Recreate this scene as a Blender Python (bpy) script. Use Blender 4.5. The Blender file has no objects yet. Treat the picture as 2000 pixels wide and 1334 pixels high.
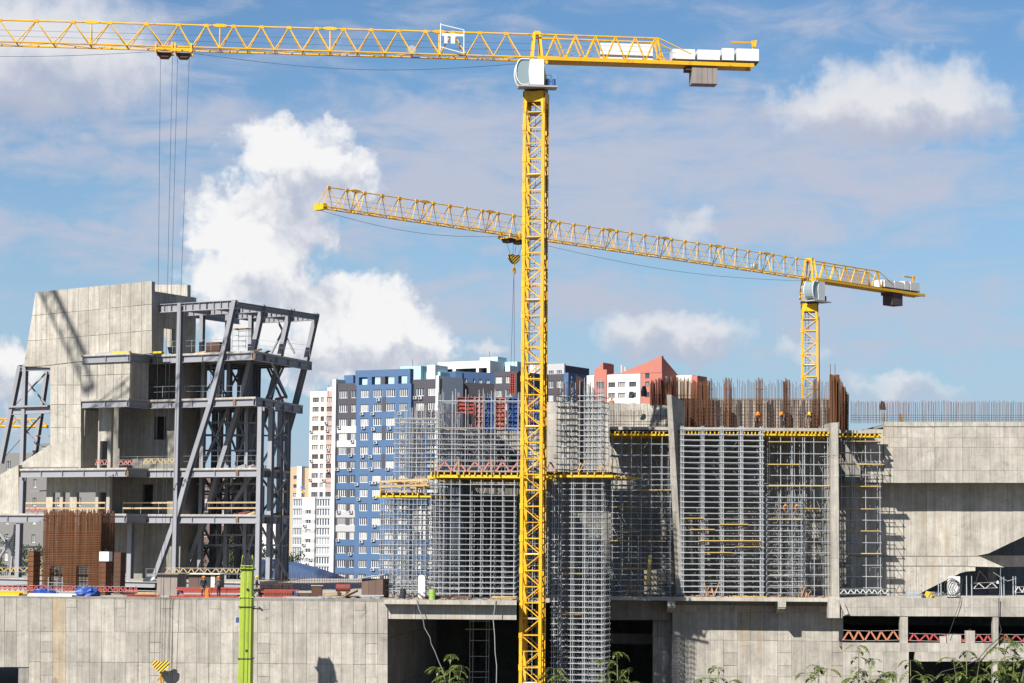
import bpy, math, random
from mathutils import Vector, Matrix
random.seed(11)
SC = bpy.context.scene
COL = SC.collection
V = Vector
# ------------------------------------------------------------------ camera
FPX = 4300.0                       # focal length in photo pixels (photo is 2000 wide)
CAM = V((0, 0, 16.0))
PITCH = math.atan(378 / FPX)
ROLL = math.radians(0.45)
CR = Matrix.Rotation(math.pi / 2 + PITCH, 3, 'X') @ Matrix.Rotation(ROLL, 3, 'Z')
cd = bpy.data.cameras.new('camera')
cam = bpy.data.objects.new('camera', cd)
COL.objects.link(cam)
cam.matrix_world = Matrix.Translation(CAM) @ CR.to_4x4()
cd.sensor_width = 36.0
cd.lens = 36.0 * FPX / 2000
cd.clip_start = 1.0
cd.clip_end = 20000
SC.camera = cam
SC.render.resolution_x = 1024
SC.render.resolution_y = 683
SC.view_settings.view_transform = 'Standard'
SC.view_settings.look = 'None'
SC.view_settings.gamma = 1
SC.view_settings.exposure = 0.88
# ------------------------------------------------------------------ sun
SUN_L = V((0.414, 0.645, -0.643)).normalized()
sd = bpy.data.lights.new('sun', 'SUN')
sd.energy = 5.0
sd.angle = math.radians(0.53)
sd.color = (1.0, 0.945, 0.86)
sun = bpy.data.objects.new('sun', sd)
COL.objects.link(sun)
sun.rotation_euler = SUN_L.to_track_quat('-Z', 'Y').to_euler()
sun.location = (-60, -90, 120)

# ------------------------------------------------------------------ node helper
class NT:
    def __init__(s, tree):
        s.t = tree
        s.n = tree.nodes
        s.l = tree.links
        s.n.clear()
    def new(s, typ, **kw):
        x = s.n.new(typ)
        for k, v in kw.items():
            setattr(x, k, v)
        return x
    def put(s, sock, v):
        if hasattr(v, 'is_output'):
            s.l.new(v, sock)
        elif v is not None:
            sock.default_value = v
    def m(s, op, a, b=None, c=None, clamp=False):
        x = s.new('ShaderNodeMath', operation=op, use_clamp=clamp)
        s.put(x.inputs[0], a)
        if b is not None: s.put(x.inputs[1], b)
        if c is not None: s.put(x.inputs[2], c)
        return x.outputs[0]
    def vm(s, op, a, b=None):
        x = s.new('ShaderNodeVectorMath', operation=op)
        s.put(x.inputs[0], a)
        if b is not None: s.put(x.inputs[1], b)
        return x.outputs[0]
    def xyz(s, a, b, c):
        x = s.new('ShaderNodeCombineXYZ')
        s.put(x.inputs[0], a); s.put(x.inputs[1], b); s.put(x.inputs[2], c)
        return x.outputs[0]
    def sep(s, v):
        x = s.new('ShaderNodeSeparateXYZ')
        s.put(x.inputs[0], v)
        return x.outputs
    def noise(s, vec, scale, detail=4, rough=0.55, dist=0.0):
        x = s.new('ShaderNodeTexNoise')
        s.put(x.inputs['Vector'], vec)
        x.inputs['Scale'].default_value = scale
        x.inputs['Detail'].default_value = detail
        x.inputs['Roughness'].default_value = rough
        x.inputs['Distortion'].default_value = dist
        return x.outputs[0]
    def ramp(s, v, lo, hi, a=0.0, b=1.0, smooth=True):
        x = s.new('ShaderNodeMapRange')
        x.interpolation_type = 'SMOOTHSTEP' if smooth else 'LINEAR'
        s.put(x.inputs[0], v)
        for i, q in enumerate((lo, hi, a, b)):
            s.put(x.inputs[i + 1], q)
        return x.outputs[0]
    def mix(s, f, a, b, mode='MIX'):
        x = s.new('ShaderNodeMix', data_type='RGBA', blend_type=mode)
        s.put(x.inputs[0], f)
        s.put(x.inputs[6], a if hasattr(a, 'is_output') else (*a[:3], 1))
        s.put(x.inputs[7], b if hasattr(b, 'is_output') else (*b[:3], 1))
        return x.outputs[2]

# ------------------------------------------------------------------ sky with clouds
W = bpy.data.worlds.new('World')
SC.world = W
W.use_nodes = True
def build_world():
    T = NT(W.node_tree)
    W.cycles.sampling_method = 'MANUAL'
    W.cycles.sample_map_resolution = 256
    out = T.new('ShaderNodeOutputWorld')
    bg = T.new('ShaderNodeBackground')
    T.l.new(bg.outputs[0], out.inputs[0])
    bg.inputs[1].default_value = SKY_STRENGTH
    sky = T.new('ShaderNodeTexSky', sky_type='NISHITA')
    sky.sun_disc = False
    sky.sun_elevation = math.radians(40)
    sky.sun_rotation = math.atan2(-SUN_L.x, -SUN_L.y)
    sky.altitude = 100
    sky.air_density = 1.0
    sky.dust_density = 0.15
    sky.ozone_density = 3.5
    tc = T.new('ShaderNodeTexCoord')
    sx, sy, sz = T.sep(tc.outputs['Generated'])
    az = T.m('ARCTAN2', sx, sy)
    el = T.m('ARCSINE', sz)
    def noise2(vec, scale, detail, rough, dist=0.0, color=False):
        x = T.new('ShaderNodeTexNoise', noise_dimensions='2D')
        T.put(x.inputs['Vector'], vec)
        for k, v in (('Scale', scale), ('Detail', detail), ('Roughness', rough), ('Distortion', dist)):
            x.inputs[k].default_value = v
        return x.outputs['Color' if color else 0]
    # clouds as clusters of soft puffs: (px, py, radius x, radius y, weight)
    cumulus = [(560, 292, 105, 66, 1), (640, 335, 105, 58, .9), (465, 430, 92, 74, 1), (420, 475, 60, 66, .85),
               (520, 450, 112, 100, 1), (455, 550, 95, 70, .95), (530, 550, 105, 70, .95), (510, 640, 150, 55, .85),
               (620, 605, 110, 50, 1), (700, 605, 95, 64, 1.05), (770, 655, 105, 56, 1.0), (840, 668, 60, 38, .8), (690, 700, 190, 55, .95), (10, 745, 60, 75, .9)]
    shadow = [(640, 400, 130, 60, 1), (560, 590, 100, 40, .8), (760, 720, 240, 40, 1), (620, 480, 70, 60, .8), (20, 800, 80, 40, 1)]
    soft = [(50, 100, 230, 110, 1.0), (200, 130, 140, 80, .95), (40, 200, 220, 70, .9),
            (1650, 215, 120, 66, .95), (1745, 205, 130, 80, 1.0), (1850, 205, 120, 80, .95), (1770, 250, 200, 50, .85),
            (1270, 660, 105, 50, .9), (1365, 660, 105, 46, .9), (1350, 445, 90, 34, .55), (1770, 770, 120, 40, .65), (1560, 690, 60, 36, .5), (950, 668, 50, 24, .6)]
    shsoft = [(60, 230, 330, 75, 1.1), (1790, 278, 240, 42, 1.1), (1320, 700, 170, 36, 1), (1770, 800, 160, 30, 1)]
    veil = [(750, 250, 620, 80, .5), (1350, 330, 600, 130, .85), (900, 380, 640, 90, .75), (150, 330, 320, 45, .5), (120, 480, 300, 45, .55), (1000, 580, 900, 60, .35), (1750, 620, 420, 70, .4)]
    def bumps(lst, uv, k=.6):
        acc = None
        for (px, py, rx, ry, w) in lst:
            a0 = math.atan((px - 1000) / FPX)
            e0 = math.atan((1045 + (px - 1000) * math.tan(ROLL) - py) / FPX)
            x = T.new('ShaderNodeVectorMath', operation='MULTIPLY_ADD')
            T.l.new(uv, x.inputs[0])
            x.inputs[1].default_value = (FPX / rx, FPX / ry, 0)
            x.inputs[2].default_value = (-a0 * FPX / rx, -e0 * FPX / ry, 0)
            y = T.new('ShaderNodeVectorMath', operation='DOT_PRODUCT')
            T.l.new(x.outputs[0], y.inputs[0]); T.l.new(x.outputs[0], y.inputs[1])
            g = T.m('MULTIPLY_ADD', y.outputs['Value'], -k, w)
            if acc is None: acc = g
            else: acc = T.m('SMOOTH_MAX', acc, g, .35)
        return acc
    base = T.xyz(az, el, 0.0)
    wcol = noise2(base, 46, 4, .55, 0, True)
    wx, wy, wz = T.sep(wcol)
    uv = T.xyz(T.m('MULTIPLY_ADD', wx, .030, T.m('ADD', az, -.015)), T.m('MULTIPLY_ADD', wy, .028, T.m('ADD', el, -.014)), 0.0)
    fine = noise2(base, 62, 6, .55, .25)
    flat = T.xyz(az, T.m('MULTIPLY', el, 3.2), 0.0)
    wisp = noise2(flat, 17, 6, .6, .3)
    vor = T.new('ShaderNodeTexVoronoi', voronoi_dimensions='2D', feature='SMOOTH_F1')
    T.l.new(uv, vor.inputs['Vector']); vor.inputs['Scale'].default_value = 105; vor.inputs['Smoothness'].default_value = .6
    vor.inputs['Detail'].default_value = 1.6; vor.inputs['Roughness'].default_value = .5; vor.normalize = True
    bil = vor.outputs['Distance']
    n1 = T.m('MULTIPLY_ADD', T.m('SUBTRACT', .36, bil), .75, T.m('MULTIPLY_ADD', fine, .9, -.45))
    dc0 = bumps(cumulus, uv)
    mask_c = T.ramp(T.m('ADD', dc0, n1), .10, .80)
    sh = bumps(shadow, uv)
    lit = T.ramp(T.m('MULTIPLY_ADD', T.m('MAXIMUM', sh, -.6), -.55, T.m('MULTIPLY', n1, 1.15)), -.70, .34)
    k = 2 ** (.62 - SC.view_settings.exposure) / SKY_STRENGTH
    def kc(r, g_, b_): return (r * k, g_ * k, b_ * k)
    ccol = T.mix(lit, kc(.345, .37, .435), kc(.60, .60, .605))
    nz = T.m('MULTIPLY_ADD', fine, 1.0, -.5)
    dsoft = bumps(soft, uv)
    mask_s = T.m('MULTIPLY', T.ramp(T.m('MULTIPLY_ADD', nz, .5, dsoft), -.05, .95), .92)
    lit_s = T.ramp(T.m('MULTIPLY_ADD', T.m('MAXIMUM', bumps(shsoft, uv), -.7), -.6, T.m('MULTIPLY', nz, .6)), -.8, .45)
    scol = T.mix(lit_s, kc(.30, .325, .41), kc(.53, .53, .545))
    dv_ = T.m('MULTIPLY_ADD', T.m('MAXIMUM', bumps(veil, uv), -.35), .75, T.m('MULTIPLY_ADD', wisp, 2.3, -1.0))
    mask_v = T.m('MULTIPLY', T.ramp(dv_, -.30, .90), .92)
    skyc = T.mix(1.0, sky.outputs[0], SKY_TINT, 'MULTIPLY')
    hz = T.ramp(el, .0, .235, .88, .0)
    skyc = T.mix(hz, skyc, kc(.255, .345, .445))
    c = T.mix(mask_v, skyc, kc(.335, .36, .44))
    c = T.mix(mask_s, c, scol)
    c = T.mix(mask_c, c, ccol)
    T.l.new(c, bg.inputs[0])
SKY_STRENGTH = 0.05
SKY_TINT = (.82, 1.02, 1.13)
build_world()

# ------------------------------------------------------------------ pixel helpers
def ray(px, py):
    return CR @ V(((px - 1000) / FPX, (667 - py) / FPX, -1.0))
def P(px, py, Y):
    d = ray(px, py)
    return CAM + d * (Y / d.y)
class Frame:
    """vertical plane turned by a degrees: U runs right (and nearer), N outward to the viewer's left"""
    def __init__(s, px, py, Y, a=0.0):
        s.O = P(px, py, Y); s.O.z = 0
        r = math.radians(a)
        s.a = r
        s.U = V((math.cos(r), -math.sin(r), 0))
        s.N = V((-math.sin(r), -math.cos(r), 0))
        s.M = Matrix(((s.U.x, -s.N.x, 0), (s.U.y, -s.N.y, 0), (0, 0, 1)))
    def at(s, px, py, n=0.0):
        d = ray(px, py)
        q = s.O + s.N * n
        t = (q - CAM).dot(s.N) / d.dot(s.N)
        return CAM + d * t
    def uz(s, px, py, n=0.0):
        p = s.at(px, py, n)
        return (p - s.O).dot(s.U), p.z
    def u(s, px, py=900, n=0.0):
        return s.uz(px, py, n)[0]
    def z(s, px, py, n=0.0):
        return s.uz(px, py, n)[1]
    def W(s, u, n, z):
        return s.O + s.U * u + s.N * n + V((0, 0, z))

# ------------------------------------------------------------------ objects
def setp(o, label=None, cat=None, group=None, kind=None):
    if label: o['label'] = label
    if cat: o['category'] = cat
    if group: o['group'] = group
    if kind: o['kind'] = kind
    return o
def thing(name, label, cat, loc, group=None):
    o = bpy.data.objects.new(name, None)
    COL.objects.link(o)
    o.location = loc
    o.empty_display_size = .2
    return setp(o, label, cat, group)
def origin(parent):
    while parent and parent.parent:
        parent = parent.parent
    return V(parent.location) if parent else V((0, 0, 0))
class MB:
    def __init__(s):
        s.v = []; s.f = []; s.mi = []; s.cur = 0
    def add(s, vs, fs):
        k = len(s.v)
        s.v += [V(q) for q in vs]
        for f in fs:
            s.f.append([i + k for i in f]); s.mi.append(s.cur)
        return s
    HEX = ((0, 3, 2, 1), (4, 5, 6, 7), (0, 1, 5, 4), (1, 2, 6, 5), (2, 3, 7, 6), (3, 0, 4, 7))
    def hexa(s, p): return s.add(p, s.HEX)
    def box(s, a, b):
        x0, y0, z0 = a; x1, y1, z1 = b
        return s.hexa([(x0, y0, z0), (x1, y0, z0), (x1, y1, z0), (x0, y1, z0), (x0, y0, z1), (x1, y0, z1), (x1, y1, z1), (x0, y1, z1)])
    def fbox(s, fr, u0, u1, n0, n1, z0, z1):
        return s.hexa([fr.W(u0, n0, z0), fr.W(u1, n0, z0), fr.W(u1, n1, z0), fr.W(u0, n1, z0), fr.W(u0, n0, z1), fr.W(u1, n0, z1), fr.W(u1, n1, z1), fr.W(u0, n1, z1)])
    def bar(s, p0, p1, w, h=None, up=V((0, 0, 1))):
        p0 = V(p0); p1 = V(p1); h = h or w
        d = (p1 - p0).normalized()
        if abs(d.dot(up)) > .98: up = V((0, 1, 0))
        x = d.cross(up).normalized(); y = x.cross(d)
        c = [(-1, -1), (1, -1), (1, 1), (-1, 1)]
        return s.hexa([p + x * (a * w / 2) + y * (b * h / 2) for p in (p0, p1) for a, b in c])
    def tube(s, p0, p1, r, n=6, r2=None):
        p0 = V(p0); p1 = V(p1); r2 = r if r2 is None else r2
        d = (p1 - p0).normalized()
        a = V((0, 0, 1)) if abs(d.z) < .95 else V((1, 0, 0))
        x = d.cross(a).normalized(); y = d.cross(x)
        vs = []
        for p, q in ((p0, r), (p1, r2)):
            for i in range(n):
                t = 2 * math.pi * i / n
                vs.append(p + x * (q * math.cos(t)) + y * (q * math.sin(t)))
        fs = [(i, (i + 1) % n, n + (i + 1) % n, n + i) for i in range(n)]
        fs += [tuple(range(n))[::-1], tuple(range(n, 2 * n))]
        return s.add(vs, fs)
    def path(s, pts, r, n=5):
        for a, b in zip(pts[:-1], pts[1:]):
            s.tube(a, b, r, n)
        return s
    def prism(s, pts, ext):
        pts = [V(p) for p in pts]; n = len(pts); e = V(ext)
        fs = [tuple(range(n)), tuple(range(2 * n - 1, n - 1, -1))]
        fs += [(i, n + i, n + (i + 1) % n, (i + 1) % n) for i in range(n)]
        return s.add(pts + [p + e for p in pts], fs)
    def build(s, name, mat, parent=None, smooth=False, kind=None, loc=None):
        me = bpy.data.meshes.new(name)
        off = origin(parent) if parent else (V(loc) if loc is not None else V((0, 0, 0)))
        me.from_pydata([tuple(p - off) for p in s.v], [], s.f)
        for q in (mat if isinstance(mat, (list, tuple)) else [mat]):
            me.materials.append(q)
        if any(s.mi):
            me.polygons.foreach_set('material_index', s.mi)
        if smooth:
            me.polygons.foreach_set('use_smooth', [True] * len(me.polygons))
        me.update()
        o = bpy.data.objects.new(name, me)
        COL.objects.link(o)
        if parent: o.parent = parent
        else: o.location = off
        if kind: o['kind'] = kind
        return o
# shared unit meshes --------------------------------------------------------
UNIT = {}
def unit(kind, mat):
    k = (kind, mat.name)
    if k in UNIT: return UNIT[k]
    b = MB()
    if kind == 'tube': b.tube((0, 0, 0), (0, 0, 1), 1, 6)
    elif kind == 'cube': b.box((-.5, -.5, 0), (.5, .5, 1))
    elif kind == 'ibeam':
        t = .07; w = .12
        b.box((-.5, -.5, 0), (.5, -.5 + t, 1)); b.box((-.5, .5 - t, 0), (.5, .5, 1)); b.box((-w / 2, -.5 + t, 0), (w / 2, .5 - t, 1))
    me = bpy.data.meshes.new(kind + '_' + mat.name)
    me.from_pydata([tuple(p) for p in b.v], [], b.f)
    me.materials.append(mat)
    UNIT[k] = me
    return me
def span(parent, name, p0, p1, w, h, mat, kind='cube', up=V((0, 0, 1)), label=None):
    """one straight member from p0 to p1 with section w x h (h along up); shares its mesh"""
    p0 = V(p0); p1 = V(p1)
    d = p1 - p0; L = d.length; d = d / L
    up = V(up)
    if abs(d.dot(up)) > .98: up = V((0, 1, 0))
    x = d.cross(up).normalized(); y = x.cross(d)
    o = bpy.data.objects.new(name, unit(kind, mat))
    COL.objects.link(o)
    off = origin(parent) if parent else V((0, 0, 0))
    q = p0 - off
    o.parent = parent
    o.matrix_basis = Matrix(((x.x * w, y.x * h, d.x * L, q.x), (x.y * w, y.y * h, d.y * L, q.y), (x.z * w, y.z * h, d.z * L, q.z), (0, 0, 0, 1)))
    if label: o['label'] = label
    return o
def pole(parent, name, p0, p1, r, mat):
    return span(parent, name, p0, p1, r, r, mat, 'tube')
def fblock(parent, name, fr, u0, u1, n0, n1, z0, z1, mat):
    o = bpy.data.objects.new(name, unit('cube', mat))
    COL.objects.link(o)
    c = fr.W((u0 + u1) / 2, (n0 + n1) / 2, z0) - (origin(parent) if parent else V((0, 0, 0)))
    o.parent = parent
    a, b, e = abs(u1 - u0), abs(n1 - n0), z1 - z0
    U, N = fr.U, fr.N
    o.matrix_basis = Matrix(((U.x * a, -N.x * b, 0, c.x), (U.y * a, -N.y * b, 0, c.y), (0, 0, e, c.z), (0, 0, 0, 1)))
    return o

# ------------------------------------------------------------------ materials
MATS = {}
def mat(name, col, rough=.6, metal=0.0, var=.12, nscale=1.5, rnd=.0, bump=0.0, dirt=None, dirtamt=.5, streak=0.0, spec=.3, dscale=.6):
    if name in MATS: return MATS[name]
    m = bpy.data.materials.new(name)
    m.use_nodes = True
    T = NT(m.node_tree)
    out = T.new('ShaderNodeOutputMaterial')
    b = T.new('ShaderNodeBsdfPrincipled')
    T.l.new(b.outputs[0], out.inputs[0])
    b.inputs['Roughness'].default_value = rough
    b.inputs['Metallic'].default_value = metal
    b.inputs['Specular IOR Level'].default_value = spec
    pos = T.new('ShaderNodeNewGeometry').outputs['Position']
    c = tuple(col) + (1,)
    val = T.noise(pos, nscale, 5, .6)
    f = T.m('MULTIPLY_ADD', T.m('SUBTRACT', val, .5), 2 * var, 1.0)
    if rnd:
        oi = T.new('ShaderNodeObjectInfo')
        f = T.m('MULTIPLY', f, T.m('MULTIPLY_ADD', T.m('SUBTRACT', oi.outputs['Random'], .5), 2 * rnd, 1.0))
    if streak:
        sx, sy, sz = T.sep(pos)
        sv = T.xyz(T.m('MULTIPLY', sx, 3.2), T.m('MULTIPLY', sy, 3.2), T.m('MULTIPLY', sz, .16))
        st = T.noise(sv, 1.0, 5, .65)
        f = T.m('MULTIPLY', f, T.ramp(st, .32, .72, 1.0 + streak, 1.0 - streak))
    colr = T.vm('SCALE', c[:3], None)
    colr.node.inputs[0].default_value = c[:3]
    T.l.new(f, colr.node.inputs[3])
    if dirt:
        dn = T.noise(pos, dscale, 6, .65, .4)
        colr = T.mix(T.ramp(dn, .52, .72, 0, dirtamt), colr, dirt)
    T.l.new(colr, b.inputs['Base Color'])
    if bump:
        bn = T.new('ShaderNodeBump')
        bn.inputs['Strength'].default_value = bump
        bn.inputs['Distance'].default_value = .05
        T.l.new(T.noise(pos, 6, 6, .65), bn.inputs['Height'])
        T.l.new(bn.outputs[0], b.inputs['Normal'])
    MATS[name] = m
    return m
def concrete(name, col, rnd=.13, rust=0.0):
    if name in MATS: return MATS[name]
    m = bpy.data.materials.new(name); m.use_nodes = True
    T = NT(m.node_tree)
    out = T.new('ShaderNodeOutputMaterial'); b = T.new('ShaderNodeBsdfPrincipled')
    T.l.new(b.outputs[0], out.inputs[0])
    b.inputs['Roughness'].default_value = .88; b.inputs['Specular IOR Level'].default_value = .2
    pos = T.new('ShaderNodeNewGeometry').outputs['Position']
    sx, sy, sz = T.sep(pos)
    cloud = T.noise(pos, .45, 6, .62, .5)
    mid = T.noise(pos, 1.7, 6, .65, .3)
    fine = T.noise(pos, 11, 4, .6)
    sv = T.xyz(T.m('MULTIPLY', sx, 2.6), T.m('MULTIPLY', sy, 2.6), T.m('MULTIPLY', sz, .10))
    st = T.noise(sv, 1.0, 6, .7)
    sv2 = T.xyz(T.m('MULTIPLY', sx, 7.5), T.m('MULTIPLY', sy, 7.5), T.m('MULTIPLY', sz, .22))
    st2 = T.noise(sv2, 1.0, 3, .6)
    huge = T.noise(T.vm('ADD', pos, (5, 11, 17)), .13, 4, .6, .6)
    f = T.m('MULTIPLY_ADD', T.m('SUBTRACT', cloud, .5), .75, 1.0)
    f = T.m('MULTIPLY', f, T.m('MULTIPLY_ADD', T.m('SUBTRACT', huge, .5), .75, 1.0))
    f = T.m('MULTIPLY', f, T.m('MULTIPLY_ADD', T.m('SUBTRACT', mid, .5), .55, 1.0))
    f = T.m('MULTIPLY', f, T.m('MULTIPLY_ADD', T.m('SUBTRACT', fine, .5), .34, 1.0))
    f = T.m('MULTIPLY', f, T.ramp(st, .30, .72, 1.08, .83))
    f = T.m('MULTIPLY', f, T.ramp(st2, .36, .68, 1.05, .89))
    oi = T.new('ShaderNodeObjectInfo')
    f = T.m('MULTIPLY', f, T.m('MULTIPLY_ADD', T.m('SUBTRACT', oi.outputs['Random'], .5), 2 * rnd, 1.0))
    c = T.vm('SCALE', (0, 0, 0), None); c.node.inputs[0].default_value = col
    T.l.new(f, c.node.inputs[3])
    # damp dark stains, drip marks, faint warm patches, pale lime bloom
    dn = T.noise(pos, .8, 7, .72, 1.0)
    c = T.mix(T.ramp(dn, .55, .72, 0, .62), c, (col[0] * .45, col[1] * .43, col[2] * .40))
    dr = T.noise(T.xyz(T.m('MULTIPLY', sx, 4.2), T.m('MULTIPLY', sy, 4.2), T.m('MULTIPLY', sz, .30)), 1.0, 5, .7, .3)
    c = T.mix(T.ramp(dr, .58, .72, 0, .55), c, (col[0] * .50, col[1] * .47, col[2] * .42))
    jl = T.noise(T.xyz(T.m('MULTIPLY', sx, .55), T.m('MULTIPLY', sy, .55), T.m('MULTIPLY', sz, 3.2)), 1.0, 5, .65, .4)
    c = T.mix(T.ramp(jl, .61, .72, 0, .50), c, (col[0] * .55, col[1] * .52, col[2] * .47))
    fl = T.noise(T.xyz(T.m('MULTIPLY', sx, 16), T.m('MULTIPLY', sy, 16), T.m('MULTIPLY', sz, .12)), 1.0, 2, .5)
    c = T.mix(T.ramp(fl, .60, .68, 0, .30), c, (col[0] * .62, col[1] * .60, col[2] * .56))
    wn = T.noise(T.xyz(T.m('MULTIPLY', sx, .5), T.m('MULTIPLY', sy, .5), T.m('MULTIPLY', sz, .07)), 1.0, 5, .6)
    c = T.mix(T.ramp(wn, .60, .72, 0, .40 + rust), c, (col[0] * .95, col[1] * .76, col[2] * .54))
    hn = T.noise(T.vm('ADD', pos, (31, 7, 3)), 2.0, 6, .72, .6)
    c = T.mix(T.ramp(hn, .60, .72, 0, .55), c, (col[0] * 1.3, col[1] * 1.3, col[2] * 1.28))
    T.l.new(c, b.inputs['Base Color'])
    bn = T.new('ShaderNodeBump'); bn.inputs['Strength'].default_value = .35; bn.inputs['Distance'].default_value = .04
    T.l.new(T.m('ADD', mid, T.m('MULTIPLY', fine, .6)), bn.inputs['Height'])
    T.l.new(bn.outputs[0], b.inputs['Normal'])
    MATS[name] = m
    return m
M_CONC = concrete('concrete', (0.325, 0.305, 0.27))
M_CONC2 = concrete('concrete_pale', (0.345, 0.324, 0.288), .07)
M_CONCSHADE = concrete('concrete_shade', (0.2, 0.19, 0.173), .06)  # concrete with shade put into its colour, for dark rooms and recesses
M_YEL = mat('crane_yellow', (0.62, 0.335, 0.010), .5, 0, .14, 1.6, .12, dirt=(.24, .11, .03), dirtamt=.65, dscale=1.4)
M_YELD = mat('crane_yellow_dull', (0.434, 0.238, 0.021), .55, 0, .14, 1.2, .10, dirt=(.25, .12, .04), dirtamt=.4)
M_BEAMY = mat('formwork_yellow', (0.574, 0.364, 0.021), .55, 0, .15, 2, .12)
M_STEEL = mat('steel_primer', (0.228, 0.233, 0.256), .5, 0, .10, .8, .07, dirt=(.17, .16, .165), dirtamt=.3)
M_RUST = mat('rebar_rust', (0.110, 0.050, 0.028), .85, 0, .3, 3, .22)
M_RUSTO = mat('rust_orange', (0.112, 0.047, 0.021), .85, 0, .3, 1.2, .18, streak=.15)
M_RUSTD = mat('rust_dark', (0.070, 0.036, 0.025), .85, 0, .3, 1.5, .2)
M_GALV = mat('galvanised', (0.335, 0.352, 0.372), .42, .15, .10, 2, .14, spec=.5)
M_GALVD = mat('galvanised_dull', (0.235, 0.248, 0.262), .5, .1, .12, 2, .2)
M_WHITE = mat('white_paint', (0.560, 0.560, 0.553), .5, 0, .05, .8, .03)
M_GREYP = mat('grey_paint', (0.294, 0.308, 0.322), .5, 0, .08, 1, .04)
M_DARK = mat('dark_metal', (0.025, 0.026, 0.032), .6, 0, .2, 2, .1)
M_ROPE = mat('wire_rope', (0.042, 0.045, 0.056), .6, .3, .1, 2)
M_GLASS = mat('cab_glass', (0.200, 0.260, 0.280), .12, 0, .05, 1, spec=.8)
M_PLANK = mat('timber_plank', (0.350, 0.252, 0.133), .8, 0, .2, 2, .2, streak=.1)
M_PLANKY = mat('timber_yellow', (0.462, 0.329, 0.119), .75, 0, .2, 2, .18)
M_PLY = mat('plywood_brown', (0.112, 0.073, 0.059), .75, 0, .18, 1.2, .12)
M_RED = mat('red_steel', (0.235, 0.042, 0.030), .6, 0, .2, 2, .2)
M_BLUEF = mat('blue_steel', (0.025, 0.059, 0.182), .6, 0, .2, 2, .18)
M_GROUND = mat('ground_dirt', (0.119, 0.101, 0.081), .95, 0, .35, .25, bump=.3, dirt=(.09, .085, .06), dirtamt=.7, dscale=.06)
# ================================================================== setting
g = MB()
g.add([(-9000, -300, 0), (9000, -300, 0), (9000, 15000, 0), (-9000, 15000, 0)], [(0, 1, 2, 3)])
setp(g.build('ground', M_GROUND), kind='structure')
F180 = Frame(1000, 1045, 180)          # front of the left retaining wall
F195 = Frame(1000, 1045, 195)          # edge of the middle and right decks
ZD = F180.z(380, 1168)                 # top of the left deck (about 5.4 m below the camera)
def cell(parent, name, fr, n, q, thick, mt, gap=.03):
    """one wall panel: q = four pixel corners (tl, tr, br, bl) on the plane n of fr"""
    pts = [fr.uz(x, y, n) for x, y in q]
    gap = gap * random.choice((.35, .6, .8, 1.0, 1.1))
    cu = sum(p[0] for p in pts) / 4; cz = sum(p[1] for p in pts) / 4
    pts = [(u + (gap / 2 if u < cu else -gap / 2), z + (gap / 2 if z < cz else -gap / 2)) for u, z in pts]
    b = MB(); b.prism([fr.W(u, n, z) for u, z in pts], fr.N * -thick)
    return b.build(name, mt, parent)
def lerp(a, b, t): return a + (b - a) * t
def jit(): return random.choice((0, 0, 0, .012, .02, -.01))
# ================================================================== tower cranes
def lattice_mast(root, cx, cy, z0, z1, w, a, leg, pan, mt, ladder=True, plats=4):
    ca, sa = math.cos(a), math.sin(a)
    U = V((ca, -sa, 0)); N = V((-sa, -ca, 0))
    C = V((cx, cy, 0))
    cor = [C + U * (w / 2 * i) + N * (w / 2 * j) for i, j in ((-1, 1), (1, 1), (1, -1), (-1, -1))]
    for c in cor:
        span(root, 'mast_leg', c + V((0, 0, z0)), c + V((0, 0, z1)), leg, leg, mt, up=N)
    n = int((z1 - z0) / pan)
    pan = (z1 - z0) / n
    for f in range(4):
        A, B = cor[f], cor[(f + 1) % 4]
        k0 = 0
        for i in range(n):
            za, zb = z0 + i * pan, z0 + (i + 1) * pan
            p, q = (A, B) if (i + (f > 1)) % 2 == 0 else (B, A)
            span(root, 'mast_brace', p + V((0, 0, za)), q + V((0, 0, zb)), leg * .30, leg * .30, mt, up=N)
            s = leg * (.36 if i % 2 == 0 else .24)
            span(root, 'mast_strut', A + V((0, 0, za)), B + V((0, 0, za)), s, s, mt)
            if i % 2 == 0 and f in (0, 2):
                b = p + V((0, 0, za)); e = (q - p).normalized()
                span(root, 'gusset_plate', b - V((0, 0, leg * 1.0)), b + V((0, 0, leg * 1.0)), leg * 1.25, leg * 1.25, mt, up=N)
    # ladder and rest platforms inside
    if ladder:
        lx = C - U * (w * .18) - N * (w * .2)
        for s in (-.2, .2):
            pole(root, 'ladder_rail', lx + U * s + V((0, 0, z0)), lx + U * s + V((0, 0, z1 - .5)), .03, M_GREYP)
        b = MB(); z = z0 + .3
        while z < z1 - .6:
            b.tube(lx - U * .2 + V((0, 0, z)), lx + U * .2 + V((0, 0, z)), .018, 4); z += .33
        b.build('ladder_rungs', M_GREYP, root, kind='stuff')
        for i in range(3, n, plats):
            z = z0 + i * pan
            b = MB(); q = [C + U * (w * .44 * i2) + N * (w * .44 * j2) + V((0, 0, z)) for i2, j2 in ((-1, 1), (1, 1), (1, -1), (-1, -1))]
            b.prism(q, V((0, 0, .09)))
            b.build('rest_platform', M_GREYP if i % 8 == 7 else M_WHITE, root)
        # power cable down one leg
        b = MB(); pts = []
        z = z1 - 1
        while z > z0:
            pts.append(cor[1] + U * .2 - N * (w * .35 + random.uniform(-.08, .08)) + V((0, 0, z))); z -= 1.1
        b.path(pts, .05); b.build('power_cable', M_DARK, root)

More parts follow.
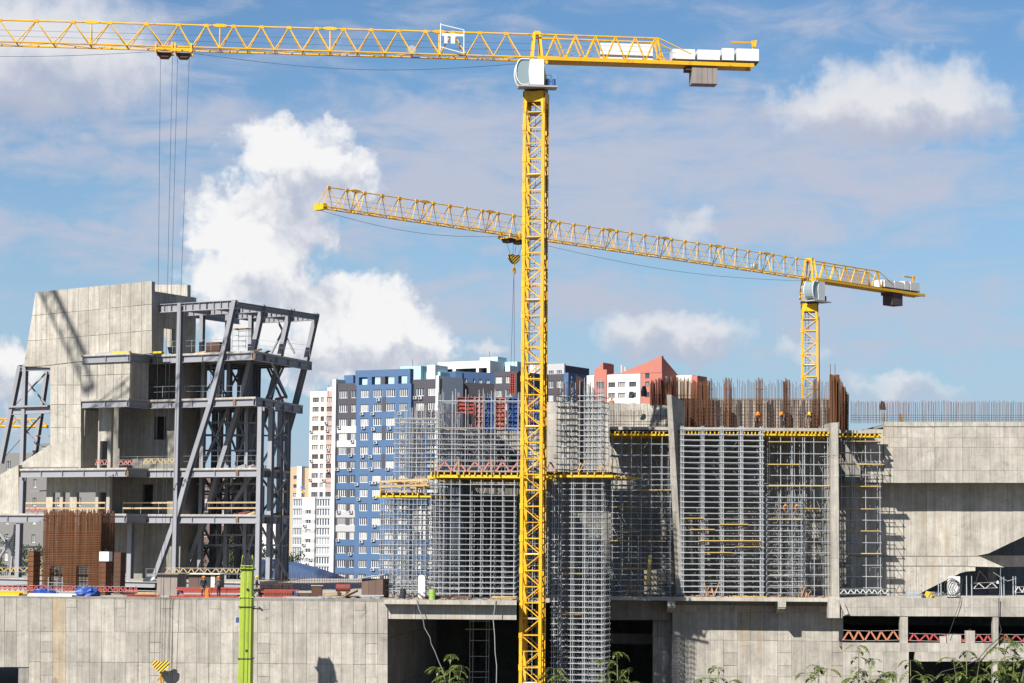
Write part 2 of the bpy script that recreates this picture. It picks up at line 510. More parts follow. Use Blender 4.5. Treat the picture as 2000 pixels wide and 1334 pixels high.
def crane(name, label, base, w, z_top, a_mast, jdir, jlen, jroot, mt, jh=2.1, jw=1.5, panels=None, cj_len=17.5, cab_side=1, hook=None,
          zb=None, group='tower cranes', detail=True, trol=None, mastpan=1.30, leg=.25, simple=False, rise=0.0, ballast=None, sign=None, chord=.12):
    """base (x,y,z0); jdir unit direction of jib (2D); zb: height of the jib's bottom chords"""
    bx, by, bz = base
    root = thing(name, label, 'crane', (bx, by, bz), group)
    lattice_mast(root, bx, by, bz, z_top, w, a_mast, leg, mastpan, mt, ladder=not simple)
    J = V((jdir[0], jdir[1], 0)).normalized(); S = V((-J.y, J.x, 0))
    C = V((bx, by, 0)); Z = V((0, 0, 1))
    ca, sa = math.cos(a_mast), math.sin(a_mast)
    mU = V((ca, -sa, 0)); mN = V((-sa, -ca, 0))
    # collar on the mast top, slewing ring
    b = MB(); h = w / 2 + leg * .55
    for f in range(4):
        d1 = [mN, mU, -mN, -mU][f]; d2 = [mU, -mN, -mU, mN][f]
        c = C + d1 * h
        za, zc = z_top - .9, z_top + .45
        b.prism([c - d2 * h + Z * (za - .5), c - d2 * (h * .72) + Z * (za - .5), c - d2 * (h * .62) + Z * (za + .45), c + d2 * (h * .62) + Z * (za + .45), c + d2 * (h * .72) + Z * (za - .5),
                 c + d2 * h + Z * (za - .5), c + d2 * (h * 1.0) + Z * zc, c - d2 * (h * 1.0) + Z * zc], d1 * -.14)
    b.build('mast_collar', mt, root)
    b = MB(); b.tube(C + Z * (z_top + .42), C + Z * (z_top + .75), w * .62, 20); b.build('slewing_ring', M_DARK, root)
    b = MB(); b.tube(C + Z * (z_top + .75), C + Z * (z_top + 1.0), w * .55, 20); b.build('turntable', mt, root)
    # tower head
    z1 = z_top + 1.0
    ztop = zb + jh + .15
    hw = w * .46
    for i in (-1, 1):
        for j in (-1, 1):
            span(root, 'head_post', C + J * (hw * i) + S * (hw * j) + Z * z1, C + J * (hw * .55 * i) + S * (hw * j * .9) + Z * (zb), .2, .2, mt)
            span(root, 'head_post', C + J * (hw * .55 * i) + S * (hw * j * .9) + Z * zb, C + S * (hw * .5 * j) + J * (hw * .3 * i) + Z * ztop, .2, .2, mt)
        span(root, 'head_brace', C + J * (hw * i) - S * hw + Z * z1, C + J * (hw * .55 * i) + S * hw * .9 + Z * zb, .09, .09, mt)
        span(root, 'head_brace', C + J * (hw * i) + S * hw + Z * z1, C + J * (hw * .55 * i) - S * hw * .9 + Z * zb, .09, .09, mt)
        span(root, 'head_brace', C + J * -hw + S * hw * i + Z * z1, C + J * (hw * .55) + S * hw * .9 * i + Z * zb, .09, .09, mt)
    span(root, 'head_cap', C + S * -hw * .6 + Z * ztop, C + S * hw * .6 + Z * ztop, .5, .3, mt)
    # forward jib: one top chord, two bottom chords, pyramids of diagonals
    panels = panels or [2.2] * int(jlen / 2.2)
    t = jroot
    nodes = [t]
    for p in panels: nodes.append(nodes[-1] + p)
    end = nodes[-1]
    def JB(s, side): return C + J * s + S * (jw / 2 * side) + Z * (zb + .1 + rise * s)
    tap = lambda s: 1.0 - .10 * max(0, (s - jroot) / (end - jroot))
    def JT(s): return C + J * s + Z * (zb + .1 + jh * tap(s) + rise * s)
    ch = chord if not simple else .26
    secs = [0]; 
    for side in (-1, 1):
        pole(root, 'bottom_chord', JB(0, side), JB(end, side), ch * .62, mt)
    pole(root, 'top_chord', JT(0), JT(nodes[-2] + panels[-1] * .5), ch * .62, mt)
    for i in range(len(nodes) - 1):
        m = (nodes[i] + nodes[i + 1]) / 2
        for side in (-1, 1):
            pole(root, 'jib_diagonal', JB(nodes[i], side), JT(m), ch * .40, mt)
            pole(root, 'jib_diagonal', JB(nodes[i + 1], side), JT(m), ch * .40, mt)
        if not simple:
            span(root, 'jib_strut', JB(nodes[i], -1), JB(nodes[i], 1), .09, .09, mt)
            pole(root, 'bottom_brace', JB(nodes[i], -1 if i % 2 else 1), JB(nodes[i + 1], 1 if i % 2 else -1), .035, mt)
            b = MB(); b.prism([JT(m) + J * -.22 - Z * .16, JT(m) + J * .22 - Z * .16, JT(m) + J * .16 + Z * .09, JT(m) + J * -.16 + Z * .09], S * .14)
            b.build('node_plate', mt, root)
            if i % 4 == 2:
                s0 = nodes[i + 1]
                b = MB(); b.prism([JT(s0) + J * -.75, JT(s0) + J * -.3 - Z * .14, JT(s0) + J * .3 - Z * .14, JT(s0) + J * .75, JT(s0) + J * .3 + Z * .13, JT(s0) + J * -.3 + Z * .13], S * .16)
                b.build('chord_joint', mt, root)
                for side in (-1, 1):
                    pole(root, 'joint_post', JB(s0, side), JT(s0), .05, mt)
    if sign:
        s0, s1 = sign
        fr_ = S * (jw / 2 + .25) * (1 if S.y < 0 else -1)
        q0, q1 = JB(s0, 0) + fr_, JB(s1, 0) + fr_
        for (a, za, c, zc_) in ((q0, -.1 + jh * 1.22, q1, jh * .98), (q0, jh * .28, q1, jh * .05), (q0, jh * .05 + .2, q0, jh * 1.22), (q1, jh * .05, q1, jh * .98)):
            span(root, 'sign_frame', a + Z * za, c + Z * zc_, .07, .07, M_WHITE)
        d_ = q1 - q0
        for t0, t1, z0_, z1_ in ((.06, .98, .72, .82), (.16, .30, .42, .72), (.44, .62, .42, .72)):
            b = MB(); b.prism([q0 + d_ * t0 + Z * jh * z0_, q0 + d_ * t1 + Z * jh * z0_, q0 + d_ * t1 + Z * jh * z1_, q0 + d_ * t0 + Z * jh * z1_], fr_.normalized() * .04); b.build('sign_letter_bar', M_WHITE, root)
    # jib tip
    span(root, 'jib_tip', JB(end, -1) + J * -.2, JB(end, 1) + J * -.2, .5, .55, mt)
    if not simple:
        # walkway hand line and trolley rope
        b = MB(); n = 24
        pts = [JB(lerp(.5, end, k / n), 0) + Z * (-.45 - 1.1 * math.sin(math.pi * k / n)) for k in range(n + 1)]
        if trol: 
            pts = [JB(lerp(.8, trol - 1.6, k / n), 0) + Z * (-.35 - .95 * math.sin(math.pi * k / n)) for k in range(n + 1)]
            b2 = MB(); b2.path([JB(lerp(trol + 1.6, end, k / n), 0) + Z * (-.3 - .8 * math.sin(math.pi * k / n)) for k in range(n + 1)], .018); b2.build('trolley_rope', M_ROPE, root)
        b.path(pts, .018)
        b.build('trolley_rope', M_ROPE, root)
        for f in (.35, .62):
            b = MB(); b.path([JB(0, 0) + Z * jh * f, JB(end - 1, 0) + Z * jh * f * .8], .012); b.build('hoist_rope_line', M_ROPE, root)
        # trolley winch inside the jib
        wq = nodes[4]
        b = MB(); b.box((-.5, -.4, 0), (.5, .4, .5))
        b = MB(); b.tube(JB(wq, -.4) + Z * .45, JB(wq, .4) + Z * .45, .36, 14); b.build('trolley_winch', M_GREYP, root)
    # cab
    side = S * (w * .5 + .35) * cab_side
    if not simple:
        cc = C + J * (.95 if cab_side < 0 else .5) + side + Z * (z_top + .8)
        L, Wd, H = 1.9, 1.25, 2.15
        prof = []
        for k in range(9):
            tt = math.pi * (-.5 + k / 8)
            prof.append((L * .5 + .55 * math.cos(tt) - .1, H * .5 + H * .5 * math.sin(tt)))
        pts = [(-L * .5, 0), ] + prof + [(-L * .5, H)]
        b = MB(); b.prism([cc + J * x + Z * z - S * (Wd / 2) for x, z in [(-L * .5, 0), (L * .12, 0), (L * .18, H * .5), (L * .12, H), (-L * .5, H)]], S * Wd)
        cab = b.build('cab', M_WHITE, root)
        b = MB(); b.prism([cc + J * x + Z * z - S * (Wd / 2 - .06) for x, z in [(L * .13, .1), ] + [(x, .1 + z * .92) for x, z in prof] + [(L * .13, H - .08)]], S * (Wd - .12))
        b.build('cab_window', M_GLASS, cab)
        for sg in (-1, 1):
            b = MB(); 
            pp = [cc + J * x + Z * z + S * (sg * Wd / 2) for x, z in prof]
            b.path(pp, .055); b.path([cc + J * L * .15 + S * (sg * Wd / 2) + Z * .02, pp[0]], .055); b.path([cc + J * L * .15 + S * (sg * Wd / 2) + Z * H, pp[-1]], .055)
            b.build('window_frame', M_WHITE, cab)
        b = MB()
        for k in range(5): b.bar(cc + J * (L * .2) + Z * (.5 + .22 * k) - S * (Wd / 2 + .01), cc + J * (L * .2 + .5) + Z * (.5 + .22 * k) - S * (Wd / 2 + .01), .02, .05)
        b.build('window_blind', M_GREYP, cab)
        b = MB(); b.prism([cc + J * x - S * (Wd / 2 + .1) - Z * .18 for x in (-2.1, L * .5 + .2)] + [cc + J * x + S * (Wd / 2 + .1) - Z * .18 for x in (L * .5 + .2, -2.1)], Z * .12)
        b.build('cab_platform', M_GREYP, root)
        for k in range(4):
            q = cc + J * (-2.05 + .36 * k) - S * (Wd / 2 + .05)
            pole(root, 'railing_post', q, q + Z * 1.1, .022, M_GREYP)
        for zz in (.55, 1.1):
            q = cc - S * (Wd / 2 + .05) + Z * zz
            pole(root, 'railing', q + J * -2.1, q + J * -1, .022, M_GREYP)
        b = MB()
        for k in range(2): b.tube(cc + J * (-1.35 - .5 * k) + Z * 0, cc + J * (-1.35 - .5 * k) + Z * .62, .15, 8)
        b.build('slewing_motor', M_BLUEF, root)
    # counter jib
    K = -J
    kw = 1.5
    zc = zb + .05
    tr = cj_len * .62 if not simple else cj_len * .5
    for sd_ in (-1, 1):
        span(root, 'counter_beam', C + S * kw / 2 * sd_ + Z * zc, C + K * cj_len + S * kw / 2 * sd_ + Z * (zc - .1), .2, .32, mt)
        hh = jh * .95
        T0 = C + S * kw / 2 * sd_ + Z * (zc + hh)
        pole(root, 'counter_top_chord', T0, T0 + K * (tr - 1.2) + Z * -.05, .075, mt)
        n = 6
        for k in range(n):
            s0 = lerp(.7, tr - .6, k / n); s1 = lerp(.7, tr - .6, (k + 1) / n); 
            lo0 = C + S * kw / 2 * sd_ + K * s0 + Z * zc; lo1 = C + S * kw / 2 * sd_ + K * s1 + Z * zc
            hi = C + S * kw / 2 * sd_ + K * ((s0 + s1) / 2) + Z * (zc + hh)
            pole(root, 'counter_diagonal', lo0, hi, .065, mt); pole(root, 'counter_diagonal', hi, lo1, .065, mt)
        pole(root, 'counter_post', C + S * kw / 2 * sd_ + K * (tr - .9) + Z * zc, C + S * kw / 2 * sd_ + K * (tr - 1.2) + Z * (zc + hh), .09, mt)
        pole(root, 'counter_tie', C + S * kw / 2 * sd_ + K * (tr - 1.2) + Z * (zc + hh), C + S * kw / 2 * sd_ + K * (tr + 1.6) + Z * (zc + .75), .05, mt)
        if not simple:
            for zz in (.5, .95):
                pole(root, 'handrail', C + S * (kw / 2 + .35) * sd_ + K * .8 + Z * (zc + zz + .2), C + S * (kw / 2 + .35) * sd_ + K * tr + Z * (zc + zz + .2), .018, M_GREYP)
    for k in range(9):
        s = lerp(.6, cj_len - .2, k / 8)
        span(root, 'counter_strut', C + K * s - S * kw / 2 + Z * zc, C + K * s + S * kw / 2 + Z * zc, .15, .2, mt)
    b = MB(); b.prism([C + K * 1 - S * kw * .5 + Z * (zc - .22), C + K * 1 + S * kw * .5 + Z * (zc - .22), C + K * cj_len * .97 + S * kw * .5 + Z * (zc - .28), C + K * cj_len * .97 - S * kw * .5 + Z * (zc - .28)], Z * .03)
    b.build('walkway_grating', M_YELD, root)
    if not simple:
        # white advertising banner (blank), machinery boxes, ballast, davit
        b = MB(); q = C - S * cab_side * -1 * (kw / 2 + .1)
        q = C + S * (kw / 2 + .12) * (-1 if S.y > 0 else 1)
        q0 = C + S * (kw / 2 - .2) * (1 if S.y > 0 else -1)
        b.prism([q0 + K * (tr * .48) + Z * (zc + .25), q0 + K * (tr * .97 - 1.1) + Z * (zc + .25), q0 + K * (tr * .97 - 1.1) + Z * (zc + jh * .82), q0 + K * (tr * .48) + Z * (zc + jh * .82)], S * .05)
        b.build('banner', M_WHITE, root)
        s = tr
        for k, (l, hgt, dz) in enumerate(((2.0, .85, .28), (2.0, .85, .28), (1.1, 1.02, .3), (2.0, 1.02, .3))):
            bb = MB()
            a0 = C + K * (s + .05) + Z * (zc + dz); a1 = C + K * (s + l - .05) + Z * (zc + dz)
            bb.prism([a0 - S * .75, a1 - S * .75, a1 + S * .75, a0 + S * .75], Z * hgt)
            o = bb.build('machinery_box', M_WHITE, root)
            bb = MB(); bb.prism([a0 - S * .8 - Z * .12, a1 - S * .8 - Z * .12, a1 + S * .8 - Z * .12, a0 + S * .8 - Z * .12], Z * .11)
            bb.build('box_base', M_DARK, o)
            s += l + .12
        endk = s
        q = C + K * (endk - .5)
        pole(root, 'davit_post', q + Z * (zc + 1.2), q + Z * (zc + 2.0), .09, mt)
        span(root, 'davit_arm', q + J * -.15 + Z * (zc + 2.02), q + J * 1.9 + Z * (zc + 2.0), .14, .16, M_YELD)
        b = MB(); b.prism([q + J * -.3 + Z * (zc + 2.25), q + J * .2 + Z * (zc + 2.15), q + J * .1 + Z * (zc + 1.65), q + J * -.2 + Z * (zc + 1.65)], S * .15); b.build('davit_head', mt, root)
        s = tr + 1.7
        for k in range(5):
            bb = MB(); a0 = C + K * (s + .44 * k) ; a1 = C + K * (s + .44 * k + .42)
            bb.prism([a0 - S * .68 + Z * (zc - 1.75), a1 - S * .68 + Z * (zc - 1.75), a1 + S * .68 + Z * (zc - 1.75), a0 + S * .68 + Z * (zc - 1.75)], Z * 1.45)
            bb.build('counterweight_slab', ballast or M_CONCB, root)
        bb = MB(); a0 = C + K * (s - .5); a1 = C + K * (s)
        bb.prism([a0 - S * .6 + Z * (zc - .62), a1 - S * .6 + Z * (zc - .62), a1 + S * .6 + Z * (zc - .62), a0 + S * .6 + Z * (zc - .62)], Z * .4); bb.build('ballast_hanger', M_RUSTD, root)
    else:
        b = MB(); s = cj_len * .7; a0 = C + K * s; a1 = C + K * (s + 3)
        b.prism([a0 - S * .7 + Z * (zc - 1.6), a1 - S * .7 + Z * (zc - 1.6), a1 + S * .7 + Z * (zc - 1.6), a0 + S * .7 + Z * (zc - 1.6)], Z * 1.4); b.build('counterweight', M_CONCB, root)
    # trolley + ropes + hook block
    if trol:
        for q in (-.78, .78):
            c = JB(trol + q, 0)
            b = MB()
            for sd_ in (-1, 1):
                b.bar(c + S * (jw / 2 + .12) * sd_ + J * -.7 - Z * .2, c + S * (jw / 2 + .12) * sd_ + J * .7 - Z * .2, .1, .14)
                for e in (-.66, .66):
                    b.bar(c + S * (jw / 2 + .12) * sd_ + J * e + Z * .3, c + S * (jw / 2 + .12) * sd_ + J * e - Z * .42, .12, .12)
            b.bar(c - S * (jw / 2 + .1) + J * -.6 - Z * .4, c + S * (jw / 2 + .1) + J * -.6 - Z * .4, .1, .14)
            b.bar(c - S * (jw / 2 + .1) + J * .6 - Z * .4, c + S * (jw / 2 + .1) + J * .6 - Z * .4, .1, .14)
            b.build('trolley_frame', mt, root)
            b = MB(); b.prism([c + J * -.62 - S * .5 - Z * .42, c + J * .62 - S * .5 - Z * .42, c + J * .32 - S * .5 - Z * .82, c + J * -.32 - S * .5 - Z * .82], S * 1.0)
            b.build('trolley_sheave_box', M_RUSTD, root)
        hz = hook
        tops = (-1.25, -.3, .12, 1.1)
        bots = (-.55, -.08, .12, .5)
        for tt, bb_ in zip(tops, bots):
            pole(root, 'hoist_rope', JB(trol + tt, 0) - Z * .75, JB(trol + bb_, 0) + Z * (hz + .35 - JB(trol, 0).z), .017, M_ROPE)
        c = JB(trol, 0); c.z = hz
        b = MB()
        for sg in (-.2, .08):
            b.prism([c + J * -.68 + Z * .42 + S * sg, c + J * -.5 + Z * .5 + S * sg, c + J * .02 + Z * .36 + S * sg, c + J * .45 + Z * .52 + S * sg, c + J * .66 + Z * .4 + S * sg, c + J * .62 + Z * 0 + S * sg, c + J * .2 - Z * .4 + S * sg, c + J * -.12 - Z * .42 + S * sg, c + J * -.62 - Z * .02 + S * sg], S * .12)
        hb = b.build('hook_block', M_STRIPE, root)
        pole(root, 'hook_shank', c - Z * .35, c - Z * .8, .09, M_YELD)
        b = MB(); pts = [c - Z * .75]
        for k in range(9):
            t2 = math.pi * (1.0 - k / 8 * 1.45)
            pts.append(c - Z * 1.15 + J * (.24 * math.cos(t2 + 1.4)) + Z * (.28 * math.sin(t2 + 1.4)))
        b.path(pts, .07, 6); b.build('hook', M_YELD, root)
    return root, JB
M_CONCB = mat('ballast_concrete', (0.210, 0.185, 0.175), .9, 0, .15, 1.5, .06, streak=.06)
M_BALL2 = mat('ballast_dark', (0.081, 0.052, 0.056), .8, 0, .25, 1.5, .12)
def stripe_mat():
    m = bpy.data.materials.new('hazard_stripe'); m.use_nodes = True
    T = NT(m.node_tree); out = T.new('ShaderNodeOutputMaterial'); b = T.new('ShaderNodeBsdfPrincipled'); T.l.new(b.outputs[0], out.inputs[0])
    x, y, z = T.sep(T.new('ShaderNodeNewGeometry').outputs['Position'])
    s = T.m('FRACT', T.m('MULTIPLY', T.m('SUBTRACT', z, x), 3.4))
    T.l.new(T.mix(T.m('GREATER_THAN', s, .5), (.8, .48, .02), (.03, .028, .028)), b.inputs['Base Color'])
    b.inputs['Roughness'].default_value = .55
    return m
M_STRIPE = stripe_mat()
# main crane in front ------------------------------------------------------
Y1 = 182.0
mb_ = P(1038, 1334, Y1)
z_mtop = P(1047, 192, Y1).z
zj = P(1045, 118, Y1).z
jd = V((-1, -.10, 0)).normalized()
pan1 = [2.27] * 13 + [2.98] * 10
trol1 = 30.1
hook1 = P(316, 1302, Y1 - 3.0).z
crane('tower_crane', 'large yellow tower crane in front whose jib crosses the whole top of the picture', (mb_.x + .05, Y1, 0), 1.60, z_mtop, math.radians(12), jd, 55, 1.4, M_YEL, panels=pan1,
      jh=2.12, jw=1.5, cj_len=18.4, cab_side=(1 if V((-jd.y, jd.x, 0)).y < 0 else -1), trol=trol1, hook=hook1, zb=zj, sign=(8.15, 6.2))
# second crane, behind the frame on the right ------------------------------
Y2 = 252.0
m2 = P(1582, 775, Y2)
z2t = P(1582, 602, Y2).z
z2j = P(1590, 546, Y2).z
tip = P(623, 400, 199.0)
j2 = V((tip.x - m2.x, tip.y - m2.y, 0)); l2 = j2.length; j2.normalize()
hk = P(1006, 516, 221).z
# where the trolley stands on the jib
best = min(range(0, 760), key=lambda k: abs((lambda q: (1000 + q.x / q.y * FPX))(V((m2.x, m2.y, 0)) + j2 * (k / 10)) - 1003))
crane('tower_crane', 'smaller yellow tower crane standing behind the rebar, hoisting a red formwork panel', (m2.x, Y2, 0), 1.72, z2t, math.radians(8), j2, l2, 1.4, M_YEL, panels=[(l2 - 1.4) / 33] * 33,
      jh=2.15, jw=1.3, cj_len=22.3, cab_side=(1 if V((-j2.y, j2.x, 0)).y < 0 else -1), trol=best / 10, hook=hk, zb=z2j, ballast=M_BALL2, chord=.092)
CR2_T = (V((m2.x, m2.y, 0)) + j2 * (best / 10), hk)
# far jib behind the left concrete tower -----------------------------------
pz = P(40, 833, 420)
crane('tower_crane', 'distant yellow crane jib seen through the left end of the steel frame', (pz.x - 30, 424, 0), 1.8, pz.z - 3, 0.1, (1, -.06), 40, 1.2, M_YEL, panels=[2.4] * 14, jh=1.55, jw=1.4, cj_len=14, zb=pz.z, simple=True)
# crane out of frame on the left: only its jib's shadow on the concrete shows
crane('tower_crane', 'crane beyond the left edge whose lattice jib casts a shadow on the concrete wall', (-67.6, 232, 0), 1.9, 76.5, 0.1, (-.066, -1), 70, 1.4, M_YEL, panels=[2.3] * 33, jh=2.0, jw=1.5, cj_len=16, zb=80.5, simple=True)
# ================================================================== podium: deck, retaining walls, openings
def px_x(px, Y, py=1170): return P(px, py, Y).x
xa, xb, xc = px_x(-700, 181), px_x(752, 181), px_x(1074, 186)
xd = px_x(1009, 179.3)
b = MB()
b.prism([(xa, 180.35, ZD), (xb, 180.35, ZD), (xb, 179.3, ZD), (xd, 179.3, ZD), (xd, 186.5, ZD), (xc, 186.5, ZD), (xc, 195, ZD), (px_x(1646, 195), 195, ZD), (px_x(1646, 195), 195.3, ZD), (70, 195.3, ZD), (70, 262, ZD), (xa, 262, ZD)][::-1], V((0, 0, -.34)))
setp(b.build('site_deck', M_CONC2), kind='structure')
# --- left retaining wall, cast in two lifts of panels
rw = thing('retaining_wall', 'long pale concrete retaining wall below the left deck, with shuttering joints and stains', 'wall', (F180.W(-18, 0, 0)))
def top_l(x): return 1168 + x * .0107
b = MB()
u = lambda x, y: F180.uz(x, y)
zt = ZD + .02
uL, uR = u(-700, 1170)[0], u(757, 1176)[0]
uw, zw = u(36, 1303)
uw0 = u(-70, 1303)[0]
b.prism([F180.W(q, -.06, z) for q, z in ((uL, 0), (uw0, 0), (uw0, zw), (uw, zw), (uw, 0), (uR, 0), (uR, zt), (uL, zt))], F180.N * -.5)
b.build('wall_core', M_CONCSHADE, rw)
j1 = lambda x: 1233 + x * .006
j2 = lambda x: 1292 + x * .008
x = -180.0; k = 0
M_CONCST = concrete('concrete_rust_stained', (.35, .295, .215), .05, .3)
while x < 752:
    w = random.choice((22.5, 23.5, 24, 24, 25))
    x1 = min(x + w, 757)
    mt = M_CONCST if 94 < (x + x1) / 2 < 124 else M_CONC
    hi = 1170.5 + .0107 * x
    # ledge notches: every third panel of the top lift carries a pocket
    o = cell(rw, 'concrete_panel', F180, jit(), [(x, top_l(x)), (x1, top_l(x1)), (x1, j1(x1)), (x, j1(x))], .07, mt)
    if k % 4 == 1 and x > 110:
        cell(rw, 'pocket_patch', F180, .026, [(x + 1, top_l(x) + 1), (x1 - 1, top_l(x1) + 1), (x1 - 1, top_l(x) + 17), (x + 1, top_l(x) + 17)], .04, M_CONC)
    if not (x < 36):
        y2 = 1334 + 90
        if k % 9 == 2:
            ys = [j1(x)] + [j1(x) + 20 * q for q in (1, 2, 3)] + [j1(x) + 85, y2 + 40]
        else:
            ys = [j1(x), j2(x), y2 + 40]
        for a, c in zip(ys[:-1], ys[1:]):
            cell(rw, 'concrete_panel', F180, jit() + .01, [(x, a), (x1, a), (x1, c), (x, c)], .07, mt)
    else:
        cell(rw, 'concrete_panel', F180, jit() + .01, [(x, j1(x)), (x1, j1(x)), (x1, 1303), (x, 1303)], .07, mt)
    x = x1; k += 1
# --- opening under the middle left deck
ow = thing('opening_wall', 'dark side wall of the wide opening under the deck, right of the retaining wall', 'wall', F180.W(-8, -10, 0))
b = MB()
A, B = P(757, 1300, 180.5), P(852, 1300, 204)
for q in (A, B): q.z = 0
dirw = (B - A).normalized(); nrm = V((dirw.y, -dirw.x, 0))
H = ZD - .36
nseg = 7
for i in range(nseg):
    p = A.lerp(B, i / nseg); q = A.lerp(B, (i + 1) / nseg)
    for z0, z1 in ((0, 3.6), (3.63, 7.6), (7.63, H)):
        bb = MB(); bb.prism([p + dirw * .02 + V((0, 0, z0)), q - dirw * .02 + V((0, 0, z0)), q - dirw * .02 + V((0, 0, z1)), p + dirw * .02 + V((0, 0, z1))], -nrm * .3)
        bb.build('concrete_panel', M_CONCSHADE, ow)
b = MB(); b.prism([A + V((0, 0, 0)) - nrm * .1, B - nrm * .1, B - nrm * .1 + V((0, 0, H)), A - nrm * .1 + V((0, 0, H))], -nrm * .4); b.build('wall_core', M_CONCSHADE, ow)
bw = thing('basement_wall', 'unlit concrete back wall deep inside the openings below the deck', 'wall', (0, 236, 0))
b = MB(); b.box((-30, 236, 0), (70, 236.5, ZD - .36)); b.build('wall_face', M_CONCSHADE, bw)
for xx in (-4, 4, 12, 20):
    span(bw, 'pilaster', (xx, 235.9, 0), (xx, 235.9, ZD - .36), .8, .5, M_CONCSHADE)
eb = thing('edge_beam', 'concrete beam under the deck edge left of the main crane mast, its top in shadow', 'beam', P(880, 1195, 180.6))
xs = [753, 812, 871, 930, 1009]
for i in range(4):
    b = MB()
    p0, p1 = P(xs[i], 1190, 180.35), P(xs[i + 1], 1190, 180.35)
    b.box((p0.x + .01, 180.15, P(800, 1209, 180).z), (p1.x - .01, 180.75, ZD - .345)); b.build('beam_segment', M_CONC2, eb)
# inner columns and stair scaffold seen in the dark opening
ic = thing('basement_column', 'square concrete column in the dark opening behind the main mast', 'column', P(1062, 1334, 196))
q = P(1054, 1334, 196); q.z = 0
span(ic, 'shaft', q, q + V((0, 0, ZD - .37)), .8, .8, M_CONCSHADE, up=V((0, 1, 0)))
span(ic, 'base_block', q, q + V((0, 0, .5)), 1.1, 1.1, M_CONCSHADE, up=V((0, 1, 0)))
# --- middle wall right of the scaffold tower
mw = thing('basement_wall', 'sunlit concrete wall below the deck, right of the dark doorway, with a shadow band on top', 'wall', F195.W(20, -2.6, 0))
FM = Frame(1000, 1045, 197.7)
b = MB()
u0, u1 = FM.u(1313, 1250), FM.u(1647, 1250)
b.fbox(FM, u0, u1, -.06, -.7, 0, ZD - .36); b.build('wall_core', M_CONCSHADE, mw)
x = 1313
k = 0
while x < 1640:
    x1 = x + random.choice((24, 25, 26, 27))
    if x1 > 1630: x1 = 1647
    zz = [1176 + (x - 1300) * .01, 1196, 1249 + (x - 1300) * .012, 1320, 1420] if k % 4 else [1186, 1249 + (x - 1300) * .012, 1275, 1300, 1322, 1420]
    zz[0] = 1181 + (x - 1313) * .008
    for a, c in zip(zz[:-1], zz[1:]):
        cell(mw, 'concrete_panel', FM, jit(), [(x, a), (x1, a), (x1, c), (x, c)], .07, M_CONC)
    x = x1; k += 1
# doorway lintel, pier
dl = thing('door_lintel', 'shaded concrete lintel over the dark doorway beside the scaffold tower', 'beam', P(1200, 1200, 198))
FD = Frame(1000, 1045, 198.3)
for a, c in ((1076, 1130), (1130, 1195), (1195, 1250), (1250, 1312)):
    cell(dl, 'beam_segment', FD, 0, [(a, 1173), (c, 1173), (c, 1211 if a > 1100 else 1225), (a, 1211 if a > 1100 else 1225)], .8, M_CONCSHADE, .02)
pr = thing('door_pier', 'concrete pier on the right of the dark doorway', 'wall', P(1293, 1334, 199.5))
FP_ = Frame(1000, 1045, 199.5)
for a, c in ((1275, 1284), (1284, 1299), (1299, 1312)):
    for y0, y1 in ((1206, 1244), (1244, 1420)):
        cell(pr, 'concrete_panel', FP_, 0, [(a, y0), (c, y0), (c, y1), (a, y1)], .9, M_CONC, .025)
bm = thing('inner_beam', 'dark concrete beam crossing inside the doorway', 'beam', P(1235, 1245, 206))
b = MB(); p0 = P(1150, 1257, 206); p1 = P(1310, 1238, 206); b.box((p0.x, 206, p0.z), (p1.x, 206.6, p1.z)); b.build('beam_segment', M_CONCSHADE, bm)
# deck brackets
for px_, lab in ((1311, 'stubby concrete bracket under the deck edge above the door pier'), (1527, 'stubby concrete bracket under the deck edge near the right column')):
    c = P(px_, 1176, 195.0)
    br = thing('deck_bracket', lab, 'bracket', c, 'brackets under the deck edge')
    b = MB(); z0 = ZD - .34
    b.prism([(c.x - .3, 195.05, z0), (c.x - .3, 195.05, z0 - .62), (c.x - .3, 195.6, z0 - .75), (c.x - .3, 197.6, z0 - 1.15), (c.x - .3, 197.6, z0)], V((.62, 0, 0)))
    b.build('corbel', M_CONC2, br)
    b = MB(); b.box((c.x - .34, 194.98, z0 - .5), (c.x + .36, 195.1, z0 - .003)); b.build('end_plate', M_CONC2, br)
# corbel pillar head between middle and right
ch_ = thing('corner_pillar', 'concrete corner block hanging at the joint between middle deck and right hall', 'column', P(1632, 1190, 194.6))
FC = Frame(1000, 1045, 194.6)
cell(ch_, 'block', FC, 0, [(1618, 1166), (1640, 1166), (1640, 1207), (1618, 1207)], 1.0, M_CONC2, 0)
cell(ch_, 'block', FC, -.3, [(1640.5, 1188), (1645, 1188), (1645, 1207), (1640.5, 1207)], .9, M_CONC2, 0)
b = MB(); b.bar(P(1641, 1170, 194.5), P(1653, 1200, 194.5), .5, .35); b.build('strut', M_CONC2, ch_)
# --- right hall: spandrel, columns, lower spandrel
rh = thing('parking_hall', 'right-hand concrete hall with low dark openings and square columns', 'building', F195.W(38, 0, 0))
FR = Frame(1000, 1045, 195.0)
x = 1646; xs = []
while x < 2160: xs.append(x); x += random.choice((25, 27, 29))
xs.append(2160)
for a, c in zip(xs[:-1], xs[1:]):
    cell(rh, 'concrete_panel', FR, jit(), [(a, 1168), (c, 1168), (c, 1186), (a, 1186)], .5, M_CONC, .015)
    cell(rh, 'concrete_panel', FR, jit() * .5, [(a, 1186), (c, 1186), (c, 1203 + (a - 1650) * .005), (a, 1203 + (a - 1650) * .005)], .5, M_CONC, .015)
for a, c in ((1758, 1773), (1939, 1950), (2100, 2112)):
    cell(rh, 'column', FR, -.06, [(a, 1203), (c, 1203), (c, 1257), (a, 1257)], .6, M_CONC, 0)
    cell(rh, 'column', FR, -.06, [(a, 1293), (c, 1293), (c, 1440), (a, 1440)], .6, M_CONC, 0)
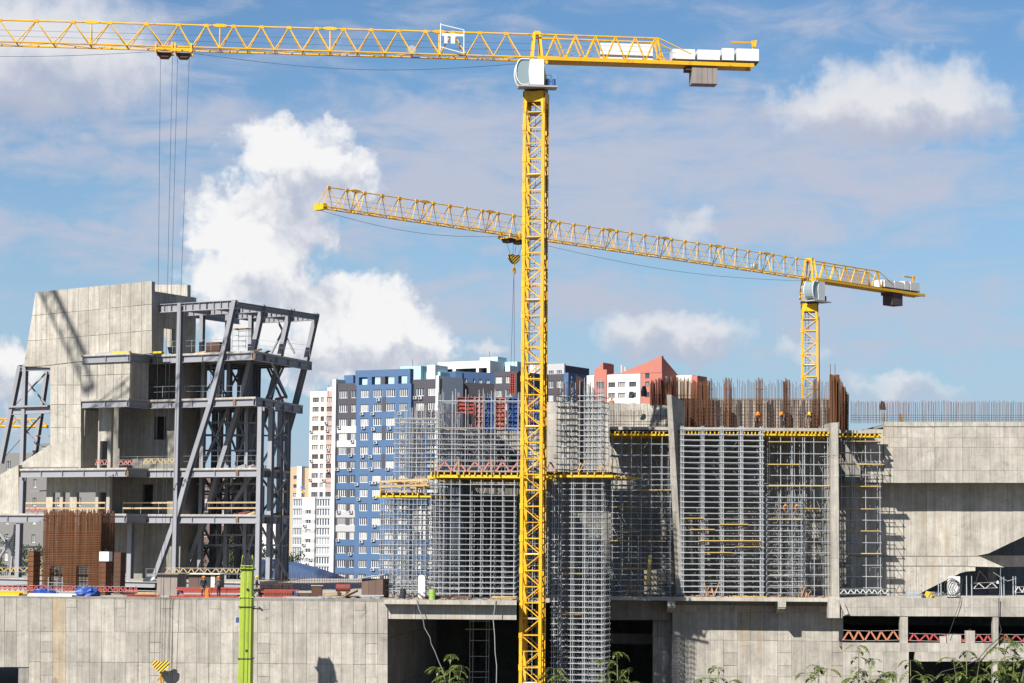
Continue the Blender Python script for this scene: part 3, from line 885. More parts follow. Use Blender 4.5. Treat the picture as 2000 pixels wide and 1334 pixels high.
for a, c in zip(xs[:-1], xs[1:]):
    cell(rh, 'concrete_panel', FR, jit(), [(a, 1256), (c, 1256), (c, 1273), (a, 1273)], .5, M_CONC, .015)
    if a > 1770: cell(rh, 'concrete_panel', FR, jit(), [(a, 1273), (c, 1273), (c, 1292), (a, 1292)], .5, M_CONC, .015)
x = 1646
for w in (26, 26, 27, 25, 25):
    for y0, y1 in ((1273, 1320), (1320, 1440)):
        cell(rh, 'concrete_panel', FR, jit(), [(x, y0), (x + w, y0), (x + w, y1), (x, y1)], .4, M_CONC, .03)
    x += w
b = MB(); z0 = FR.z(1800, 1257); b.box((FR.W(FR.u(1646), 0, 0).x, 195.45, z0 - .4), (70, 236, z0 - .02)); b.build('floor_slab', M_CONCSHADE, rh)
b = MB(); xx = FR.W(FR.u(1648), 0, 0).x; b.box((xx, 198.45, 0), (xx + .4, 236, ZD - .36)); b.build('side_wall', M_CONCSHADE, rh)
# concrete blocks and litter in the low openings
for a, y0, c, y1, lab in ((1836, 1243, 1848, 1257, 'small concrete block standing in the low opening, left of two others'), (1850, 1240, 1877, 1257, 'wide mottled concrete block in the low opening'), (1886, 1232, 1904, 1257, 'tall concrete block in the low opening near the column')):
    q = FR.at(a, y1, -.1); r_ = FR.at(c, y0, -.1)
    o = thing('concrete_block', lab, 'block', (q.x, 195.3, q.z), 'blocks in the low opening')
    b = MB(); zf = FR.z(1860, 1256)
    b.box((q.x, 195.08, zf), (r_.x, 195.5, r_.z)); b.build('body', M_CONC2, o)
    b = MB(); b.tube(((q.x + r_.x) / 2 - .1, 195.3, r_.z), ((q.x + r_.x) / 2 + .1, 195.3, r_.z + .18), .02, 5); b.build('lifting_loop', M_RUST, o)
# hanging cables
def cable(label, pts, r=.035, m=None, cat='cable'):
    o = MB(); o.path(pts, r, 6)
    ob = o.build('hanging_cable', m or M_GALVD, loc=pts[0]); setp(ob, label, cat); return ob
cable('pale cable hanging in a slack curve from the deck edge into the dark opening', [P(x, y, Y) for x, y, Y in ((814, 1172, 179.2), (818, 1190, 179.1), (826, 1207, 179.1), (829, 1226, 179.2), (840, 1245, 179.2), (842, 1257, 179.3), (850, 1274, 179.3), (858, 1295, 179.4), (866, 1312, 179.4), (872, 1345, 179.4))])
cable('pale straight cable hanging into the dark opening left of the mast', [P(x, y, 179.2) for x, y in ((968, 1172), (966, 1190), (963, 1207), (966, 1240), (967, 1275), (970, 1300), (969, 1360))])
cable('black cable slanting down across the right hall', [P(x, y, 194.7) for x, y in ((1951, 1168), (1951, 1215), (1956, 1230), (1950, 1247), (1930, 1265), (1910, 1288), (1885, 1300), (1840, 1312), (1814, 1335))], .04, M_DARK)
cable('thin black wire running down from the deck between the two hall columns', [P(x, y, 194.7) for x, y in ((1880, 1130), (1875, 1175), (1868, 1195), (1860, 1220), (1852, 1243))], .025, M_DARK)
# ================================================================== left building: concrete core in a steel frame
M_REDW = mat('red_worn', (.20, .05, .04), .7, 0, .2, 2, .2)
FL = Frame(505, 1000, 200, 30)
NL = 3.1                                   # the left bay stands this far in front
zl = {k: FL.z(420, y) for k, y in dict(base=1134, L0=1004.5, L1=914, L2=777, L3=688, roof=588).items()}
uS = FL.u(251, 800, NL)                    # where the front steps back
lb = thing('steel_frame_building', 'unfinished building at left: concrete core inside a lilac-grey steel frame with slanted columns', 'building', FL.W(-12, 0, ZD))
def lv_poly(name):
    uc, ul, ur2, nb = {'L3': (FL.u(496, 690), FL.u(158, 705, NL), FL.u(610, 700, -13), -13), 'L2': (FL.u(499, 780), FL.u(158, 790, NL), FL.u(592, 795, -13), -13),
                  'L1': (FL.u(507, 914), FL.u(38, 925, NL), FL.u(566, 920, -11), -11), 'L0': (FL.u(507, 1004), FL.u(-60, 1010, NL), FL.u(566, 1008, -11), -11)}[name]
    return [(ul, NL), (uS, NL), (uS, 0), (uc, 0), (ur2, nb), (ul, nb)]
M_SPLICE = mat('splice_rust', (.15, .085, .06), .8, 0, .3, 3, .2)
BD = .66                                   # edge beam depth
for name in ('L3', 'L2', 'L1', 'L0'):
    pl = lv_poly(name); z = zl[name]
    b = MB(); b.prism([FL.W(u_ , n_ , z) for u_, n_ in pl], V((0, 0, -.16)))
    sl = b.build('floor_slab', M_CONC2, lb)
    ins = .06
    for i in range(4):
        (ua, na), (ub, nb) = pl[i], pl[(i + 1) % 6]
        A = FL.W(ua, na, z - .165 - BD / 2); B = FL.W(ub, nb, z - .165 - BD / 2)
        inn = (FL.W(-14, -5, 0) - FL.W((ua + ub) / 2, (na + nb) / 2, 0)); inn.z = 0
        e = (B - A).normalized(); nn = V((e.y, -e.x, 0)); nn = nn if nn.dot(inn) > 0 else -nn
        span(lb, 'edge_beam', A + nn * .22, B + nn * .22, .4, BD, M_STEEL, 'ibeam')
        L = (B - A).length; n = max(1, int(L / 2.4))
        for k in range(1, n + (0 if i == 1 else 1)):
            c = A + e * (L * k / n) + nn * .12
            span(lb, 'stiffener', c - V((0, 0, BD / 2 - .05)), c + V((0, 0, BD / 2 - .05)), .03 if (k * 7 + i) % 5 else .28, .17, M_STEEL if (k * 7 + i) % 5 else M_SPLICE, up=nn)
    # joists below the slab
    ul, ur = pl[0][0], pl[3][0]
    k = 0; n_ = -2.2
    while n_ > pl[4][1]:
        span(lb, 'floor_beam', FL.W(ul + 1, n_, z - .165 - .25), FL.W(lerp(pl[3][0], pl[4][0], n_ / pl[4][1]) - .3, n_, z - .165 - .25), .3, .5, M_STEEL, 'ibeam'); n_ -= 2.2
    uu_ = uS + 2
    while uu_ < ur - 1:
        ne = pl[4][1] + .3 if uu_ < pl[4][0] else pl[4][1] * (uu_ - pl[3][0]) / (pl[4][0] - pl[3][0]) + .3
        if ne < -.8: span(lb, 'floor_joist', FL.W(uu_, -.3, z - .165 - .2), FL.W(uu_, ne, z - .165 - .2), .2, .34, M_STEEL, 'ibeam')
        uu_ += 2.4
# base steel beam on the deck
for a, c, n0 in ((-60, 300, NL), (280, 505, 0)):
    p0 = FL.W(FL.u(a, 1140, n0), n0 - .2, zl['base'] - .35); p1 = FL.W(FL.u(c, 1140, n0), n0 - .2, zl['base'] - .35)
    span(lb, 'edge_beam', p0, p1, .4, .66, M_STEEL, 'ibeam')
b = MB(); b.prism([FL.W(u_, n_, zl['base']) for u_, n_ in ((FL.u(-60, 1140, NL), NL), (uS + 4, NL), (uS + 4, 0), (FL.u(507, 1130), 0), (FL.u(566, 1120, -11), -11), (FL.u(-60, 1140, NL), -13))], V((0, 0, -.02 - max(.1, zl['base'] - ZD - .75))))
b.build('base_slab', M_CONC2, lb)
# --- slanted columns (four frames going back)
for k in range(4):
    n_ = -4.35 * k - .2
    for (xa_, ya_, xb_, yb_) in (((460, 586, 437, 690), (437, 690, 412, 790), (412, 790, 370, 922), (370, 922, 346, 1010), (346, 1010, 302, 1132)) if k < 3 else ((460, 586, 437, 690), (437, 690, 412, 790), (412, 790, 395, 850))):
        A = FL.uz(xa_, ya_, 0); B = FL.uz(xb_, yb_, 0)
        span(lb, 'slanted_column', FL.W(B[0], n_ + .25, B[1]), FL.W(A[0], n_ + .25, A[1]), .46, .46, M_STEEL, 'ibeam', up=FL.N)
    A = FL.uz(460, 586, 0)
# lower right part: leaning columns from deck to level one, back frames
for (xa_, ya_, xb_, yb_, n_) in ((495, 925, 440, 1012, -5), (470, 925, 420, 1132, -7), (455, 1012, 400, 1132, -9), (510, 790, 465, 1000, -6.5)):
    A = FL.uz(xa_, ya_, n_); B = FL.uz(xb_, yb_, n_)
    span(lb, 'slanted_column', FL.W(B[0], n_, B[1]), FL.W(A[0], n_, A[1]), .42, .42, M_STEEL, 'ibeam', up=FL.N)
# --- vertical columns
def vcol(px, n_, y0, y1, w=.42, nm='column'):
    A = FL.uz(px, (y0 + y1) / 2, n_)
    za, zb_ = FL.z(px, y0, n_), FL.z(px, y1, n_)
    span(lb, nm, FL.W(A[0], n_, zb_), FL.W(A[0], n_, za), w, w, M_STEEL, 'ibeam', up=FL.N)
vcol(347, -.05 + .22, 592, 1132, .44)
for px_, n_ in ((395, -4.3), (445, -6), (490, -8.5)):
    vcol(px_, n_, 600, 690, .40); vcol(px_, n_, 695, 1132, .42)
for px_, n_ in ((372, -9), (392, -11), (418, -12), (470, -12), (500, -12.5)):
    vcol(px_, n_, 700, 1132, .46)
ends = [(507, -.15), (528, -3.9), (546, -7.4), (560, -10.8)]
for px_, n_ in ends: vcol(px_, n_, 795, 1132, .46)
def xbrace(pa, pb, n_, y0, y1, n2=None):
    n2 = n_ if n2 is None else n2
    for (a, c) in ((y0, y1), (y1, y0)):
        A = FL.uz(pa, a, n_); B = FL.uz(pb, c, n2)
        span(lb, 'cross_brace', FL.W(A[0], n_, A[1]), FL.W(B[0], n2, B[1]), .17, .17, M_STEEL, up=FL.N)
for y0, y1 in ((700, 775), (795, 912), (930, 1004), (1022, 1130)):
    xbrace(395, 445, -12.4, y0, y1); xbrace(528, 560, -3.9, y0 + 3, y1, -10.8)
xbrace(530, 575, -11, 603, 690); xbrace(515, 555, -11, 702, 790); xbrace(470, 500, -6, 940, 1004)
for y in (850, 960, 1065):
    A = FL.uz(400, y, -6); B = FL.uz(500, y, -6)
    span(lb, 'tie_beam', FL.W(A[0], -6, A[1]), FL.W(B[0], -6, B[1]), .2, .2, M_STEEL)
    A = FL.uz(528, y, -3.9); B = FL.uz(560, y, -10.8)
    span(lb, 'tie_beam', FL.W(A[0], -3.9, A[1]), FL.W(B[0], -10.8, B[1]), .2, .2, M_STEEL)
# --- roof grid
zr = zl['roof']
u0, u1 = FL.u(296, 605), FL.u(462, 587)
for k, n_ in enumerate((0, -4.35, -8.7, -13.05)):
    s0 = u0 if k < 2 else u0 + 3
    span(lb, 'roof_beam', FL.W(s0, n_, zr - .42), FL.W(u1, n_, zr - .42), .4, .8 if k == 0 else .62, M_STEEL, 'ibeam')
    b = MB()
    for j in range(1, 12):
        uu_ = lerp(s0, u1, j / 12)
        span(lb, 'stiffener', FL.W(uu_, n_ + .1, zr - .72), FL.W(uu_, n_ + .1, zr - .12), .03, .22, M_STEEL if j % 4 else M_RUSTD, up=FL.N)
for uu_ in (u0 + .4, lerp(u0, u1, .35), lerp(u0, u1, .7), u1 - .1):
    span(lb, 'roof_beam', FL.W(uu_, -.1, zr - .45), FL.W(uu_, -13.1, zr - .45), .35, .55, M_STEEL, 'ibeam')
# --- concrete core
core = lb
def poly(name, pts, n_, thick, m):
    b = MB(); b.prism([FL.at(x, y, n_) for x, y in pts], FL.N * -thick); return b.build(name, m, lb)
NW = 1.4
M_CORE = concrete('core_concrete', (.335, .315, .278), .09)
# big upper wall: columns of panels in three lifts following the sloped outline
topy = lambda x: lerp(570, 548.5, (x - 70) / 227)
leftx = lambda y: lerp(70, 46, (y - 570) / 145)
poly('core_wall', [(70, 571), (296, 549.5), (296, 688), (160, 705), (158, 800), (158, 912), (98, 912), (98, 718), (47, 716)], NW - .07, .5, M_CORE)
xs = [46, 70] + [70 + 20.6 * k for k in range(1, 12)]
lift = [lambda x: topy(x), lambda x: lerp(616, 594, (x - 70) / 227), lambda x: lerp(665, 645, (x - 70) / 227), lambda x: lerp(716, 690, (x - 70) / 227)]
for i in range(len(xs) - 1):
    a, c = xs[i], xs[i + 1]
    for r in range(3):
        A0 = max(a, leftx(lift[r](a))) if i == 0 else a
        q = [(a, lift[r](a)), (c, lift[r](c)), (c, lift[r + 1](c)), (a, lift[r + 1](a))]
        if i == 0:
            y0, y1 = lift[r](70), lift[r + 1](70)
            if r == 0: y0 = 570
            q = [(leftx(y0), y0), (70, y0), (70, y1), (leftx(y1), y1)]
            if r == 0: q[1] = (70.2, 570); q[0] = (69.9, 570)
        cell(lb, 'concrete_panel', FL, NW + jit(), q, .1, M_CORE, .04)
for a, c in ((98, 113), (113, 128), (128, 143), (143, 158)):
    for y0, y1 in ((716, 752), (752, 790), (790, 835), (835, 873), (873, 912)):
        cell(lb, 'concrete_panel', FL, NW + jit(), [(a, y0), (c, y0), (c, y1), (a, y1)], .1, M_CORE, .04)
# flared foot of the pier and lower left wall
poly('core_foot', [(98, 868), (98, 912), (36, 912), (36, 908)], NW + .05, .5, M_CORE)
poly('core_foot', [(36, 908), (36, 1003), (-60, 1003), (-60, 958)], NW + .6, .6, M_CORE)
poly('core_foot', [(158, 843), (158, 912), (40, 912), (98, 876)], NW + .16, .3, M_CORE)
# right face of upper wall and the lower-lit wall behind it
uW = FL.u(296.5, 620, NW)
def uface(name, u_, n0, n1, z0, z1, t, m, z1b=None):
    b = MB(); z1b = z1 if z1b is None else z1b
    b.prism([FL.W(u_, n0, z0), FL.W(u_, n1, z0), FL.W(u_, n1, z1b), FL.W(u_, n0, z1)], FL.U * -t); return b.build(name, m, lb)
zt1 = FL.z(297, 561, NW)
for k in range(4):
    uface('side_wall', uW - .3, lerp(NW - .6, -5.6, k / 4) - .02, lerp(NW - .6, -5.6, (k + 1) / 4) + .02, zl['L3'] + (.0 if k != 1 else 2.6), zt1 - .3, .4, M_CORE)
poly('rear_wall', [(296, 556), (366, 556), (366, 690), (330, 690)], -5.62, .5, M_CORE)
# box that stands out between levels two and three
zb0, zb1 = zl['L2'], zl['L3'] - .165 - BD
uB0 = FL.u(158.5, 745, NL - .25)
M_BOXC = M_CORE
b = MB(); b.fbox(FL, uB0, uS - .1, NL - .35, NL - .75, zb0, zb1); b.build('bay_wall', M_BOXC, lb)
for k in range(6):
    ua, ub = lerp(uB0, uS - .1, k / 6), lerp(uB0, uS - .1, (k + 1) / 6)
    for z0, z1 in ((zb0, lerp(zb0, zb1, .66)), (lerp(zb0, zb1, .66), zb1)):
        fblock(lb, 'concrete_panel', FL, ua + .02, ub - .02, NL - .34, NL - .22, z0 + .02, z1 - .02, M_BOXC)
for k in range(2):
    uface('bay_side', uS - .1, lerp(NL - .76, .2, k / 2) - .02, lerp(NL - .76, .2, (k + 1) / 2), zb0, zb1, .3, M_BOXC)
# inner walls
def inner(name, xa_, xb_, n_, za_, zb_, holes=(), m=None):
    """wall along the front at offset n between two pixel columns, with rectangular holes (pxa, pxb, top fraction, bottom fraction)"""
    m = m or M_CORE
    ua, ub = FL.u(xa_, 900, n_), FL.u(xb_, 900, n_)
    cuts = [ua, ub]
    for h in holes: cuts += [FL.u(h[0], 900, n_), FL.u(h[1], 900, n_)]
    n = max(1, round((ub - ua) / 1.5))
    cuts = sorted(cuts)
    for a, c in zip(cuts[:-1], cuts[1:]):
        mid = (a + c) / 2
        hs = [h for h in holes if FL.u(h[0], 900, n_) - .01 < mid < FL.u(h[1], 900, n_) + .01]
        kk = max(1, round((c - a) / 1.4))
        for j in range(kk):
            p, q = lerp(a, c, j / kk), lerp(a, c, (j + 1) / kk)
            if hs:
                h = hs[0]
                if h[2] < .98: fblock(lb, 'concrete_panel', FL, p + .01, q - .01, n_, n_ - .35, lerp(za_, zb_, h[2]), zb_, m)
                if h[3] > .02: fblock(lb, 'concrete_panel', FL, p + .01, q - .01, n_, n_ - .35, za_, lerp(za_, zb_, h[3]), m)
            else:
                fblock(lb, 'concrete_panel', FL, p + .015, q - .015, n_, n_ - .35, za_, zb_, m)
und = lambda k: zl[k] - .18
inner('w', 190, 216, .6, zl['L1'], und('L2'), [(195, 209, .42, 0)])
inner('w', 158, 192, -1.2, zl['L1'], und('L2'))
inner('w', 216, 352, -2.4, zl['L1'], und('L2'), [(300, 322, .8, .45)], M_CONCSHADE)
inner('w', 286, 352, -4.5, zl['L2'], und('L3'), (), M_CONCSHADE)
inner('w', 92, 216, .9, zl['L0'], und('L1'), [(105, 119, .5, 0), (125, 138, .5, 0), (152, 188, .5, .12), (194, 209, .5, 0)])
inner('w', 216, 352, -2.6, zl['L0'], und('L1'), [(280, 300, .7, .2)], M_CONCSHADE)
inner('w', 215, 356, -2.6, zl['base'], und('L0'), (), M_CONCSHADE)
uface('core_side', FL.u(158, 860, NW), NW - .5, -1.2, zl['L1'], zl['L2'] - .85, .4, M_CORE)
uface('core_side', FL.u(352, 900, -2.5), -2.5, -5.1, zl['base'], und('L3'), .4, M_CONCSHADE)
# column at far left under level one, and left end frame of steel
for px_, y0, y1, n_ in ((44, 932, 1003, NL - .6), (37, 1022, 1132, NL - .5), (255, 1022, 1132, -.6)):
    vcol(px_, n_, y0, y1, .5)
NE = NW - .4
def seg(nm, a, c, n_, w, h=None, kind='ibeam'):
    A = FL.at(*a, n_); B = FL.at(*c, n_); span(lb, nm, A, B, w, h or w, M_STEEL, kind, up=V((0, 0, 1)) if abs((B - A).normalized().z) < .7 else FL.N)
seg('slanted_column', (40, 715), (2, 905), NE, .44); seg('column', (50, 712), (44, 912), NE, .42)
seg('edge_beam', (37, 719), (99, 717), NE, .36, .6); seg('edge_beam', (22, 804), (98, 801), NE, .36, .6)
seg('slanted_column', (92, 725), (66, 905), NE - 4, .42)
seg('floor_edge', (20, 795), (98, 793), NE, .8, .16, 'cube')
for a, c in (((40, 730), (90, 790)), ((88, 730), (28, 792)), ((25, 812), (85, 880)), ((80, 812), (10, 890)), ((15, 850), (96, 852))):
    seg('cross_brace', a, c, NE - 2, .12, .12, 'cube')
for a, c in (((0, 1040), (60, 1130)), ((40, 1025), (-20, 1120)), ((0, 1070), (80, 1068)), ((30, 1025), (20, 1130))):
    seg('cross_brace', a, c, -3, .2, .2, 'cube')
seg('tie_beam', (60, 960), (96, 958), NW - 3, .1, .1, 'cube')
# edge railings: posts, top wires
def railing(px0, px1, y0, y1, n_, h=1.1, step=2.0, m=None, wood=False):
    A = FL.at(px0, y0, n_); B = FL.at(px1, y1, n_); Z = V((0, 0, 1)); m = m or M_GALVD
    L = (B - A).length; n = max(2, int(L / step))
    for k in range(n + 1):
        p = A.lerp(B, k / n); pole(lb, 'rail_post', p, p + Z * h, .022, m)
    for zz in ((.55, 1.05) if not wood else (.5, 1.0)):
        if wood: span(lb, 'guard_board', A + Z * zz, B + Z * zz, .05, .14, M_PLANK)
        else: pole(lb, 'guard_wire', A + Z * zz, B + Z * zz, .014, m)
railing(290, 345, 778, 776, -.3); railing(360, 470, 776, 776, -.6); railing(300, 450, 690, 684, -.4); railing(505, 605, 686, 697, -3)
railing(50, 205, 1003, 1003, NL - .3, wood=True); railing(240, 345, 1003, 1003, -.2, wood=True); railing(405, 500, 1003, 1003, -.2, wood=True)
railing(230, 345, 914, 913, -.3); railing(355, 500, 913, 912, -.4); railing(285, 500, 1133, 1134, -.4)

# rear wall of the core closes the dark rooms
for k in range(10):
    fblock(lb, 'rear_panel', FL, lerp(FL.u(100, 900, NW), FL.u(352, 900, -2.5), k / 10) + .01, lerp(FL.u(100, 900, NW), FL.u(352, 900, -2.5), (k + 1) / 10) - .01, -5.15, -5.5, zl['base'], und('L3'), M_CONCSHADE)

# extra bracing and clutter between the columns
for (a, c, n_) in (((372, 800), (400, 905), -9), ((400, 800), (372, 905), -9), ((430, 800), (470, 905), -10), ((470, 800), (430, 905), -10), ((360, 930), (395, 1002), -8), ((395, 930), (360, 1002), -8), ((420, 930), (465, 1002), -9.5), ((465, 930), (420, 1002), -9.5), ((380, 1024), (425, 1128), -9), ((425, 1024), (380, 1128), -9), ((450, 1024), (500, 1128), -10), ((500, 1024), (450, 1128), -10), ((380, 850), (500, 852), -9), ((370, 965), (500, 966), -9), ((375, 1070), (500, 1071), -9), ((505, 850), (562, 853), -9), ((505, 1065), (562, 1064), -9), ((440, 702), (480, 776), -12), ((480, 702), (440, 776), -12), ((520, 704), (560, 778), -12)):
    A = FL.at(*a, n_); B = FL.at(*c, n_); span(lb, 'cross_brace', A, B, .16, .16, M_STEEL, up=FL.N)
for k in range(26):
    lev = random.choice(('L0', 'L1', 'L2', 'L3')); u_ = random.uniform(FL.u(360, 900), FL.u(490, 900)); n_ = random.uniform(-6, -.6)
    A = FL.W(u_, n_, zl[lev] + .06); e = random.uniform(.3, 1.4)
    span(lb, 'stored_board', A, A + FL.U * e + FL.N * random.uniform(-.4, .4) + V((0, 0, random.uniform(0, .25))), random.uniform(.1, .4), random.uniform(.05, .35), random.choice((M_PLANK, M_RUSTD, M_GALVD, M_PLY, M_REDW)))

for (a, c, n_) in (((365, 702), (395, 776), -6), ((395, 702), (365, 776), -6), ((398, 800), (445, 908), -5), ((445, 800), (398, 908), -5), ((460, 800), (495, 908), -6), ((495, 800), (460, 908), -6), ((398, 932), (445, 1002), -5), ((445, 932), (398, 1002), -5), ((470, 1026), (500, 1128), -5), ((500, 1026), (470, 1128), -5), ((360, 825), (500, 826), -5), ((360, 880), (500, 880), -5), ((360, 945), (500, 945), -5), ((360, 1045), (500, 1045), -5), ((512, 820), (560, 905), -7), ((560, 820), (512, 905), -7), ((512, 935), (560, 1000), -7), ((560, 935), (512, 1000), -7), ((512, 1030), (560, 1125), -7), ((560, 1030), (512, 1125), -7)):
    A = FL.at(*a, n_); B = FL.at(*c, n_); span(lb, 'cross_brace', A, B, .17, .17, M_STEEL, up=FL.N)
for px_, n_ in ((380, -6), (430, -7.5), (465, -9), (482, -5)): vcol(px_, n_, 702, 1132, .36)
# ================================================================== middle: shoring scaffolds, fins, slabs
def scaf(label, Y, xs, y_top, y_bot, levels, depth, r=.034, a=0.0, ext=0.0, m=None, mb_=None, lr=None, jitter=0.0, skip=.0, group='galvanised scaffolds', xref=None, diag=True, tops=None, name='scaffold', mess=.9):
    """xs: pixel columns of the front standards; levels: pixel rows of ledgers; depth: list of row offsets behind the front (m)"""
    m = m or M_GALV; mb_ = mb_ or M_GALVD; lr = lr or r
    xm = sum(xs) / len(xs) if xref is None else xref
    fr = Frame(xm, 1000, Y, a)
    root = thing(name, label, 'scaffold', fr.W(0, 0, fr.z(xm, y_bot)), group)
    us = [fr.u(x, (y_top + y_bot) / 2) for x in xs]
    z0, z1 = fr.z(xm, y_bot), fr.z(xm, y_top)
    zs = [fr.z(xm, y) for y in levels]
    back = MB()
    for j, d in enumerate(depth):
        mm = m if j == 0 else mb_
        for i, u_ in enumerate(us):
            uu_ = u_ + (random.uniform(-jitter, jitter) if j else 0)
            t = (tops[i] if tops else 0)
            e = ext * random.uniform(.2, 1) if ext else 0
            p0, p1 = fr.W(uu_, -d, z0), fr.W(uu_, -d, z1 + e)
            if j < 2: pole(root, 'standard', p0, p1, r, mm)
            else: pole(root, 'standard', p0, p1, r * .9, mm)
        for z in zs:
            if j and random.random() < skip: continue
            pole(root, 'ledger', fr.W(us[0] - .12, -d + .05, z), fr.W(us[-1] + .12, -d + .05, z), lr if j == 0 else lr * .85, mm)
    for i, u_ in enumerate(us):
        for z in zs:
            if random.random() < skip: continue
            back.tube(fr.W(u_ + .05, .1, z - .05), fr.W(u_ + .05, -depth[-1] - .1, z - .05), lr * .8, 4)
    back.build('transom_tubes', mb_, root, kind='stuff')
    # wedge couplers on the front row
    cb = MB()
    for u_ in us:
        for z in zs:
            c = fr.W(u_, 0, z); s = r * 1.9
            cb.box((c.x - s, c.y - s, c.z - s * .8), (c.x + s, c.y + s, c.z + s * .8))
    cb.build('couplers', m, root, kind='stuff')
    if diag and len(depth) > 1:
        for k in range(0, len(us) - 1, 2):
            for q in range(0, len(zs) - 3, 4):
                pole(root, 'diagonal_brace', fr.W(us[k], -depth[-1] * .5, zs[q]), fr.W(us[k + 1], -depth[-1] * .5, zs[q + 3]), r * .8, mb_)
    # odd tubes, couplers and boards left inside
    ms = MB(); W_ = us[-1] - us[0]
    for k in range(int(W_ * (z1 - z0) * mess)):
        u_, d, z = random.uniform(us[0], us[-1]), random.uniform(0, depth[-1]), random.uniform(z0 + .3, z1 - .3)
        q = random.random(); p = fr.W(u_, -d, z); e = random.uniform(.3, 1.1)
        v = V((0, 0, e)) if q < .5 else (fr.U * e if q < .75 else fr.U * e * random.choice((-.6, .6)) + V((0, 0, e)))
        ms.tube(p, p + v, r * random.uniform(.6, .95), 4)
    if ms.v: ms.build('loose_tubes', mb_, root, kind='stuff')
    for u_ in us:
        b = None
        pole(root, 'base_jack', fr.W(u_, 0, z0 - .0), fr.W(u_, 0, z0 + .16), r * 1.8, mb_)
    return root, fr
def rng(a, b, s):
    o = []; x = a
    while x <= b + .01: o.append(x); x += s
    return o
# --- lower left, in front of the blue tower
S1, f1 = scaf('airy shoring scaffold in front of the blue apartment tower, leftmost on the deck', 184, [743, 748, 753, 760, 767, 776, 783, 790, 798, 806, 814, 822, 831], 968, 1164, rng(975, 1160, 9.9), [0, 1.3, 2.6, 4.0, 5.4, 7], .024, 12, jitter=.3, skip=.35, mess=1.6)
S2, f2 = scaf('dense shoring scaffold left of the main mast, under the yellow beam', 183, [841, 850, 858, 866, 880, 897, 918, 939, 959, 981, 1004], 937, 1165, [946] + rng(967, 1160, 10.7), [0, 1.0, 2.2, 3.4, 4.8, 6.4, 8.2, 10, 12], .030, 3, jitter=.2)
S2b, f2b = scaf('narrow scaffold bay standing directly behind the main mast', 187.5, [1016, 1030, 1045, 1058, 1070], 937, 1163, rng(944, 1160, 10.7), [0, 1.2, 2.4, 3.8, 5.4], .030, 3, jitter=.2)
S1u, f1u = scaf('light upper scaffold before the blue tower, above the timber platform', 186, [771, 781, 793, 800, 805, 814, 823, 831, 842, 853], 806, 932, [817, 826, 836, 845, 858, 867, 876, 885, 894, 903, 912, 921], [0, 1.2, 2.4, 3.6], .026, 8, jitter=.3, skip=.25, ext=.7, mess=2.2)
S2u, f2u = scaf('upper scaffold left of the main mast below the red and blue formwork', 185, [855, 859, 883, 889, 909, 935, 943, 959, 966, 987, 1012, 1030, 1052], 776, 924, [783, 836, 847, 858, 868, 877, 888, 899, 910, 920], [0, 1.4, 2.8, 4.2], .030, 5, jitter=.25, skip=.15, ext=.8, mess=2.2)
# --- tower in front of the deck, down to the ground
S3, f3 = scaf('tall narrow scaffold tower right of the main mast, reaching from the ground past the deck', 184.5, [1078, 1082, 1090, 1096, 1115, 1119, 1138, 1142, 1157, 1175], 934, 1423, rng(944, 1418, 11.0), [0, .7, 1.5, 2.4, 3.4], .030, 14, jitter=.03)
S3u, f3u = scaf('upper scaffold tower right of the main mast, its poles standing above the concrete', 185.6, [1089, 1099, 1113, 1116, 1132, 1141, 1149, 1157, 1169, 1173], 758, 924, [773, 783, 794, 806, 818.5, 830, 840.5, 851, 861.5, 872, 883.5, 895, 906.5, 917], [0, .9, 1.9, 3.0], .030, 14, jitter=.1, skip=.25, ext=1.1)
# --- under the middle slab
S4, f4 = scaf('scaffold bay between the tower and the leaning concrete fin', 196.4, [1196, 1213, 1233, 1252, 1272, 1293, 1309], 852, 1163, [867, 889, 912, 925, 936] + rng(947, 1160, 11.0), [0, 1.3, 2.6, 4.2], .028, 0, jitter=.2, skip=.08)
S5, f5 = scaf('heavy scaffold of thick closely spaced ledgers right of the leaning fin', 195.7, [1331, 1335, 1371, 1375, 1409, 1413, 1447, 1451, 1486, 1490], 832, 1164, rng(838, 1160, 11.0), [0, .5, 1.3, 2.4, 3.6, 5.0], .036, 0, lr=.042, jitter=.05, m=M_GALV)
S6, f6 = scaf('open scaffold left of the straight concrete fin, wide square bays', 196.8, [1503, 1525, 1547, 1552, 1568, 1572, 1590, 1617], 853, 1164, [863, 886, 907, 929, 948] + rng(972, 1160, 21.5), [0, 1.2, 2.5, 4.2], .032, 0, jitter=.15, skip=.05)
S6b, f6b = scaf('lower scaffold block with dense ledgers left of the straight fin', 196.2, [1497, 1524, 1547, 1565], 965, 1164, rng(971, 1160, 11.0), [0, 1.0, 2.2], .030, 0, jitter=.1)
S7, f7 = scaf('free-standing scaffold tower right of the straight fin casting its shadow on the hall wall', 200.3, [1644, 1665, 1669, 1691, 1719], 856, 1163, rng(862, 1150, 22.0), [0, 1.4], .034, 0)
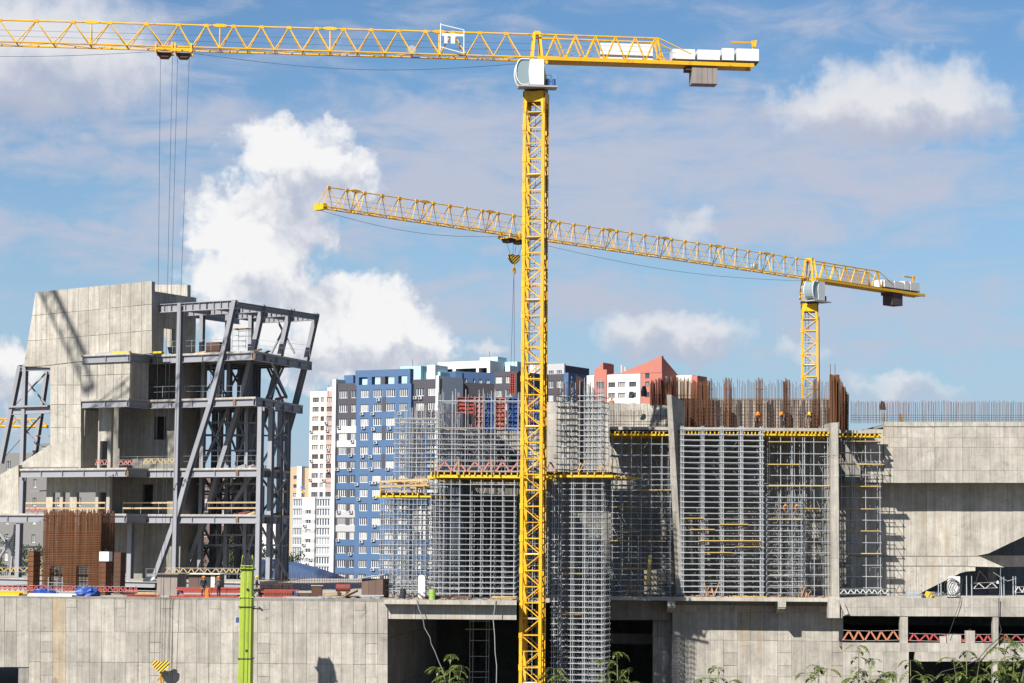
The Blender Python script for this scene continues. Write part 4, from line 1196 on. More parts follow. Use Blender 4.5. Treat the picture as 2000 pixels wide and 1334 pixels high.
# planks lying on the scaffolds
plk = 0
def plank(root, fr, x0, x1, y, n=-.5, w=.5, m=None):
    A = fr.W(fr.u(x0, y), n, fr.z(x0, y)); B = fr.W(fr.u(x1, y), n, fr.z(x1, y))
    span(root, 'plank', A, B, w, .07, m or M_PLANKY)
for x0, x1, y in ((1345, 1372, 1012), (1405, 1460, 1024), (1347, 1395, 1034), (1365, 1485, 1056), (1435, 1485, 1068), (1377, 1428, 1079), (1337, 1370, 1012)):
    plank(S5, f5, x0, x1, y, .1)
for x0, x1, y in ((1495, 1620, 949), (1495, 1560, 907), (1500, 1545, 863), (1570, 1600, 993), (1500, 1540, 1124)): plank(S6, f6, x0, x1, y, .1)
for x0, x1, y in ((1655, 1719, 862), (1656, 1726, 907), (1660, 1715, 950), (1645, 1706, 994), (1657, 1717, 1037), (1655, 1720, 1081)): plank(S7, f7, x0, x1, y, .1)
for x0, x1, y in ((1240, 1318, 957), (1200, 1240, 990), (1245, 1300, 1057), (1250, 1300, 1133), (1205, 1250, 1038), (1210, 1260, 1110), (1180, 1230, 1056)): plank(S4, f4, x0, x1, y, .05)
for x0, x1, y in ((1090, 1135, 1200), (1100, 1140, 1122), (1085, 1115, 1110)): plank(S3, f3, x0, x1, y, -.3)
for x0, x1, y in ((800, 858, 836), (790, 842, 845)): plank(S1u, f1u, x0, x1, y, -.4)
q = P(1270, 1085, 195.9); q2 = P(1265, 1142, 195.9)
span(S4, 'inclined_plank', q2, q, .3, .06, M_PLANKY, up=V((0, 1, 0)))
# --- yellow formwork platforms: deck sheet, primary beam in front, rows of joists, plank ends
def platform(label, fr, x0, x1, y, depth, n_front=.25, step=.42, beam=.3, under=True, sheet=M_PLY, guard=False, jh=.2, xproj=0):
    """yellow timber-beam formwork: y is the pixel row of the joist tops"""
    u0, u1 = fr.u(x0, y), fr.u(x1, y)
    z = fr.z((x0 + x1) / 2, y)
    root = thing('slab_formwork', label, 'formwork', fr.W((u0 + u1) / 2, 0, z), 'yellow beam formwork')
    fblock(root, 'shutter_sheet', fr, u0, u1, n_front - .35, -depth, z + .01, z + .06, sheet)
    u_ = u0 + .06
    while u_ < u1 - .05:
        e = n_front + random.uniform(-.1, .12)
        span(root, 'joist', fr.W(u_, e, z - jh / 2), fr.W(u_, -depth, z - jh / 2), .09, jh, M_BEAMY)
        u_ += step * random.uniform(.85, 1.15)
    n_ = n_front - .2; k = 0
    while n_ > -depth:
        ee = random.uniform(0, .5)
        span(root, 'bearer', fr.W(u0 - ee, n_, z - jh - .01 - beam / 2), fr.W(u1 + random.uniform(0, .5), n_, z - jh - .01 - beam / 2), .12, beam, M_BEAMY)
        n_ -= 1.4
    return root, z
pf1, _ = platform('long yellow beam platform above the dense scaffold, crossing behind the main mast', f2, 842, 1066, 923, 14, .3, .5, .24)
pf2, _ = platform('yellow platform around the scaffold tower right of the main mast', f3, 1066, 1192, 923, 4, .6, .7, .2)
pf2b, _ = platform('short yellow platform wing right of the scaffold tower', f4, 1192, 1247, 928, 1.5, .2, .5, .16)
pf3, _ = platform('row of yellow joist ends left of the leaning fin', f4, 1191, 1304, 843, 7, .25, .38, .14)
pf4, _ = platform('yellow joists behind the heavy scaffold', f5, 1332, 1490, 842, 7, -1.2, .34, .14)
pf5, _ = platform('row of yellow joist ends left of the straight fin', f6, 1491, 1620, 843, 7, .3, .36, .16)
pf6, _ = platform('yellow joist ends right of the straight fin', f7, 1644, 1722, 847, 1.4, .3, .42, .12)
pf7, _ = platform('timber platform edge in front of the blue tower', f1, 743, 842, 963, 8, .3, .55, .14)
# heap of boards and guard frames on the left platform
gb = thing('board_stack', 'jumble of timber boards and guard posts on the left scaffold platform', 'boards', f1.W(0, 0, f1.z(790, 960)))
for k in range(34):
    x0 = random.uniform(740, 845); L = random.uniform(20, 60); y = random.uniform(934, 960); n_ = random.uniform(-4, .2)
    A = f1.at(x0, y, n_); B = f1.at(min(x0 + L, 905), y + random.uniform(-4, 4), n_ - random.uniform(-.5, .8))
    span(gb, 'board', A, B, .12, .10, random.choice((M_PLANK, M_PLANK, M_PLANKY, M_GALVD)))
for x in (743, 765, 790, 812, 828):
    span(gb, 'guard_post', f1.at(x, 965, .15), f1.at(x, 930, .15), .09, .09, M_PLANK, up=V((0, 1, 0)))
for y in (941, 951): span(gb, 'guard_board', f1.at(740, y, .2), f1.at(835, y - 4, .2), .05, .16, M_PLANK)
# boards on the main platform
for k, (x, y) in enumerate(((849, 930), (896, 920), (960, 922))):
    span(pf1, 'guard_post', f2.at(x, 928, .3), f2.at(x, 897, .3), .1, .1, M_PLANK, up=V((0, 1, 0)))
for k, x in enumerate((1128, 1131, 1168, 1172, 1180, 1186, 1190)):
    A = f3.at(x, 922, .4); B = f3.at(x + random.uniform(2, 12), 900 + random.uniform(-3, 8), .4)
    span(pf2, 'loose_board', A, B, .1, .06, M_PLANK)
# --- concrete behind
def wallpanels(root, fr, n_, xs, rows, m, thick=.3, gap=.025, nm='concrete_panel'):
    for a, c in zip(xs[:-1], xs[1:]):
        for y0, y1 in zip(rows[:-1], rows[1:]):
            cell(root, nm, fr, n_ + jit(), [(a, y0), (c, y0), (c, y1), (a, y1)], thick, m, gap)
FB = Frame(1000, 1045, 203.6)
bk = thing('shored_hall', 'shadowed concrete hall wall standing behind the middle scaffolds', 'building', FB.W(20, 0, ZD))
wallpanels(bk, FB, 0, [1180] + rng(1205, 1650, 25), [848, 925, 1000, 1075, 1166], M_CONC, .4)
b = MB(); b.fbox(FB, FB.u(1178), FB.u(1652), -.2, -.8, ZD, FB.z(1400, 846)); b.build('wall_core', M_CONCSHADE, bk)
zz = f6.z(1500, 843) + .07; ZSL = zz + .28
b = MB(); b.fbox(FB, FB.u(1192, 840, 6.9), FB.u(1621, 840, 6.9), 6.7, -12, zz, ZSL); b.build('upper_slab', M_CONC2, bk)
b = MB(); b.fbox(FB, FB.u(1621, 840, 6.9) + .8, FB.u(1706, 840, 3.0), 3.4, -12, zz, ZSL); b.build('upper_slab', M_CONC2, bk)
# dark core behind the dense scaffold and the door opening of the hall
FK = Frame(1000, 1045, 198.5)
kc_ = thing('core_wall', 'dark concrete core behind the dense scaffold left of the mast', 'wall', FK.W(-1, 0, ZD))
wallpanels(kc_, FK, 0, rng(908, 1212, 26), [930, 1010, 1085, 1166], M_CONCSHADE, .5)
fblock(kc_, 'side_panel', FK, FK.u(906), FK.u(906) + .5, 8.5, .02, ZD, FK.z(906, 936), M_CONCSHADE)
pw = thing('core_wall', 'pale concrete wall between main mast and upper scaffold tower', 'wall', P(1090, 935, 195.5))
FPW = Frame(1000, 1045, 195.5, 0)
wallpanels(pw, FPW, 0, [1062, 1086, 1112, 1140, 1168, 1190], [785, 822, 872, 935], M_CORE, .6)
cell(pw, 'wall_niche_block', FPW, .06, [(1081, 887), (1089, 887), (1089, 895), (1081, 895)], .1, M_CONCSHADE, 0)
sw = thing('sloping_wall', 'pale sloping concrete slab behind the upper left scaffold', 'wall', P(1020, 900, 196))
for k in range(4):
    a, c = 962 + 26 * k, 962 + 26 * (k + 1)
    FS = Frame(1000, 1045, 196)
    cell(sw, 'concrete_panel', FS, 0, [(a, 842), (c, 842), (c, 842 + 22 * (k + 1)), (a, 842 + 22 * k + .5)], .5, M_CORE, .02)
us_ = thing('upper_wall', 'concave pale concrete parapet between scaffold tower and leaning fin', 'wall', P(1240, 840, 199.5))
xs_ = rng(1172, 1306, 13.2)
for k, (a, c) in enumerate(zip(xs_[:-1], xs_[1:])):
    t0, t1 = (k - 5) / 5, (k - 4) / 5
    b = MB()
    Y0, Y1 = 200.5 + 0 * t0, 200.5
    top = lambda t: 788 - 4 * t * t * (1 if t < 0 else -1)
    A, B = P(a + .3, 846, 200.0 + .8 * (1 - t0 * t0)), P(c - .3, 846, 200.0 + .8 * (1 - t1 * t1))
    C_, D_ = P(c - .3, top(t1), 201.0 + 1.2 * (1 - t1 * t1)), P(a + .3, top(t0), 201.0 + 1.2 * (1 - t0 * t0))
    b.prism([A, B, C_, D_], V((0, .6, 0))); b.build('concrete_panel', M_CORE, us_)
# fins
fn = thing('concrete_fin', 'leaning concrete fin that deepens towards its top, between the two scaffold bays', 'fin', P(1316, 985, 196.5))
b = MB()
def finhex(y0, y1, name):
    t0, t1 = (y0 - 771) / 330, (y1 - 771) / 330
    def cs(y, t): return [P(lerp(1302, 1318, t), y, lerp(195.4, 196.6, t)), P(lerp(1311.5, 1332, t), y, lerp(195.4, 196.6, t)), P(lerp(1339, 1336, t), y + lerp(14, 0, t), lerp(199.8, 197.6, t)), P(lerp(1329, 1322, t), y + lerp(14, 0, t), lerp(199.8, 197.6, t))]
    b = MB(); b.hexa(cs(y1, t1) + cs(y0, t0)); b.build(name, M_CORE, fn)
for y0, y1 in ((771, 820), (820.4, 875), (875.4, 930), (930.4, 1000), (1000.4, 1166)): finhex(y0, y1, 'fin_segment')
fn2 = thing('concrete_fin', 'straight concrete fin with cast segments between the open scaffold and the free tower', 'fin', P(1631, 1166, 196))
FF = Frame(1000, 1045, 195.9)
for y0, y1, dx in ((825, 890, 0), (890, 932, .5), (932, 1010, .8), (1010, 1090, 1.2), (1090, 1168, 1.6)):
    cell(fn2, 'fin_segment', FF, 0, [(1622 + dx, y0), (1637 + dx, y0), (1638 + dx, y1), (1622.5 + dx, y1)], 4.0, M_CORE, .02)
# --- upper storey: light pilasters and slots under the rebar
up_ = thing('upper_storey', 'row of pale concrete wall pieces with rust columns between, above the middle slab', 'wall', P(1480, 830, 203))
FU = Frame(1000, 1045, 203.0)
for a, c in ((1384, 1404), (1404, 1423), (1441, 1458), (1458, 1476), (1490, 1511), (1511, 1532), (1550, 1566), (1566, 1581), (1603, 1620), (1338, 1352)):
    cell(up_, 'concrete_panel', FU, jit(), [(a, 781), (c, 781), (c, 836), (a, 836)], .5, M_CORE, .02)
cell(up_, 'back_wall', FU, -1.6, [(1330, 778), (1640, 778), (1640, 838), (1330, 838)], .4, M_CONCSHADE, 0)
# --- formwork panels left of the mast
def fpanel(label, x0, y0, x1, y1, m, Y=186.5, ribs=5, name='formwork_panel', grp='red and blue formwork panels'):
    fr = Frame(1000, 1045, Y)
    (u0, z1), (u1, z0) = fr.uz(x0, y0), fr.uz(x1, y1)
    root = thing(name, label, 'formwork', fr.W((u0 + u1) / 2, 0, z0), grp)
    fblock(root, 'face_sheet', fr, u0, u1, -.12, -.16, z0, z1, m)
    for k in range(ribs):
        z = lerp(z0 + .05, z1 - .05, k / (ribs - 1)); fblock(root, 'rib', fr, u0, u1, 0, -.119, z - .04, z + .04, m)
    for u_ in (u0 + .04, (u0 + u1) / 2, u1 - .04): fblock(root, 'edge_bar', fr, u_ - .035, u_ + .035, .02, -.118, z0, z1, m)
    return root
M_REDP = mat('pale_red_steel', (0.294, 0.105, 0.084), .65, 0, .2, 2, .15)
fpanel('bright red formwork panel, leftmost of the row', 893, 775, 926, 808, M_RED)
fpanel('faded red tall formwork panel next to the bright red one', 928, 775, 944, 834, M_REDP, ribs=7)
fpanel('tall blue formwork panel, left of the two blue ones', 945.5, 776, 963, 842, M_BLUEF, ribs=8)
fpanel('dull red formwork panel between the two blue ones', 966, 777, 987, 840, M_REDP, ribs=8)
fpanel('wide blue formwork panel beside the mast', 990, 777, 1013, 842, M_BLUEF, ribs=8)
fpanel('red formwork panel seen through the mast', 1028, 777, 1040, 836, M_REDP, ribs=7)
fpanel('blue formwork panel seen through the mast', 1041.5, 777, 1056, 836, M_BLUEF, ribs=7)
# panel hanging from the second crane
cpos, hkz = CR2_T
lp = fpanel('narrow red formwork panel hanging on slings from the second crane', 996.5, 729, 1005.5, 769, M_RED, Y=cpos.y, ribs=9, name='lifted_panel', grp='lifted load')
ztp = P(1001, 729, cpos.y)
for dx in (-.18, .2): pole(lp, 'sling', (cpos.x, cpos.y, hkz - 1.3), (ztp.x + dx, cpos.y, ztp.z), .022, M_DARK)
# --- big right wall
ro = thing('overhanging_hall', 'right concrete building with a deep overhanging wall band above a shaded recess', 'building', P(1860, 1160, 203))
FO = Frame(1000, 1045, 202.3)
xs_ = [1727] + rng(1745, 2165, 27)
for a, c in zip(xs_[:-1], xs_[1:]):
    for y0, y1 in ((824, 833), (833, 855), (855, 874), (874, 919), (919, 943)):
        cell(ro, 'concrete_panel', FO, jit() + (.06 if y0 == 824 else 0), [(a, y0), (c, y0), (c, y1), (a, y1)], .6, M_CORE, .022)
zo = FO.z(1850, 943)
b = MB(); b.fbox(FO, FO.u(1650), FO.u(2165), -.55, -30, zo, zo + .5); b.build('soffit', M_CONCSHADE, ro)
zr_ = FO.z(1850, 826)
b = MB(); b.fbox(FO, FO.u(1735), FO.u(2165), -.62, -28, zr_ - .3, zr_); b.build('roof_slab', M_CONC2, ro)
b = MB(); b.fbox(FO, FO.u(1690), FO.u(2165), -28, -28.5, ZD, FO.z(1850, 830)); b.build('rear_wall', M_CONCSHADE, ro)
b = MB(); b.fbox(FO, FO.u(1690), FO.u(1727), -.3, -2.8, zo + .0, FO.z(1700, 838)); b.build('end_wall', M_CORE, ro)
FW_ = Frame(1000, 1045, 204.9)
def slope(x): return lerp(1086, 1048, (x - 1920) / 80)
xs_ = rng(1640, 2164, 24.2)
for a, c in zip(xs_[:-1], xs_[1:]):
    if c <= 1921: q = [(a, 943), (c, 943), (c, 1086), (a, 1086)]
    else: q = [(a, 943), (c, 943), (c, min(1086, slope(c))), (a, min(1086, slope(a)))]
    cell(ro, 'concrete_panel', FW_, jit(), q, .35, M_CORE, .022)
def pl_(name, pts, fr, n_, t, m):
    b = MB(); b.prism([fr.at(x, y, n_) for x, y in pts], fr.N * -t); return b.build(name, m, ro)
for a, c in zip(rng(1640, 1890, 50)[:-1], rng(1640, 1890, 50)[1:]):
    pl_('base_panel', [(a + .3, 1087), (c - .3, 1087), (c - .3, 1105), (a + .3, 1105)], FW_, .12, .4, M_CORE)
    if a < 1790: pl_('base_panel', [(a + .3, 1105.5), (c - .3, 1105.5), (c - .3, 1168), (a + .3, 1168)], FW_, .05, .4, M_CORE)
pl_('base_panel', [(1890.3, 1087), (1914, 1087), (1961, 1108), (1890.3, 1106)], FW_, .12, .4, M_CORE)
pl_('base_panel', [(1840.3, 1105.5), (1905, 1106.5), (1905, 1115), (1888, 1116), (1876, 1119), (1840.3, 1137)], FW_, .05, .4, M_CORE)
pl_('base_panel', [(1790.3, 1105.5), (1840, 1105.5), (1840, 1137), (1790.3, 1162)], FW_, .05, .4, M_CORE)
pl_('ramp_beam', [(1915, 1085), (2165, 1085), (2165, 1107), (1915, 1107)], FW_, -5, .5, M_CONC2)
pl_('ramp_column', [(1930, 1107), (1946, 1107), (1946, 1168), (1930, 1168)], FW_, -8, .6, M_CONCSHADE)
# --- rebar --------------------------------------------------------------
def rebar_row(label, x0, x1, step, top, bot, Y, r=.022, m=None, dj=.15, horiz=(), dY=0.4, hm=None, group='starter bars', curve=None):
    root = thing('rebar_row', label, 'rebar', P((x0 + x1) / 2, bot(x0) if callable(bot) else bot, Y), group)
    x = x0; k = 0
    while x <= x1:
        yy = top(x) if callable(top) else top
        zz = bot(x) if callable(bot) else bot
        yy += random.uniform(-1, 1) * dj * 20
        Yk = Y + random.uniform(-dY, dY)
        A = P(x, zz, Yk); B = P(x + random.uniform(-.7, .7), yy, Yk + random.uniform(-.1, .1))
        pole(root, 'rebar', A, B, r, m or M_RUST)
        x += step * random.uniform(.75, 1.25); k += 1
    for y in horiz:
        A = P(x0 - 1, y, Y - .05); B = P(x1 + 1, y + random.uniform(-.4, .4), Y - .05)
        pole(root, 'tie_bar', A, B, r * .9, hm or m or M_RUST)
    return root
rebar_row('dense fence of rusty starter bars left of the leaning fin top', 1270, 1386, 1.0, lambda x: 746 - 6 * math.sin((x - 1270) / 30), lambda x: 792 if x < 1308 else 840, 201.6, .028, M_RUSTO, .25, (772, 779, 784))
rebar_row('sparse rusty starter bars in a long row above the middle slab', 1386, 1622, 2.9, 748, 840, 201.6, .022, M_RUST, .45, (), .9)
rebar_row('wire mesh of thin bars in front of the upper wall pieces', 1338, 1622, 4.6, 780, 834, 200.4, .022, M_RUSTD, .04, (783, 789, 796, 803, 810, 817, 824, 830))
for x, lab in ((1416, 'rusty bar column, first right of the dense fence'), (1477, 'rusty bar column in the middle of the upper wall'), (1530, 'rusty bar column near the second crane'), (1588, 'rusty bar column under the second crane mast'), (1378, 'rusty bar column at the end of the dense fence')):
    rebar_row(lab, x, x + 13, 1.6, 741, 832, 200.8, .035, M_RUSTO, .2, (760, 790, 812), .8, group='rusty bar columns')
rebar_row('tall dense rusty bar cage on top of the straight fin', 1621, 1640, .8, lambda x: 732, 824, 198.0, .04, M_RUSTO, .06, rng(745, 820, 7), 1.2)
rebar_row('stepped rusty bars beside the straight fin cage', 1640, 1657, 1.0, lambda x: lerp(738, 772, (x - 1640) / 17), 843, 200.4, .035, M_RUSTO, .15, (790, 805), 1.2)
rebar_row('two single tall bars above the fin cage', 1622, 1632, 8, 711, 760, 197.6, .03, M_RUST, .02)
rebar_row('long comb of thin starter bars on top of the overhanging wall', 1662, 2165, 3.55, lambda x: 784 + random.uniform(-2, 2), 827, 202.65, .020, M_RUST, .05, (811, 815.5, 820), .25)
rebar_row('second thin comb of starter bars behind the first on the overhanging wall', 1664, 2165, 5.2, 786, 826, 208, .016, M_RUST, .06, (), .2)
rebar_row('rusty bars rising beside the upper scaffold tower', 1126, 1162, 1.9, lambda x: lerp(732, 760, (x - 1126) / 36), 790, 195.8, .03, M_RUSTO, .1, (768, 776))
rebar_row('narrow rust column hanging inside the upper scaffold tower', 1131, 1140, 1.1, 745, 923, 187.6, .035, M_RUSTD, .05, (780, 800, 820), .3)
rebar_row('thin bars standing left of the upper scaffold tower', 1086, 1124, 5.5, 748, 786, 195.8, .02, M_RUST, .3)
rebar_row('dark bar grid below the concave parapet', 1188, 1305, 3.2, 802, 846, 199.2, .022, M_RUSTD, .1, (812, 823, 829, 836), .15)
rebar_row('dark bar grid at the top of the left upper scaffold', 800, 856, 3.0, 802, 836, 190, .02, M_RUSTD, .1, (806, 812, 819, 826), .8)
rebar_row('rusty bar curtain behind the upper scaffold left of the mast', 862, 1012, 2.6, lambda x: 800 + random.uniform(-8, 40), 926, 191.5, .024, M_RUSTD, .2, (846, 858, 872, 886, 900, 912), 1.5)
rebar_row('rusty bar curtain behind the light upper scaffold', 786, 858, 3.0, lambda x: 815 + random.uniform(-6, 30), 934, 191, .022, M_RUSTD, .2, (840, 866, 890), 1.2)
for k, (x0, x1, y, Y) in enumerate(((858, 905, 839, 187), (905, 950, 858, 187.5), (870, 940, 879, 188), (940, 1010, 899, 187), (790, 850, 876, 187.5), (780, 845, 903, 187.5), (860, 1010, 806, 188.5), (1092, 1170, 796, 187), (1092, 1165, 841, 187.4))):
    o_ = thing('scaffold_deck', ('short timber deck at the upper left scaffold corner', 'timber deck below the bright red panel', 'low timber deck in the upper left scaffold', 'timber deck beside the mast above the red ribbon', 'upper deck in the light scaffold before the blue tower', 'lower deck in the light scaffold before the blue tower', 'long yellow deck behind the red and blue panels', 'upper deck in the tower right of the mast', 'lower deck in the tower right of the mast')[k], 'deck', P((x0 + x1) / 2, y, Y), 'timber decks in the upper scaffolds')
    for q in range(4): span(o_, 'plank', P(x0 + random.uniform(-3, 3), y, Y) + V((0, .26 * q, 0)), P(x1 + random.uniform(-3, 3), y, Y) + V((0, .26 * q, 0)), .24, .07, random.choice((M_PLANKY, M_PLANK, M_PLY, M_GALVD)))
# ================================================================== buildings behind
def glass_mat(name, dark, light, thr=.5):
    m = bpy.data.materials.new(name); m.use_nodes = True
    T = NT(m.node_tree); out = T.new('ShaderNodeOutputMaterial'); b = T.new('ShaderNodeBsdfPrincipled'); T.l.new(b.outputs[0], out.inputs[0])
    r = T.new('ShaderNodeObjectInfo').outputs['Random']
    x, y, z = T.sep(T.new('ShaderNodeNewGeometry').outputs['Position'])
    n = T.noise(T.xyz(T.m('MULTIPLY', x, 2.2), T.m('MULTIPLY', y, 2.2), T.m('MULTIPLY', z, .25)), 1, 3, .6)
    f = T.ramp(T.m('ADD', T.m('MULTIPLY', r, .7), T.m('MULTIPLY', n, .6)), thr, thr + .3)
    T.l.new(T.mix(f, dark, light), b.inputs['Base Color'])
    b.inputs['Roughness'].default_value = .15; b.inputs['Specular IOR Level'].default_value = .6
    return m
M_PANE = glass_mat('window_glass', (.045, .055, .075), (.36, .36, .35), .55)
M_PANEB = glass_mat('balcony_glass', (.05, .075, .11), (.26, .30, .32), .6)
M_FRAME = mat('window_frame_white', (.62, .62, .61), .5, 0, .03, 1)
M_FRAMED = mat('window_frame_brown', (.14, .10, .085), .5, 0, .05, 1)
M_BLUE = mat('facade_blue', (.062, .118, .222), .75, 0, .05, .5, .0)
M_BLUEL = mat('facade_blue_lower', (.055, .110, .212), .75, 0, .05, .5)
M_CHAR = mat('facade_charcoal', (.062, .060, .072), .8, 0, .06, .5)
M_CYAN = mat('roof_cyan', (.33, .50, .54), .7, 0, .05, .5)
M_FWHITE = mat('facade_white', (.60, .595, .58), .75, 0, .04, .5)
M_CREAM = mat('facade_cream', (.60, .54, .47), .75, 0, .04, .5)
M_PINKF = mat('facade_pink', (.46, .28, .25), .75, 0, .05, .5)
M_SALM = mat('facade_salmon', (.37, .135, .105), .75, 0, .05, .5)
M_LGREY = mat('facade_light_grey', (.36, .36, .37), .75, 0, .05, .5)
M_BEIGE = mat('facade_beige', (.38, .29, .19), .8, 0, .06, .5)
M_BRICKG = mat('facade_grey_brick', (.16, .155, .15), .85, 0, .08, .5)
M_BRICKR = mat('facade_red_brick', (.125, .085, .078), .85, 0, .08, .5)
M_ROOFB = mat('roof_blue_sheet', (.05, .085, .17), .5, 0, .06, .5)
def unit_window(kind, m):
    k = (kind, m.name)
    if k in UNIT: return UNIT[k]
    b = MB()
    nm = {'win3': 3, 'win2': 2, 'win4': 4, 'win5': 5}[kind]
    fw = .05
    b.box((0, -.06, 0), (1, .06, .06)); b.box((0, -.06, .95), (1, .06, 1))
    for i in range(nm + 1):
        x = i / nm * (1 - fw * 1.3); b.box((x, -.055, .06), (x + fw * 1.3, .055, .95))
    me = bpy.data.meshes.new(kind); me.from_pydata([tuple(v) for v in b.v], [], b.f); me.materials.append(m)
    UNIT[k] = me; return me
def window(parent, fr, u0, u1, n_, z0, z1, kind='win3', fm=None, gm=None):
    fm = fm or M_FRAME
    o = bpy.data.objects.new('window', unit_window(kind, fm)); COL.objects.link(o)
    c = fr.W(u0, n_, z0) - origin(parent)
    o.parent = parent
    U, N = fr.U, fr.N; a, h = u1 - u0, z1 - z0
    o.matrix_basis = Matrix(((U.x * a, -N.x, 0, c.x), (U.y * a, -N.y, 0, c.y), (0, 0, h, c.z), (0, 0, 0, 1)))
    p = bpy.data.objects.new('pane', unit('cube', gm or M_PANE)); COL.objects.link(p)
    p.parent = o
    p.matrix_basis = Matrix(((.96, 0, 0, .5), (0, .03, 0, .02), (0, 0, .96, .02), (0, 0, 0, 1)))
    return o
def facade(root, fr, n_, xc, yr, xl, xr, yt, yb, colf, thick=.5, kinds=None, fm=None, gm=None, recess=.22, yref=None, bounds=None, sill=None):
    """wall with real window openings. xc: [(x0,x1)] window columns, yr: [(y0,y1)] rows, colf(column gap index, row gap index)->material"""
    ym = (yt + min(yb, 1130)) / 2
    xm = (xl + xr) / 2 if yref is None else yref
    us = [fr.u(xl, ym, n_)]
    for a, c in xc: us += [fr.u(a, ym, n_), fr.u(c, ym, n_)]
    us.append(fr.u(xr, ym, n_))
    zs = [fr.z(xm, yt, n_)]
    for a, c in yr: zs += [fr.z(xm, a, n_), fr.z(xm, c, n_)]
    zs.append(fr.z(xm, yb, n_) if yb < 1300 else 0.0)
    grid = {}
    for j in range(len(zs) - 1):
        for i in range(len(us) - 1):
            if i % 2 == 1 and j % 2 == 1:
                kd = kinds[(i - 1) // 2] if kinds else 'win3'
                window(root, fr, us[i], us[i + 1], n_ - recess, zs[j + 1], zs[j], kd, fm, gm)
                continue
            m = colf(i, j)
            grid[(i, j)] = m
    # one wall part for each connected field of one colour
    todo = set(grid)
    while todo:
        seed = todo.pop(); m = grid[seed]; field = [seed]; front = [seed]
        while front:
            i, j = front.pop()
            for q in ((i + 1, j), (i - 1, j), (i, j + 1), (i, j - 1)):
                if q in todo and grid[q] is m:
                    todo.discard(q); field.append(q); front.append(q)
        b = MB()
        for i, j in sorted(field): b.fbox(fr, us[i], us[i + 1], n_, n_ - thick, zs[j + 1], zs[j])
        b.build('wall', m, root)
    return us, zs
def aircon(root, fr, n_, px, py):
    u_, z_ = fr.uz(px, py, n_)
    o = fblock(root, 'air_conditioner', fr, u_ - .42, u_ + .42, n_ + .36, n_ + .01, z_ - .3, z_ + .3, M_LGREY)
    c = fr.W(u_ - .1, n_ + .375, z_)
    b = MB(); b.tube(c + fr.N * .012, c - fr.N * .012, .22, 10); b.build('fan_grille', M_DARK, root)
# --- blue tower ------------------------------------------------------------
FBL = Frame(650, 900, 460, 30)
bt = thing('apartment_tower', 'tall blue and charcoal apartment tower with white framed windows', 'building', FBL.W(8, 0, 0), 'apartment blocks')
rows = [(762 + 27.65 * k, 777 + 27.65 * k) for k in range(14)]
def col_l(i, j):
    r = j // 2
    if i in (0,): return M_FWHITE
    if j % 2 == 1: return M_CHAR if i % 2 == 0 and i > 0 else M_CHAR
    if r <= 2: return M_CHAR
    if r in (3, 4): return M_FWHITE
    if r in (9, 10): return M_LGREY
    return M_BLUEL
facade(bt, FBL, 0, [(660, 676.5), (683.5, 693)], rows, 657, 695, 748, 1400, lambda i, j: col_l(i + 1, j), .6, ['win4', 'win2'], yref=702)
fblock(bt, 'edge_fin', FBL, FBL.u(650), FBL.u(656.5), .5, -8, 0, FBL.z(653, 741), M_FWHITE)
facade(bt, FBL, .9, [(702, 718), (726.5, 744), (752, 770), (778, 795)], rows, 694, 801, 752, 1400, lambda i, j: (M_CHAR if (i in (4,) and j // 2 % 2 == 1) else M_BLUE), 1.2, ['win4'] * 4, yref=702)
# portal frame on top of the blue part
z0, z1 = FBL.z(702, 753, .9), FBL.z(702, 737, .9); zt = FBL.z(702, 723.5, .9)
fblock(bt, 'portal_beam', FBL, FBL.u(694, 740, .9), FBL.u(801, 740, .9), .9, -.4, z1, zt, M_BLUE)
for a, c in ((694, 701), (717.5, 726), (743, 752), (770, 778), (795, 801)):
    fblock(bt, 'portal_post', FBL, FBL.u(a, 740, .9), FBL.u(c, 740, .9), .88, -.38, z0, z1, M_BLUE if a != 743 else M_CHAR)
facade(bt, FBL, 0, [(811, 826.5), (834, 852)], rows, 802, 858, 745, 1400, lambda i, j: M_CHAR if j // 2 < 3 else (M_BLUEL if j // 2 not in (9, 10) else M_LGREY), .6, ['win3', 'win4'], yref=702)
fblock(bt, 'edge_fin', FBL, FBL.u(852.5), FBL.u(858), .6, -9, 0, FBL.z(855, 734), M_FWHITE)
b = MB(); b.fbox(FBL, FBL.u(655), FBL.u(857), -.7, -14, 0, FBL.z(740, 750)); b.build('body', M_CHAR, bt)
def roofbox(x0, y0, x1, y1, n_, d, m):
    return fblock(bt, 'roof_house', FBL, FBL.u(x0, y0, n_), FBL.u(x1, y0, n_), n_, n_ - d, FBL.z(x0, y1, n_), FBL.z(x0, y0, n_), m)
roofbox(672, 733, 690, 760, -3, 6, M_BLUE); roofbox(782, 716, 822, 760, -4, 6, M_CYAN); roofbox(834, 713, 850, 760, -5, 5, M_FWHITE); roofbox(815, 728, 860, 760, -6, 4, M_CYAN); roofbox(700, 741, 795, 760, -5, 5, M_CYAN)
for x, y, y2 in ((806, 702, 717), (642, 752, 775)): pole(bt, 'antenna', FBL.at(x, y2, -5), FBL.at(x, y, -5), .05, M_DARK)
for x, y in ((740, 781), (708, 808), (729, 808), (711, 835), (730.5, 838), (762, 836), (735, 864), (709, 891), (725, 892), (660, 917), (684, 917), (726, 916), (758, 916), (663, 835), (689, 862), (686, 889), (698, 946), (726, 943), (733, 943), (661, 971), (702, 975), (734, 971), (662, 1000), (686, 1000), (661, 1055), (707, 1058), (685, 1082), (812, 777), (822, 777), (843, 802), (782, 807), (732, 1027), (730, 1055), (729, 1112)):
    aircon(bt, FBL, 0 if (x < 694 or x > 802) else .9, x, y)
